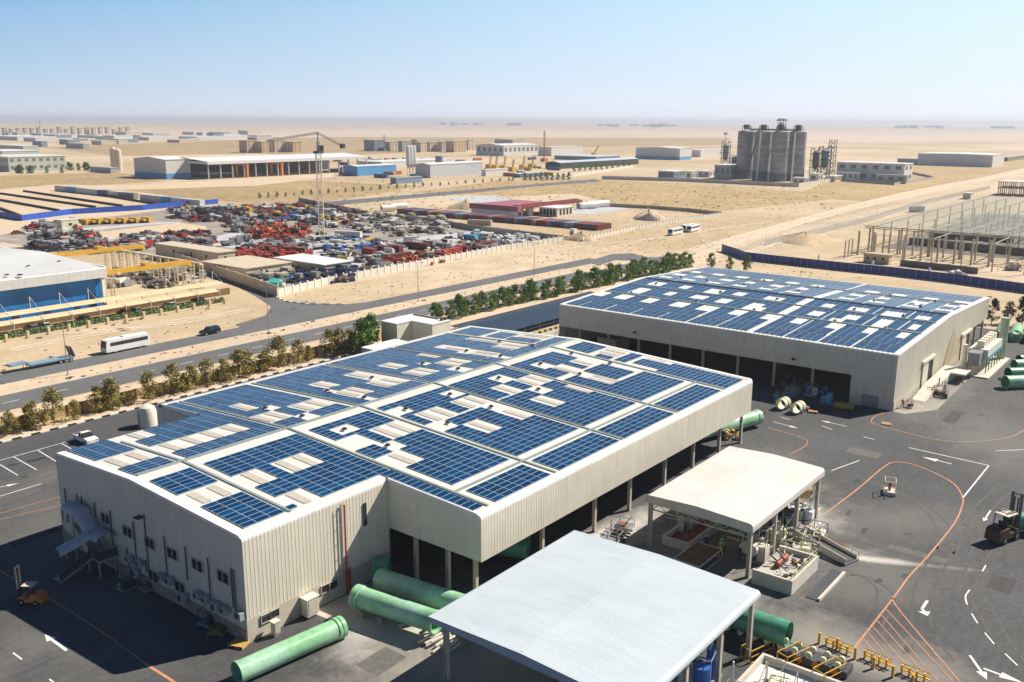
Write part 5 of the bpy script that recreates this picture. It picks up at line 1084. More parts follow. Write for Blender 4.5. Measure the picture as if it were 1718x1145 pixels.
def carport(label, x0, x1, y0, y1, z, n, masts, post_h):
    T = wthing('carport', label, 'carport', ((x0+x1)/2, (y0+y1)/2, 0), 'shade cloth carports'); w_ = (x1-x0)/n
    for i in range(n):
        mb = MB(); a, b = x0+i*w_, x0+(i+1)*w_; K = 6
        for j in range(K):
            u, v = j/K, (j+1)/K; f = lambda t: z-1.0*sin(pi*t)*0+.55*sin(pi*t)-.2
            mb.quad([(a+.05,y0+(y1-y0)*u,f(u)),(b-.05,y0+(y1-y0)*u,f(u)),(b-.05,y0+(y1-y0)*v,f(v)),(a+.05,y0+(y1-y0)*v,f(v))], m_shade)
        mb.build('shade_cloth', T)
    for i in range(n+1):
        x = x0+i*w_; y = y1 if masts else y0; mb = MB(); mb.tube((x, y, 0), (x, y, post_h), .09, m_white, 6)
        yy = y0+.4 if masts else y1-.6
        mb.tube((x, y, post_h), (x, yy, z-.05), .04, m_white, 5); mb.build('post', T)
carport('tan shade carport with tall stayed masts, the row against the blue workshop', 60, 159, 232.6, 238.2, 3.3, 13, True, 6.2)
carport('tan shade carport in the row facing the roadside posts and hedge', 60, 152, 224.6, 229.6, 2.9, 13, False, 3.4)
MB_ = MB()
tag(MB().b2(50, 160, 231.4, 231.55, 0, 1.9, m_pit).build('low_wall'), 'brown low wall between the blue workshop and its carport', 'wall')
cols = [M('dark_car', (.015,.016,.02), .3, var=0), m_white, M('silver_car', (.4,.41,.42), .3, metal=.3, var=0), m_maroon]
c0 = None
names = {0: 'black', 1: 'white', 2: 'silver', 3: 'dark red'}
protos = {}
for i, x in enumerate((64,75,86,100,103,113,124,127,137,146)):
    k = (i*7+1) % 4; lb = '%s car parked under the roadside shade cloth carport' % names[k]
    if k in protos: dup(protos[k], (x, 226.4, 0), pi/2, lb, 'cars under the roadside carport')
    else: protos[k] = car('parked_car', lb, 'car', (x, 226.4, 0), pi/2, cols[k], 4.5, 'suv', 'cars under the roadside carport')
# hedge and roadside posts
f = MB(); R = random.Random(9)
for _ in range(5200):
    x = R.uniform(50, 152); c = Vector((x, 223.0+R.uniform(-.9,.9), R.uniform(.1,1.25))); n = Vector((R.gauss(0,1), R.gauss(0,1), R.gauss(.5,1))).normalized(); q = n.orthogonal().normalized(); t_ = n.cross(q); l = R.uniform(.16,.36); f.quad([c-q*l, c-t_*l*.6, c+q*l, c+t_*l*.6], L_gr[R.randrange(2)])
tag(f.build('hedge'), 'long clipped dark green hedge between the carports and the roadside posts', 'hedge')
FP = wthing('roadside_fence', 'low roadside fence with square cream posts before the hedge', 'fence', (100, 220.5, 0)); m_crm = M('cream_post', (.62,.52,.33), .85, var=.08)
for i in range(21): x = 52+i*4.9; MB().b2(x-.3, x+.3, 219.2, 219.8, 0, 1.7, m_crm).build('post', FP)
MB().b2(52, 151, 219.45, 219.6, 0, .35, m_crm).build('low_wall', FP); mb = MB()
for z in (1.0, 1.3, 1.6): mb.tube((52, 219.5, z), (151, 219.5, z), .025, m_dgrey, 4)
mb.build('rail', FP)
# compound walls of the scrapyard
def wallrun(name, label, pts, h, m, pier=None, pm=None, ph=.4, t=.25, pw=.5):
    pts = [Vector(p[:2]) for p in pts]; T = wthing(name, label, 'wall', (pts[0].x, pts[0].y, 0)); mb = MB(); pb = MB(); npier = 0
    for a, b in zip(pts, pts[1:]):
        d = b-a; L = d.length; ang = atan2(d.y, d.x); c = (a+b)/2; mb.box((c.x, c.y, h/2), (L, t, h), m, ang)
        if pier:
            n = int(L/pier)
            for i in range(n+1): p = a+d*(i/max(1, n)); pb.box((p.x, p.y, (h+ph)/2), (pw, pw, h+ph), pm or m, ang)
    mb.build('wall_panel', T)
    if pier: pb.build('pier', T)['kind'] = 'stuff'
    return T
m_cw = M('cream_wall', (.60,.50,.36), .9, var=.08, scale=.4); m_cwhite = M('cream_white_wall', (.70,.64,.54), .9, var=.07, scale=.4)
wallrun('compound_wall', 'cream wall with white piers along the sandy verge beside the main road', [(166,217),(190,222.5),(232,225),(287,228.5),(324,227)], 2.2, m_cwhite, 3.1, m_white, .5)
wallrun('compound_wall', 'tan wall along the paved side road with parked cars at its foot', [(166,217),(172,240),(177,262),(186,300)], 3.2, m_cw, 6, m_cw, .3)
wallrun('compound_wall', 'grey block wall closing the far side of the scrapyard', [(324,227),(330,280),(342,330),(346,372),(360,415),(380,470)], 2.6, m_greysand, 12)
wallrun('compound_wall', 'white post wall of the container yard beside the dirt verge', [(330,221),(384,227),(440,227),(474,226)], 1.6, m_cwhite, 3.2, m_white, .6)
wallrun('compound_wall', 'grey wall closing the far corner of the container yard', [(474,226),(482,250),(484,275),(478,310)], 2.0, m_greysand)
psheet('scrapyard_floor', [(345,466),(462,490),(560,470),(700,444),(850,416),(940,402),(800,384),(700,368),(620,357),(470,338),(300,350),(90,375),(0,395),(0,420),(200,420)], M('scrapyard_floor', (.30,.26,.22), .95, var=.3, scale=.12, var2=.25, scale2=.03), .02)
m_conc2 = M('white_slab_floor', (.47,.47,.48), .8, var=.12, scale=.1)
psheet('concrete_slab', [(350,400),(400,388),(440,395),(500,410),(560,420),(545,432),(470,430),(400,418),(345,410)], m_conc2, .035)
psheet('concrete_slab', [(560,448),(520,437),(580,430),(640,438),(720,446),(600,462)], m_conc2, .035)
psheet('concrete_slab', [(760,400),(900,395),(925,405),(860,415),(790,412)], m_conc2, .035); psheet('concrete_slab', [(640,405),(760,392),(800,388),(900,398),(860,404),(740,402)], m_conc2, .03)
psheet('concrete_slab', [(420,440),(480,445),(500,450),(470,470),(440,455)], m_conc2, .035)
psheet('sand_lot', [(90,395),(180,388),(300,374),(345,380),(350,392),(200,398),(150,405)], m_packed, .03)
psheet('concrete_slab', [(40,390),(130,384),(250,374),(330,372),(250,378),(100,392)], m_conc2, .032)
psheet('concrete_slab', [(930,352),(1000,345),(1060,350),(1000,360),(960,360)], m_conc2, .03); psheet('concrete_slab', [(740,332),(830,328),(930,345),(850,352)], m_conc2, .03)
# scrapyard stock -----------------------------------------------------------------
C_ = {'grey': M('wreck_grey', (.22,.22,.22), .5, var=.2), 'white': M('wreck_white', (.60,.59,.56), .5, var=.12), 'dark': M('wreck_dark', (.035,.035,.04), .5, var=.2), 'red': M('wreck_red', (.38,.035,.025), .55, var=.25), 'maroon': M('wreck_maroon', (.16,.035,.03), .6, var=.25),
      'orange': M('wreck_orange', (.50,.13,.03), .55, var=.2), 'blue': M('wreck_blue', (.03,.09,.26), .5, var=.2), 'light blue': M('wreck_light_blue', (.15,.35,.50), .5, var=.15), 'yellow': M('wreck_yellow', (.60,.36,.05), .55, var=.15), 'beige': M('wreck_beige', (.42,.36,.26), .7, var=.2), 'navy': M('wreck_navy', (.015,.02,.06), .5, var=.2), 'brown': M('wreck_brown', (.15,.09,.06), .8, var=.25)}
PR = {}
def p_wreck(c):
    r = thing('scrapped_car', 'x', 'car'); m = C_[c]; mb = MB(); mb.xprism([(-2.2,.15),(2.2,.15),(2.2,.65),(1.2,.85),(-2.2,.85)], -.85, .85, m); mb.build('body', r)
    mb = MB(); mb.xprism([(-1.7,.85),(1.1,.85),(.5,1.4),(-1.2,1.4)], -.72, .72, C_['dark']); mb.build('cabin', r); MB().b2(-1.15,.45,-.7,.7,1.4,1.46,m).build('roof', r); return r
def p_truck(c):
    r = thing('scrapped_truck', 'x', 'truck'); m = C_[c]; mb = MB(); mb.xprism([(1.9,.6),(3.7,.6),(3.7,1.6),(3.4,2.6),(1.9,2.6)], -1.1, 1.1, m); mb.build('cab', r); MB().b2(3.45,3.72,-.95,.95,1.65,2.4,C_['dark']).build('windscreen', r)
    mb = MB(); mb.b2(-3.9,1.8,-.45,.45,.6,.9,C_['dark']); mb.b2(-3.8,1.7,-1.1,1.1,.95,1.15,C_['grey']); mb.build('chassis', r); MB().b2(-3.8,.6,-1.1,1.1,1.16,2.0,m).build('load_bed', r)
    mb = MB()
    for x in (2.8,-1.6,-2.8):
        for s in (-1,1): mb = MB(); mb.tube((x,s*.85,.5),(x,s*1.12,.5),.5,m_black,10); mb.build('wheel', r)
    return r
def p_cont(c, L=6.1):
    r = thing('shipping_container', 'x', 'container'); m = C_[c]; mb = MB(); mb.b2(-L/2,L/2,-1.2,1.2,.1,2.6,m)
    n = int(L/.55)
    for i in range(n):
        x = -L/2+(i+.5)*L/n
        for s in (-1,1): mb.box((x, s*1.215, 1.35), (L/n*.5,.05,2.3), m)
    mb.build('body', r); mb = MB()
    for s in (-.6,.6): mb.box((-L/2-.02, s, 1.35), (.04,1.1,2.3), C_['maroon'] if c in ('red','maroon') else m)
    mb.build('door', r); return r
def p_heap(c, k):
    R = random.Random(hash(c) % 1000 if 0 else sum(map(ord, c))+k); cs = {'grey':['grey','white','white','grey','brown','beige'],'white':['white','grey','white','beige'],'dark':['dark','grey','navy','brown'],'red':['red','red','maroon','orange','dark'],'navy':['navy','dark','dark','maroon','navy','grey'],'beige':['beige','beige','grey','brown','white'],'blue':['grey','blue','grey','white','dark','beige'],'maroon':['maroon','brown','grey','red'],'orange':['orange','red','brown','yellow'],'yellow':['yellow','yellow','brown','dark']}[c]
    mb = MB()
    for i in range(30):
        x, y = R.gauss(0, 1.7), R.gauss(0, 1.3); h = max(.2, 2.1-.5*hypot(x, y)); z = R.uniform(.1, h); m = C_[R.choice(cs)]; q = R.random()
        if q < .7: mb.box((x, y, z), (R.uniform(.9,3.0), R.uniform(.5,1.6), R.uniform(.35,1.1)), m, R.choice([0,1.57])+R.gauss(0,.2))
        else: d = Vector((R.gauss(0,1), R.gauss(0,1), R.gauss(0,.4))).normalized()*R.uniform(.8,2.4); p = Vector((x,y,z)); mb.tube(p-d/2, p+d/2, R.uniform(.05,.28), m, 6)
    o = mb.build('scrap_heap'); return tag(o, 'x', 'scrap heap')
def p_exc(c):
    r = thing('excavator', 'x', 'excavator'); m = C_[c]; mb = MB()
    for s in (-1,1): mb.xprism([(-1.8,.2),(-1.5,0),(1.5,0),(1.8,.2),(1.8,.6),(1.5,.8),(-1.5,.8),(-1.8,.6)], s*1.0-.25, s*1.0+.25, C_['dark'])
    mb.build('track', r); mb = MB(); mb.b2(-1.8,1.3,-1.2,1.2,.95,1.9,m); mb.build('body', r); MB().b2(.2,1.3,.2,1.15,1.9,2.8,m_glass).build('cab', r)
    mb = MB(); mb.xprism([(1.2,1.4),(2.6,4.0),(3.2,4.2),(3.3,3.8),(2.9,3.7),(1.6,1.2)], -.2, .2, m); mb.xprism([(3.0,4.2),(4.6,1.6),(4.2,1.4),(2.8,3.8)], -.15, .15, m); mb.build('boom', r); MB().xprism([(4.1,1.6),(4.9,1.5),(4.9,.6),(4.2,.5)], -.5, .5, m).build('bucket', r); return r
def put(kind, c, loc, rz, label, group, k=0, s=1.0):
    key = (kind, c, k)
    if key not in PR:
        PR[key] = {'wreck': p_wreck, 'truck': p_truck, 'cont': p_cont, 'cont40': lambda q: p_cont(q, 12.2), 'exc': p_exc}[kind](c) if kind != 'heap' else p_heap(c, k)
        o = PR[key]; o.location = loc; o.rotation_euler.z = rz; o.scale = (s,)*3; o['label'] = label; o['group'] = group
    else: o = dup(PR[key], loc, rz, label, group, s)
    return o
GR = 'scrapyard stock'
KN = {'wreck': 'scrapped car', 'truck': 'scrapped truck', 'heap': 'scrap heap', 'exc': 'excavator', 'cont': 'shipping container', 'cont40': 'long shipping container'}
R = random.Random(77)
taken = []
def region(poly, n, mix, where, dmin=3.4):
    xs_ = [p[0] for p in poly]; ys_ = [p[1] for p in poly]
    def inside(x, y):
        c = False; j = len(poly)-1
        for i in range(len(poly)):
            if (poly[i][1] > y) != (poly[j][1] > y) and x < (poly[j][0]-poly[i][0])*(y-poly[i][1])/(poly[j][1]-poly[i][1])+poly[i][0]: c = not c
            j = i
        return c
    k = tries = 0
    while k < n and tries < 4000:
        tries += 1; px, py = R.uniform(min(xs_), max(xs_)), R.uniform(min(ys_), max(ys_))
        if not inside(px, py): continue
        p = G(px, py)
        if any((p.x-a)**2+(p.y-b)**2 < dmin*dmin for a, b in taken): continue
        taken.append((p.x, p.y)); kind, c = R.choice(mix)
        put(kind, c, (p.x, p.y, 0), R.choice([0, pi/2, pi/2, pi])+R.gauss(0, .2), '%s %s %s' % (c, KN[kind], where), '%ss %s' % (KN[kind], where), R.randrange(2) if kind == 'heap' else 0, R.uniform(1.2, 1.75) if kind == 'heap' else 1.1); k += 1
def box_at(px, py): return G(px, py)
for kind, c, px, py, rz, lb in (('cont40','maroon',668,437,.0,'long rust brown container standing by the white pier wall'),('cont','red',620,428,1.57,'bright red container left of the rust brown long one'),('cont','maroon',645,424,1.57,'faded red container beside the bright red one'),('cont','maroon',664,423,1.57,'faded red container second beyond the bright red one'),('cont40','maroon',700,418,1.57,'long dusty red container behind the row of short ones'),
  ('cont','red',748,430,.1,'ribbed bright red skip container by the pier wall'),('cont','red',764,427,.1,'ribbed bright red skip nearer the maroon long container'),('cont','maroon',776,424,1.57,'dark maroon container end beside the ribbed skips'),('cont40','maroon',812,417,.02,'long maroon container by the pier wall beyond the ribbed skips'),('cont','grey',832,412,.02,'grey container parked against the long maroon one'),
  ('cont','light blue',790,404,1.57,'light blue container near the bright blue roof box'),('cont','blue',798,399,.3,'bright blue container behind the light blue one'),('cont40','white',585,398,-1.2,'long white trailer box standing by the tower crane'),('cont','white',502,370,1.57,'tall white box beside the distant red machinery'),('cont','white',690,407,-.3,'pale grey roofed box near the red containers'),
  ('cont','yellow',620,410,.0,'orange cabin box between white vehicles'),('cont40','white',718,372,-1.2,'white cabin with small windows by the scrapyard wall'),('cont40','grey',728,390,-1.2,'grey cabin with windows behind the rod heaps'),('cont40','beige',805,378,-1.2,'pinkish beige container alone in the sand beyond the wall'),('cont','red',245,415,.1,'small bright red container in the wreck rows'),('cont40','dark',350,362,-1.2,'dark blue box row at the back of the scrapyard')):
    p = G(px, py); taken.append((p.x, p.y)); put(kind, c, (p.x, p.y, 0), rz, lb, 'boxes in the scrapyard')
region([(150,410),(200,400),(345,395),(360,402),(345,418),(280,412),(200,425),(150,425)], 70, [('wreck','grey'),('wreck','white'),('wreck','dark'),('wreck','maroon'),('heap','grey'),('heap','dark'),('wreck','brown'),('truck','grey'),('heap','maroon')], 'in the wreck rows behind the yellow gantry cranes', 3.6)
region([(440,385),(470,383),(510,392),(500,404),(440,402),(425,396)], 22, [('heap','red'),('heap','orange'),('exc','orange'),('exc','red'),('heap','red'),('truck','red')], 'in the orange red machinery cluster on the white slab', 4)
region([(405,428),(440,420),(500,425),(505,440),(470,448),(440,446),(410,436)], 34, [('heap','red'),('heap','red'),('truck','red'),('heap','maroon'),('wreck','red')], 'in the bright red pile beside the tan roof', 3.2)
region([(492,450),(520,440),(600,462),(570,474),(500,477)], 34, [('heap','navy'),('heap','navy'),('heap','dark'),('truck','navy'),('wreck','blue')], 'in the dark navy pile against the pier wall', 3.0)
region([(395,455),(430,448),(490,455),(495,470),(470,482),(400,462)], 18, [('heap','grey'),('wreck','grey'),('heap','blue'),('wreck','white'),('heap','beige')], 'behind the tan side road wall', 3.2)
region([(590,362),(680,362),(750,372),(740,392),(650,398),(600,388)], 44, [('heap','beige'),('heap','beige'),('heap','beige'),('truck','grey'),('heap','grey')], 'in the beige heap field near the scrapyard far wall', 4.0)
region([(470,402),(540,405),(640,408),(640,422),(560,425),(490,415)], 30, [('truck','blue'),('wreck','white'),('wreck','grey'),('heap','blue'),('heap','grey'),('truck','white')], 'below the tower crane', 4)
region([(640,445),(700,432),(830,405),(835,412),(740,436),(650,452),(620,455)], 26, [('heap','grey'),('wreck','grey'),('heap','red'),('wreck','white'),('heap','orange'),('truck','grey')], 'among the red containers along the pier wall', 3.2)
region([(740,402),(820,395),(900,398),(935,402),(870,412),(760,420)], 34, [('wreck','white'),('wreck','grey'),('wreck','dark'),('heap','grey'),('wreck','white'),('truck','white')], 'at the narrow end of the scrapyard', 3.6)
region([(390,352),(470,348),(560,352),(600,365),(560,378),(470,378),(390,372)], 46, [('heap','maroon'),('heap','blue'),('truck','maroon'),('truck','blue'),('heap','yellow'),('wreck','white'),('heap','dark'),('heap','grey')], 'at the back of the scrapyard before the tower crane', 5)
region([(290,352),(390,350),(400,375),(340,374),(290,366)], 22, [('heap','dark'),('truck','grey'),('heap','navy'),('wreck','white'),('heap','maroon')], 'beyond the sandy lot near the blue hoarding', 5.5)
region([(50,380),(110,372),(130,378),(110,388),(60,392)], 10, [('truck','grey'),('wreck','white'),('heap','maroon'),('wreck','dark')], 'on the pale slab by the cream site cabin', 6)
region([(50,412),(100,408),(160,420),(120,425),(80,424)], 18, [('wreck','dark'),('wreck','grey'),('heap','dark'),('wreck','white')], 'between the workshop roof and the sandy lot', 3.6)
region([(175,455),(330,455),(350,470),(290,482),(190,482)], 26, [('wreck','white'),('wreck','grey'),('wreck','dark'),('heap','grey')], 'under the lattice posts beside the workshop', 4)
region([(345,400),(420,385),(560,395),(640,410),(840,395),(900,400),(840,412),(700,432),(600,440),(520,442),(400,420)], 30, [('heap','grey'),('wreck','white'),('heap','white'),('truck','grey'),('wreck','dark'),('heap','blue')], 'scattered across the middle of the scrapyard', 5)
region([(300,350),(560,345),(620,362),(700,374),(600,380),(480,385),(340,378)], 40, [('heap','grey'),('heap','dark'),('wreck','white'),('heap','maroon'),('truck','white'),('heap','beige')], 'across the back of the scrapyard', 5)
region([(20,392),(140,388),(200,394),(160,404),(60,406)], 14, [('heap','grey'),('wreck','white'),('heap','dark'),('wreck','maroon')], 'along the far edge of the workshop roof', 4)
for i, (px, py) in enumerate(((140,398),(132,387),(150,402),(575,438),(420,392))): p = G(px, py); put('exc', ['red','orange','orange','yellow','yellow'][i], (p.x, p.y, 0), 2.5-i, ['red excavator on the sandy lot with its boom up','orange excavator beside the cream site cabin','orange excavator on the sandy lot behind the red one','yellow excavator parked on the white slab by the tan roof','yellow excavator at the end of the white slab'][i], 'excavators in the scrapyard')
for i in range(11):
    p = G(142+i*10.5, 377-i*.35); put('truck' if i % 2 else 'cont', 'yellow', (p.x, p.y, 0), pi/2+.1, 'yellow machine in the row along the pale slab below the blue hoarding' if i % 2 else 'yellow box in the row along the pale slab below the blue hoarding', 'yellow machines in a row')
pc = G(115, 387); o = thing('site_cabin', 'cream site cabin beside the orange excavator on the pale slab', 'cabin', pc, .05); MB().b2(-4,4,-2,2,0,5,m_cream).build('wall', o); MB().b2(-4.2,4.2,-2.2,2.2,5.001,5.2,m_white).build('roof', o); MB().b2(-.8,.8,-2.08,-2.01,2.5,3.5,m_dark).build('window', o)
# tan roofed buildings beside the wall
m_tanw = M('tan_wall', (.55,.46,.33), .9, var=.08)
def flat_building(label, x0, x1, y0, y1, h, mw, mr, wins=(), name='building', cat='building', group=None, over=.4):
    T = wthing(name, label, cat, ((x0+x1)/2, (y0+y1)/2, 0), group); MB().b2(x0, x1, y0, y1, 0, h, mw).build('wall', T); MB().b2(x0-over, x1+over, y0-over, y1+over, h+.002, h+.25, mr).build('roof', T)
    for ax, u, z, w_, hh in wins:
        if ax == 'y': MB().b2(x0-.06, x0-.01, u-w_/2, u+w_/2, z-hh/2, z+hh/2, m_dark).build('window', T)
        else: MB().b2(u-w_/2, u+w_/2, y0-.06, y0-.01, z-hh/2, z+hh/2, m_dark).build('window', T)
    return T
flat_building('long tan flat roofed building with small windows behind the gantry crane', 187, 194, 276, 315, 5.2, m_tanw, m_tan, [('y', 283, 3.4, 1, 1.2), ('y', 292, 3.4, 1, 1.2), ('y', 303, 3.4, 1, 1.2), ('x', 190, 3.2, 1.2, 1.2)])
flat_building('lower building with a broad sandy roof before the bright red pile', 178, 196, 248, 272, 3.6, m_tanw, m_tan)
flat_building('low shed with a white roof beside the dark navy pile', 200, 212, 236, 262, 3.4, m_tanw, m_white)
flat_building('long tan shed roof at the corner above the workshop roof', 118, 156, 352, 368, 4, M('ochre_shed', (.42,.25,.12), .9), m_tan)
# turquoise tarpaulins
for px, py, lb in ((378,455,'turquoise tarpaulin covered stack under the sandy roof edge'),(462,480,'turquoise tarpaulin covered load at the wall corner')):
    p = G(px, py); mb = MB(); mb.xprism([(-3,0),(3,0),(2.6,1.6),(0,2.2),(-2.6,1.5)], -1.6, 1.6, M('turquoise_tarp', (.04,.42,.36), .6, var=.15)); tag(mb.build('tarpaulin_stack', loc=p, rz=.6), lb, 'tarpaulin')
# gantry cranes and lattice posts
def lattice(mb, a, b, w, m, n=8, r=.06):
    a = Vector(a); b = Vector(b); d = b-a; u = d.normalized(); p = u.orthogonal().normalized(); q = u.cross(p); C4 = [p*w/2+q*w/2, -p*w/2+q*w/2, -p*w/2-q*w/2, p*w/2-q*w/2]
    for c in C4: mb.tube(a+c, b+c, r, m, 4)
    for i in range(n):
        for j in range(4): mb.tube(a+d*(i/n)+C4[j], a+d*((i+1)/n)+C4[(j+1) % 4], r*.7, m, 4)
def gantry(label, x0, x1, y, z, loc):
    T = wthing('gantry_crane', label, 'gantry crane', loc, 'yellow gantry cranes'); mb = MB()
    for s in (-.9, .9): mb.b2(x0, x1, y+s-.3, y+s+.3, z-.6, z+.6, m_yel)
    mb.build('girder', T)
    for x in (x0+.6, x1-.6):
        mb = MB(); mb.box((x, y, z-.9), (1.0, 3.4, .5), m_yel); mb.build('end_carriage', T)
    mb = MB(); mb.b2((x0+x1)/2-1, (x0+x1)/2+1, y-1.2, y+1.2, z+.6, z+1.4, m_yel); mb.build('hoist', T)
p1, p2 = G(178, 462, 8), G(318, 441, 8); gantry('yellow double girder crane nearest the blue workshop, above the lattice posts', p1.x, p2.x, 248, 8.2, (145, 248, 0))
p1, p2 = G(85, 430, 8), G(190, 420, 8); gantry('yellow double girder crane over the lattice posts behind the workshop roof', p1.x, p1.x+31, 292, 8.2, (150, 292, 0))
p1, p2 = G(180, 385, 8), G(245, 372, 8)
LB = 'cream lattice post in the two lines carrying the yellow crane rails'; g_ = 'lattice posts under the gantry cranes'; lpst = None
for x in (134.5, 160.5):
    for k in range(13):
        y = 246+k*4.6
        if x < 140 and k < 1: continue
        if lpst is None: mb = MB(); lattice(mb, (0,0,0), (0,0,7.2), 1.0, m_crm, 6, .09); mb.box((0,0,7.3), (1.4,1.4,.2), m_crm); lpst = tag(mb.build('lattice_post', loc=(x, y, 0)), LB, 'post', g_)
        else: dup(lpst, (x, y, 0), 0, LB, g_)
tag(MB().b2(134, 135, 246, 302, 7.41, 7.8, m_crm).build('crane_rail'), 'cream crane rail on the lattice posts closest to the workshop', 'rail'); tag(MB().b2(160, 161, 246, 302, 7.41, 7.8, m_crm).build('crane_rail'), 'cream crane rail on the lattice posts farther from the workshop', 'rail')
# tower crane
TC = thing('tower_crane', 'pale lattice tower crane rising above the scrapyard', 'tower crane', (268, 317, 0)); m_tc = M('crane_cream', (.62,.57,.46), .6)
mb = MB(); lattice(mb, (0,0,0), (0,0,36), 2.2, m_tc, 22, .15); mb.build('mast', TC); mb = MB(); mb.b2(-1.6,1.6,-1.6,1.6,36,37,m_dgrey); mb.b2(.4,2.2,-1,1,37,39.4,m_glass); mb.build('cab', TC)
mb = MB(); mb.tube((0,0,37),(0,0,45),.25,m_grey,6); lattice(mb, (0,0,37), (0,0,41), 1.2, m_grey, 4, .1); mb.build('tower_head', TC)
rd = Vector((rt.x, rt.y, 0)).normalized(); a = Vector((0,0,44.6)); bl = -rd*22+Vector((0,0,41.2)); br = rd*10.5+Vector((0,0,39.2))
mb = MB(); lattice(mb, a, bl, .7, m_grey, 16, .07); mb.build('jib', TC); mb = MB(); lattice(mb, a, br, .7, m_grey, 8, .07); mb.box(br, (1.6,1.6,2), m_dgrey); mb.build('counter_jib', TC)
# container row in the sand yard
R = random.Random(12); cc = ['maroon','maroon','blue','maroon','grey','blue','maroon','maroon','beige','maroon','red','grey','blue','maroon','brown','light blue','grey','maroon','red','blue','maroon','maroon','brown','grey','maroon']
y = 366; i = 0
while y > 238:
    x = 366+(366-y)*.03; c = cc[i % len(cc)]; nm = '%s shipping container in the long row across the sand' % c
    put('cont40', c, (x+4.5, y, 0), R.uniform(-.03, .03), nm, 'containers in the long row across the sand'); y -= 2.75; i += 1
flat_building('white precast building frame with a row of dark openings behind the container row', 408, 424, 290, 302, 4.5, m_cwhite, m_white, [('y', 292+i*2.2, 2.2, 1.4, 3.2) for i in range(5)]+[('x', 411+i*3.2, 2.2, 1.8, 3) for i in range(4)])
MS = wthing('storage_shed', 'long maroon roofed shed in the sand beyond the container row', 'shed', (410, 320, 0)); mb = MB(); ribsheet(mb, [(302,4.5),(302,5.4),(306,6.4),(313,5.4),(313,4.5)], 392, 450, m_maroon, 1.2, .08); mb.build('roof', MS)
for x in range(393, 450, 8): MB().b2(x, x+.3, 302.3, 302.6, 0, 4.6, m_grey).build('column', MS)
MB().b2(389, 392, 302, 336, 3.2, 6.0, M('pink_maroon_roof', (.34,.12,.15), .6)).build('roof', MS); MB().b2(389, 430, 313.01, 336, 5.2, 5.4, M('pink_maroon_roof', (.34,.12,.15), .6)).build('roof', MS); MB().b2(389.5, 390, 303, 335, 0, 3.2, m_white).build('wall', MS)
for i, (px, py) in enumerate(((872,362),(888,362))): q = G(px, py); tag(MB().lathe((0,0,0),(0,0,1),[(0,2.1),(5.6,2.1),(6.1,.6),(6.15,0)], m_grey if 0 else M('tank_grey_white', (.55,.58,.58), .5), 20).build('water_tank', loc=q, smooth='auto'), ['left of two grey white upright tanks by the maroon shed','right of two grey white upright tanks by the maroon shed'][i].replace('left of two','larger looking of two').replace('right of two','second of two'), 'tank')
for i, (px, py, L) in enumerate(((970,351,16),(985,349,18),(640,356,10),(655,353,12))):
    q = G(px, py); pipe(['white ribbed culvert barrel beside the precast frame, front one','white ribbed culvert barrel beside the precast frame, rear one','white barrel shaped tank lying at the scrapyard far wall, shorter one','white barrel shaped tank lying at the scrapyard far wall, longer one'][i], (q.x, q.y, 2), (q.x+L*.8, q.y-L*.3, 2), 2.0 if i < 2 else 1.7, m_white, 0, name='culvert_pipe')
def mound(px, py, r, h, m, lb, sd=1):
    R = random.Random(sd); q = G(px, py); mb = MB(); n, k = 22, 7; base = len(mb.v); ph = R.uniform(0, 6)
    for j in range(k+1):
        t = j/k
        for i in range(n):
            a = 2*pi*i/n; rr = r*(1-t)*(1+.18*sin(3*a+ph)+.1*sin(7*a+ph*2)+R.uniform(-.05,.05)); mb.v.append((rr*cos(a), rr*sin(a)*.9, h*(t**.85)*(1+.08*sin(5*a))-.05*(j == 0)))
    mi = mb.mi(m)
    for j in range(k):
        for i in range(n): mb.f.append((j*n+i, j*n+(i+1)%n, (j+1)*n+(i+1)%n, (j+1)*n+i)); mb.m.append(mi)
    return tag(mb.build('sand_mound', loc=q, smooth=True), lb, 'mound')
mound(782,350,11,5,m_sand,'sandy mound beside the maroon shed and white wall',1); mound(1088,366,9,5,m_packed,'pale sand mound near the end of the container row',2); mound(1088,369,7,3.2,M('dark_gravel', (.12,.10,.09), .95, var=.3),'dark grey gravel mound in front of the pale one',3); mound(975,402,8,3.4,m_sand,'sand mound with a small white kiosk beside it',4); mound(1350,405,14,4,m_sand,'long sandy mound beside the mesh fence',5)
q = G(963, 398); flat_building('small white kiosk by the sand mound at the wall gap', q.x, q.x+2.4, q.y, q.y+2.4, 3.2, m_white, m_white, [('y', q.y+1.2, 1.3, .9, 2.0)], 'kiosk', 'kiosk', over=.1)
for i in range(8):
    q = G(985+i*9, 412.5-i*.9)
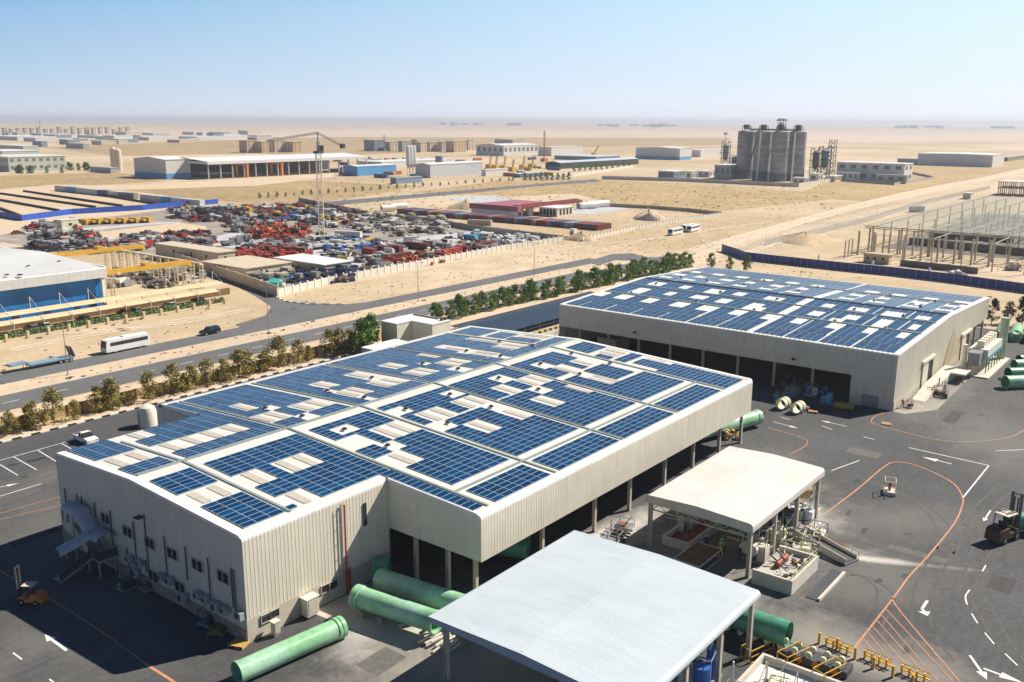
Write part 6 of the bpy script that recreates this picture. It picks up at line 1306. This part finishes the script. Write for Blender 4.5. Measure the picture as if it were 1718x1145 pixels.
# hoardings and fences --------------------------------------------------------------
def hoarding(label, px, h=2.9, m=m_navy, sp=2.4):
    P0 = [G(*p) for p in px]; T = wthing('hoarding', label, 'hoarding', P0[0]); mb = MB(); pb = MB()
    for a, b in zip(P0, P0[1:]):
        d = b-a; L = d.length; c = (a+b)/2; mb.box((c.x, c.y, h/2), (L, .08, h), m, atan2(d.y, d.x)); n = int(L/sp)
        for i in range(n): p = a+d*(i/n); pb.box((p.x, p.y, h/2), (.1, .22, h), m_lblu, atan2(d.y, d.x))
    mb.build('panel', T); pb.build('panel_joint', T)['kind'] = 'stuff'
hoarding('long navy blue panel hoarding curving behind the second warehouse', [(1211,422),(1235,430),(1250,436),(1300,442),(1400,453),(1500,463),(1600,475),(1700,489),(1800,503)])
hoarding('bright blue hoarding closing the front of the left building plot', [(-10,363),(38,371),(120,360),(240,353),(318,345)], 3.0, M('bright_blue_hoarding', (.01,.07,.42), .5, var=.15, scale=.2), 4); hoarding('short bright blue hoarding piece beside the white cabins', [(328,346),(366,342)], 2.9, M('bright_blue_hoarding', (.01,.07,.42), .5))
for i, (px, py) in enumerate(((1373,444),(1463,456),(1558,468))): q = G(px, py); tag(MB().b2(-.3,.3,-.3,.3,0,3.6,m_white).build('hoarding_post', loc=q), ['white post on the navy hoarding closest to the dirt track','middle white post on the navy hoarding','white post on the navy hoarding nearest the right side'][i].replace('nearest the right side','closest to the dark trees'), 'post')
wallrun('mesh_fence', 'pale grey fence with many posts running beside the dirt track', [G(1285,412), G(1360,396), G(1460,372), G(1510,356), G(1560,341), G(1660,318)], 2.1, M('grey_fence', (.50,.47,.42), .9), 2.8, m_concl, .7, .1, .3)
# building plot with dark strips
for i, (a, b) in enumerate((((0,337),(100,355)),((0,326),(160,349)),((40,322),(205,347)),((95,316),(262,344)),((0,351),(40,366)))):
    a, b = G(*a), G(*b); d = b-a; c = (a+b)/2; mb = MB(); mb.box((c.x, c.y, .6), (d.length, 1.0, 1.2), M('dark_strip', (.05,.035,.03), .9), atan2(d.y, d.x))
    tag(mb.build('foundation_strip'), ['dark foundation strip second from the front corner of the left plot','middle dark foundation strip of the left plot','dark foundation strip next to the one by the cabins','dark foundation strip alongside the row of white cabins','shortest dark foundation strip at the front corner of the left plot'][i], 'foundation')
lbc = ['white','light blue','white','white','blue','white','grey','white','white']
for i in range(13):
    px, py = 116+i*18.5, 322+i*2.05
    if i in (7,): continue
    q = G(px, py); c = lbc[i % 9]; put('cont40', c, (q.x, q.y+8, 0), -pi/2+.02, '%s site cabin in the row behind the left building plot' % c, 'site cabins behind the left plot', 0, 1.45)
# ================================================================ far buildings
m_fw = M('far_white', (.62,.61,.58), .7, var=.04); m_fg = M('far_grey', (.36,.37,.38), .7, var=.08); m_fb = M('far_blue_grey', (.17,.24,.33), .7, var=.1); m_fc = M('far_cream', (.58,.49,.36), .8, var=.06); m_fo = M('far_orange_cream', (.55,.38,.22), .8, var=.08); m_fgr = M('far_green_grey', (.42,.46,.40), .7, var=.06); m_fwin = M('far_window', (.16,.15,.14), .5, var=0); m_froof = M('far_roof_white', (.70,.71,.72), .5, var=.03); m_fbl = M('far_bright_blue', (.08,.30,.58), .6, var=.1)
def far_box(label, px, py, pl, pr_, hp, mw, mr=None, win=0, cat='building', name='building', group=None, gable=0, rows=1, base=None):
    c = G(px, py); dl, dr = ddir(pl, py), ddir(pr_, py); y1 = c.x*dl.y/dl.x; x1 = c.y*dr.x/dr.y; dep = c.dot(fw)+CH*math.sin(_P)
    dep = (c-Vector((0,0,CH))).dot(fw); h = hp*dep/CF; x0, y0 = c.x, c.y
    T = wthing(name, label, cat, (x0, y0, 0), group); MB().b2(x0, x1, y0, y1, 0, h, mw).build('wall', T); o = max(.3, h*.03)
    mb = MB()
    if gable:
        ym = (y0+y1)/2; g = gable*h
        mb.quad([(x0-o,y0-o,h),(x1+o,y0-o,h),(x1+o,ym,h+g),(x0-o,ym,h+g)], mr or mw); mb.quad([(x0-o,ym,h+g),(x1+o,ym,h+g),(x1+o,y1+o,h),(x0-o,y1+o,h)], mr or mw); mb.quad([(x0,y0,h),(x0,ym,h+g),(x0,y1,h)], mw)
    else: mb.b2(x0-o, x1+o, y0-o, y1+o, h+.01, h+.6, mr or mw)
    mb.build('roof', T)
    if base: MB().b2(x0-.2, x1-.1, y0-.2, y1+.1, 0, h*.28, base).build('base_band', T)
    if win:
        cnt = 0
        for r_ in range(rows):
            z = h*(r_+.6)/rows; hh = h/rows*.2
            for ax in ('x', 'y'):
                a, b = (x0, x1) if ax == 'x' else (y0, y1); n = max(1, int(abs(b-a)/(win*3.2))); n = min(n, 14)
                for i in range(n):
                    u = a+(b-a)*(i+.5)/n; w_ = abs(b-a)/n*.24
                    if cnt > 90: break
                    (MB().b2(u-w_, u+w_, y0-.15, y0-.02, z-hh, z+hh, m_fwin) if ax == 'x' else MB().b2(x0-.15, x0-.02, u-w_, u+w_, z-hh, z+hh, m_fwin)).build('window', T); cnt += 1
    return T, x0, x1, y0, y1, h
far_box('large white hall with a pale blue base band standing at the far left', 280, 301, 227, 321, 32, m_fw, m_froof, gable=.12, base=m_fbl)
# long open shed beyond
OS = wthing('open_shed', 'very long white open sided shed with a dark interior behind the white hall', 'shed', (560, 720, 0)); mb = MB(); mb.quad([(470,700,15),(655,700,15),(655,735,17.5),(470,735,17.5)], m_froof); mb.quad([(470,735,17.5),(655,735,17.5),(655,800,14),(470,800,14)], m_froof); mb.b2(470,655,699.5,700,12.5,15.0,m_fw); mb.b2(469.6,470,700,760,12.8,15,m_fw); mb.build('roof', OS)
for i in range(16): MB().b2(471+i*12.2, 472+i*12.2, 701, 702, 0, 12.6, m_fg).build('column', OS)
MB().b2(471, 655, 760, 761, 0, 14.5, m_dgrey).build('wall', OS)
for i, x in enumerate((510, 548)): T = wthing('gantry_crane', ['orange portal crane under the long open shed, nearer the white hall','orange portal crane under the long open shed, farther from the hall'][i], 'gantry crane', (x, 706, 0)); mb = MB(); mb.b2(x, x+2, 700.3, 702.5, 0, 10, m_org); mb.b2(x, x+2, 716, 718, 0, 10, m_org); mb.build('leg', T); MB().b2(x-.2, x+2.2, 700, 718.3, 10.01, 12, m_org).build('girder', T)
far_box('low white roofed building in front of the big white hall', 350, 299, 286, 390, 6, m_dgrey, m_froof)
far_box('green grey industrial block with rows of dark openings at the left edge', 16, 289, -30, 112, 24, m_fgr, m_fw, win=2.0, rows=2)
far_box('pale green grey hall behind the industrial block at the left edge', 5, 275, -40, 66, 20, m_fgr, m_froof)
for i, (px, hp) in enumerate(((193,33),(200,31))): q = G(px, 287); r_ = 3.4; h = hp*1000/CF; tag(MB().lathe((0,0,0),(0,0,1),[(0,r_),(h,r_),(h+2,1),(h+2.1,0)], m_fc, 14).build('silo', loc=q), ['taller of two slim cream silos beside the white hall','shorter of two slim cream silos beside the white hall'][i], 'silo')
far_box('dark low wall building at the foot of the cream silos', 186, 291, 152, 200, 8, m_fg, m_fg)
rows_ = [(30,236,-30,95,6,m_fw,m_froof),(70,247,56,80,9,m_fb,m_fg),(115,243,100,135,8,m_fb,m_fw),(140,250,111,150,8,m_fg,m_fc),(200,240,180,232,6,m_fb,m_froof),(60,226+12,40,98,6,m_fw,m_froof),(250,236,225,300,5,m_fw,m_froof),(330,235,300,420,5,m_fw,m_froof),(376,229,350,388,6,m_fb,m_fb),(160,232,130,180,4,m_fw,m_froof),(40,258,0,66,12,m_fgr,m_froof),(20,268,-30,20,16,m_fg,m_fg)]
for i, (px, py, a, b, hp, mw, mr) in enumerate(rows_): far_box(['long pale shed behind','blue grey flat block near','blue grey block with a white roof near','low grey and cream block near','long shed with a blue front near','pale shed beside','thin white shed far beyond','longest white shed far beyond','dark blue box building far beyond','small white shed beyond','green grey hall left of','grey hall at the very edge near'][i]+' the far left works', px, py, a, b, hp, mw, mr, win=0)
R = random.Random(21)
for i in range(34):
    px = R.uniform(-20, 420); py = R.uniform(227, 246) if i % 3 else R.uniform(226, 233); wd_ = R.uniform(18, 55); k = R.randrange(4)
    far_box('%s industrial shed among the pale far left industrial district' % ['white roofed','cream','blue grey','grey'][k], px+wd_*.4, py, px, px+wd_, R.uniform(3, 7), [m_fw,m_fc,m_fb,m_fgr][k], [m_froof,m_fw,m_froof,m_froof][k], group='sheds of the far left industrial district')
R = random.Random(8)
for i in range(20):
    px = -8+i*11.5; far_box('hazy cream apartment block in the long far left skyline row', px+4, 226-R.uniform(0,1.5), px, px+9, R.uniform(8,12), m_fc, m_fc, win=4, rows=4, name='apartment_block', cat='apartment block', group='hazy apartment blocks on the far left skyline')
for i, (px, a, b, py, hp, m) in enumerate(((415,402,430,257,20,m_fo),(440,430,452,257,18,m_fo),(462,450,478,256,19,m_fc),(492,478,507,256,17,m_fo),(628,611,646,254,18,m_fb),(655,646,668,254,15,m_fc),(675,668,690,255,17,m_fg),(706,692,716,256,16,m_fc),(722,716,735,255,15,m_fc),(742,734,748,255,16,m_fc),(762,748,783,256,18,m_fo),(786,782,795,252,16,m_fc),(430,412,436,247,10,m_fc),(860,830,880,243,8,m_fc),(700,690,760,243,8,m_fc))):
    far_box(['orange cream apartment block at the start of the row beside the tower crane','orange cream apartment block second in the row beside the tower crane','cream apartment block third in the row beside the tower crane','orange cream apartment block ending the row beside the tower crane','navy clad block under construction in the far apartment row','cream apartment block just right of the navy clad block','grey apartment block in the middle of the far apartment row','cream apartment block right of the grey one','slim cream apartment block in the far row','slim cream block beside the orange cream one','broad orange cream apartment block at the end of the far row','narrow cream block tucked behind the row end','distant cream block behind the first orange ones','distant cream buildings behind the long white hall','distant cream buildings behind the middle apartments'][i], px, py, a, b, hp, m, m_fc, win=2.0, rows=5, name='apartment_block', cat='apartment block', group='apartment blocks in the distance')
far_box('long white hall behind the yard of yellow cranes', 845, 262, 799, 903, 17, m_fw, m_froof, gable=.15, win=3); far_box('white office block right of the long white hall', 925, 262, 903, 977, 14, m_fw, m_fw)
far_box('big light grey shed beside the three slim silos', 722, 299, 698, 809, 22, m_fg if 0 else M('far_light_grey', (.50,.52,.54), .6), m_froof, gable=.1); far_box('blue edged white hall left of the slim silos', 600, 296, 576, 665, 16, m_fbl, m_froof, gable=.1)
far_box('white low hall right of the light grey shed', 815, 296, 808, 852, 10, m_fw, m_froof); far_box('teal grey container block in front of the grey shed', 665, 309, 655, 708, 9, m_fb, m_fg)
far_box('white shed behind the slim silos', 640, 281, 600, 760, 8, m_fw, m_froof)
for i, px in enumerate((685.5, 690.5, 695.5)): q = G(px, 297-i*.4); tag(MB().lathe((0,0,8),(0,0,9),[(0,.5),(3,1.9),(19,1.9),(20,.8),(20.1,0)], m_fw, 12).tube((-1.5,0,0),(-1.5,0,11),.2,m_fg,5).tube((1.5,0,0),(1.5,0,11),.2,m_fg,5).build('silo', loc=q), ['slim white silo on legs closest to the blue edged hall','middle one of the three slim white silos on legs','slim white silo on legs closest to the grey shed'][i], 'silo')
q = G(737, 285); tag(MB().lathe((0,0,0),(0,0,1),[(0,4),(14,4),(14.1,0)], m_fb, 14).build('storage_tank', loc=q), 'blue grey round tank behind the light grey shed', 'tank')
# blue white roofed stockyard sheds
far_box('long low shed with a pale blue roof and dark green front', 940, 284, 915, 1071, 10, M('dark_green_front', (.03,.05,.035), .9), m_bluroof, gable=.25); far_box('low blue roofed shed behind the long one', 1000, 270, 930, 1040, 6, m_fb, m_bluroof)  # front wall in one near-black green
far_box('white hall with a blue base band beyond the long blue roofed shed', 1140, 269, 1066, 1160, 19, m_fw, m_froof, base=m_fbl, gable=.1); far_box('white long building left of the silo plant', 1175, 264, 1160, 1226, 11, m_fw, m_froof)
far_box('blue grey shed with pale roof beside the road bend', 870, 303, 862, 912, 10, m_fb, m_bluroof)
# stockyard clutter
R = random.Random(4); rr = 0
for i in range(46):
    px, py = R.uniform(560, 930), R.uniform(266, 284) if i % 2 else R.uniform(284, 300); c = R.choice(['yellow','grey','beige','orange','blue','light blue','white','grey']); q = G(px, py)
    put('cont40' if i % 3 else 'truck', c, (q.x, q.y, 0), R.choice([0, pi/2]), '%s %s in the distant stockyard beyond the road' % (c, 'container' if i % 3 else 'truck'), 'stock in the distant stockyard', 0, 1.25)
def crawler(label, px, py, topx, topy, c, loc_h=None):
    q = G(px, py); dep = (q-Vector((0,0,CH))).dot(fw); T = thing('crawler_crane', label, 'crane', q, 0); s = dep/CF; tip = rd*((topx-px)*s)+Vector((0,0,(py-topy)*s))
    mb = MB(); mb.b2(-4,4,-3,3,.5,4.5,C_[c]); mb.build('body', T); mb = MB(); lattice(mb, Vector((0,0,4)), tip, 1.6, C_[c], 12, .22); mb.build('boom', T); mb = MB(); mb.tube(Vector((0,0,5)), tip, .08, m_dgrey, 4); mb.build('cable', T); return T
crawler('orange lattice boom crane standing tall beside the long white hall', 913, 272, 913, 221, 'orange'); crawler('yellow crane with a slanted boom behind the blue roofed shed', 997, 262, 1004, 245, 'yellow'); crawler('thin tower crane far beyond the apartment row', 646, 254, 645, 227, 'grey'); crawler('thin tower crane in the far left haze', 67, 224, 69, 203, 'grey')
for i, (px, py, hp) in enumerate(((822,283,26),(832,285,22),(846,286,24),(860,288,20),(878,284,22),(893,282,20))): crawler('yellow gantry frame in the stockyard below the long white hall', px, py, px+2, py-hp, 'yellow')['group'] = 'yellow frames in the distant stockyard'
# silo plant ---------------------------------------------------------------------
m_silo = M('weathered_silo', (.30,.305,.32), .85, var=.12, scale=.12, var2=.15, scale2=.03, streak=(.02,.02,.35,.42)); m_silo2 = M('silo_dark_band', (.10,.13,.15), .85, var=.2, scale=.15)
SP = wthing('silo_plant', 'tall cluster of weathered grey cement silos with rooftop machinery', 'silo', (785, 335, 0))
for i, (px, py) in enumerate(((1242,301),(1270,303.5),(1299,305),(1328,304))):
    q = G(px, py); dep = (q-Vector((0,0,CH))).dot(fw); r_ = 14.1*dep/CF; mb = MB(); prof = []
    for k in range(21): z = 2*k; prof += [(z, r_), (z+1.8, r_), (z+1.9, r_-.15), (z+2.0, r_)]
    mb.lathe((q.x+r_, q.y, 0), (q.x+r_, q.y, 1), prof+[(42, r_), (42.8, r_*.6), (42.9, 0)], m_silo, 30); o = mb.build('silo', SP, smooth='auto')
    MB().lathe((q.x+r_, q.y, 0), (q.x+r_, q.y, 1), [(0, r_+.2), (9-i, r_+.2)], m_silo2, 30).build('base_band', o)
    mb = MB(); frame_box(mb, q.x+r_-3, q.x+r_+3, q.y-3, q.y+3, 42, 46.5, .3, m_dgrey); mb.b2(q.x+r_-2.5, q.x+r_+2.5, q.y-2, q.y+2, 44, 48, m_dgrey); mb.build('rooftop_unit', o)
q = G(1300, 305); mb = MB(); frame_box(mb, q.x+5, q.x+10, q.y-2, q.y+3, 42, 53, .3, m_dgrey); mb.b2(q.x+4, q.x+11, q.y-3, q.y+4, 51.5, 52.4, m_dgrey); mb.b2(q.x+5, q.x+9, q.y, q.y+2, 44, 50, m_fg); mb.build('elevator_head', SP)
q0, q1 = G(1246, 301), G(1332, 304); mb = MB(); mb.tube((q0.x+9, q0.y, 43.6), (q1.x+9, q1.y, 43.6), .9, m_dgrey, 4); mb.tube((q0.x+6, q0.y, 44.6), (q1.x+6, q1.y, 44.6), .15, m_grey, 4); mb.build('walkway', SP)
for (a, za), (b, zb_) in (((G(1248,304),2),(G(1266,304),38)), ((G(1268,304.5),0),(G(1270,304.5),42)), ((G(1326,306.5),0),(G(1327,306.5),42))): mb = MB(); mb.tube((a.x-1, a.y-1, za), (b.x-1, b.y-1, zb_), .7, m_dgrey if za else m_fw, 6); mb.build('chute', SP)
def lattice_tower(label, px, py, hp, w_, m, body=None):
    q = G(px, py); dep = (q-Vector((0,0,CH))).dot(fw); h = hp*dep/CF; T = thing('process_tower', label, 'tower', q, 0); mb = MB(); lattice(mb, (0,0,0), (0,0,h), w_, m, 8, .3); mb.build('frame', T)
    for k in range(1, 5): MB().box((0,0,h*k/5), (w_*1.2, w_*1.2, .5), m).build('deck', T)
    if body: MB().lathe((0,0,0),(0,0,1),[(h*.3,0.3),(h*.45,w_*.42),(h*.85,w_*.42),(h*.9,0)], body, 12).build('vessel', T)
lattice_tower('blue grey process tower with a vessel just right of the silos', 1381, 302, 56, 8, m_dgrey, m_fb); lattice_tower('rusty lattice tower beside the blue grey process tower', 1393, 300, 64, 5, M('rust_green', (.20,.20,.12), .8)); lattice_tower('dark duct tower leaning on the last silo', 1366, 303, 54, 7, m_dgrey, m_dgrey)
lattice_tower('dark lattice tower just left of the silos', 1216, 286, 48, 7, m_dgrey, m_fb); lattice_tower('lower process frame between the dark tower and the silos', 1233, 290, 30, 9, m_dgrey, m_dgrey)
q = G(1216, 262); mb = MB(); mb.tube((0,0,0),(0,0,36),.5,m_grey,5); mb.box((0,0,33),(5,5,3),m_fg); tag(mb.build('telecom_mast', loc=q), 'thin telecom mast rising beside the silo plant', 'mast')
for i, (px, py, a, b, hp, m, lb) in enumerate(((1225,301,1198,1245,22,m_fg,'grey plant hall at the left foot of the silos'),(1130,300,1104,1150,11,m_fb,'blue grey pump house with white doors left of the silo plant'),(1160,303,1150,1170,14,m_fw,'white cabin block left of the silo plant'),(1190,298,1170,1200,9,m_fw,'low white office left of the grey plant hall'),(1350,311,1329,1356,11,m_fw,'white cube cabin at the foot of the silos'),(1372,307,1356,1380,14,m_fw,'white round cornered cabin right of the silos'),(1400,306,1388,1414,9,m_fc,'cream open canopy hut right of the silos'),(1440,305,1402,1452,14,m_fw,'white arched gatehouse before the long white hall'))):
    far_box(lb, px, py, a, b, hp, m, m_froof, win=1.5)
far_box('long white hall with two rows of small windows right of the silo plant', 1515, 307, 1402, 1529, 30, m_fw, m_froof, win=3, rows=2)
far_box('low grey block in front of the long white hall', 1520, 309, 1468, 1523, 13, m_fgr, m_fg, win=2); far_box('distant white hall standing alone on the plain at the right', 1664, 281, 1538, 1683, 20, m_fw, m_froof, gable=.05)
far_box('low cluster of grey sheds left of the distant white hall', 1540, 276, 1505, 1545, 8, m_fg, m_fg); far_box('low brown wall at the far right edge beyond the distant hall', 1690, 271, 1683, 1740, 6, M('far_brown', (.22,.17,.13), .9), m_fg)
wallrun('compound_wall', 'long low white wall in front of the silo plant', [G(1010,301), G(1150,305), G(1290,312), G(1340,314), G(1400,305)], 3, m_concl)
wallrun('compound_wall', 'low dark wall round the long white hall', [G(1415,305), G(1500,311), G(1567,300), G(1530,292)], 2, m_fg)
wallrun('compound_wall', 'cream wall along the road below the blue roofed shed', [G(862,304), G(960,297), G(1062,281)], 2.5, m_concl)
# hazy tree line and small trees by the far road
proto = T_gr[1]
for i in range(30):
    px = 436+i*14.4; py = 333-i*1.03+R.uniform(-.6,.6); q = G(px, py); dup(proto, (q.x, q.y, 0), i, 'small dark green tree in the spaced row beside the far road', 'small trees beside the far road', R.uniform(.4, .7))
for i in range(22): px = 862+i*9.2; q = G(px, 303-i*.15 if px < 960 else 288-(px-960)*.07); dup(proto, (q.x, q.y, 0), i, 'dark green tree in the low hedge line before the blue roofed shed', 'low hedge trees before the blue roofed shed', R.uniform(.9, 1.25))
for i in range(16): q = G(R.uniform(20,110) if i < 9 else R.uniform(115,150), 291 if i < 9 else 286); dup(proto, (q.x, q.y, 0), i, 'green tree at the foot of the green grey industrial block', 'trees before the green grey industrial block', R.uniform(1.0, 1.6))
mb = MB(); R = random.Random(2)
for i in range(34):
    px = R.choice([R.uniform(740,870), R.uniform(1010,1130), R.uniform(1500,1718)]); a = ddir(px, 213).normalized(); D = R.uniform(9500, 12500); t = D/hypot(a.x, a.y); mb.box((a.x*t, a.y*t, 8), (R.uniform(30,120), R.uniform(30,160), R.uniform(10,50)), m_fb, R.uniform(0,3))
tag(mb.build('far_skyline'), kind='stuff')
# steel frame hall on the right --------------------------------------------------
m_st = M('galvanised_purlin', (.50,.54,.46), .6, var=.15); m_pc = M('precast_column', (.42,.36,.28), .9, var=.1)
sheet('hall_shade_sheet', [(392,26),(590,26),(590,116),(392,116)], M('hall_shade_sheet', (.20,.18,.15), .95, var=.25, scale=.1), .03)  # dark sheet on the sand, shade under the roof put into its colour
SH = wthing('steel_frame_hall', 'unfinished steel hall with many bare purlins and tall thin columns', 'building frame', (440, 75, 0))
k = 0
for yi in range(9):
    y = 115-yi*11
    for xi in range(9):
        x = 378+xi*24
        if k >= 96: break
        MB().tube((x, y, 0), (x, y, 10), .32, m_pc, 5).build('column', SH); k += 1
    mb = MB(); mb.tube((378, y, 10), (590, y, 10), .28, m_pc, 4); mb.build('rafter', SH)
mb = MB()
for i in range(42): x = 378+i*5.0; mb.b2(x-.6, x+.6, 26, 118, 10.3, 10.38, m_st)
mb.build('purlin', SH)['kind'] = 'stuff'
mb = MB()
for z0 in (9.2, 9.9): mb.b2(377.5, 377.9, 26, 118, z0, z0+.3, m_pc)
mb.build('eave_beam', SH)
for k2 in range(17): MB().b2(377.4, 378.0, 116-k2*5.6-.3, 116-k2*5.6+.3, 0, 9.2, m_pc).build('eave_column', SH)
PF = wthing('column_row', 'row of precast concrete columns at the open end of the unfinished hall', 'building frame', (357, 95, 0))
for i in range(9):
    y = 116-i*5.8; MB().b2(365-.35, 365+.35, y-.35, y+.35, 0, 9.4, m_pc).build('column', PF)
for i, (x, y) in enumerate(((353,117),(357,117),(361,117),(353,106),(353,96),(353,86),(353,76),(353,66),(353,56))): MB().b2(x-.2, x+.2, y-.2, y+.2, 0, 6.5 if i < 3 else 9.6, m_pc).build('column', PF)
mb = MB(); mb.b2(353, 361, 116.9, 117.1, 6.51, 6.8, m_pc); mb.b2(352.9, 353.1, 52, 106, 9.61, 9.8, m_st); mb.b2(353, 378, 105.8, 106, 9.81, 10, m_st); mb.b2(353, 378, 85.8, 86, 9.81, 10, m_st); mb.b2(353, 378, 65.8, 66, 9.81, 10, m_st); mb.build('beam', PF)
flat_building('cream block wall box with dark window holes beside the unfinished hall', 347, 351, 99, 108, 3.2, m_beige, m_beige, [('y', 101, 1.8, .8, .8), ('y', 104, 1.8, .8, .8), ('y', 106.5, 1.8, .8, .8)])
for i, (a, b, h) in enumerate((((1525,410),(1718,430),3.0),((1560,400),(1700,408),2.4),((1510,446),(1640,460),2.2))):
    wallrun('block_wall', ['dark grey block wall across the floor of the unfinished hall','second grey block wall deeper inside the unfinished hall','grey block wall at the front edge of the unfinished hall'][i], [G(*a), G(*b)], h, M('grey_block', (.16,.145,.13), .9, var=.2))
rig('precast_bench', 'stacked precast benches at the right front of the unfinished hall', 'bench', at(1700, 452), (9, 5, 4), [m_pc, m_concl], 5, 61, 12)
rig('precast_stack', 'pale precast slabs laid out behind the navy hoarding', 'slab stack', at(1605, 458), (12, 5, .9), [m_concl, m_fw], 8, 62, 14)
TF = wthing('storey_frame', 'small two storey concrete frame beyond the unfinished hall', 'building frame', (560, 60, 0)); q = G(1672, 328)
mb = MB()
for z in (5, 9.5): mb.b2(q.x, q.x+30, q.y-22, q.y, z, z+.5, m_concl)
mb.build('slab', TF)
for i in range(5):
    for j in range(4): MB().b2(q.x+i*7.2, q.x+i*7.2+.6, q.y-1-j*6.8, q.y-.4-j*6.8, 0, 9.5, m_pc).build('column', TF)
q = G(1628, 335); flat_building('pale precast block by the mesh fence bend', q.x, q.x+9, q.y, q.y+5, 4, m_concl, m_concl); q = G(1535, 355)
for i in range(4): q = G(1530+i*6, 356); tag(MB().b2(-1.4,1.4,-1.4,1.4,0,3.4,m_white).b2(-1.5,1.5,-1.5,1.5,3.401,3.5,m_fw).build('white_tank', loc=q), 'white cube tank in the short row beside the mesh fence', 'tank', 'white cube tanks beside the mesh fence')
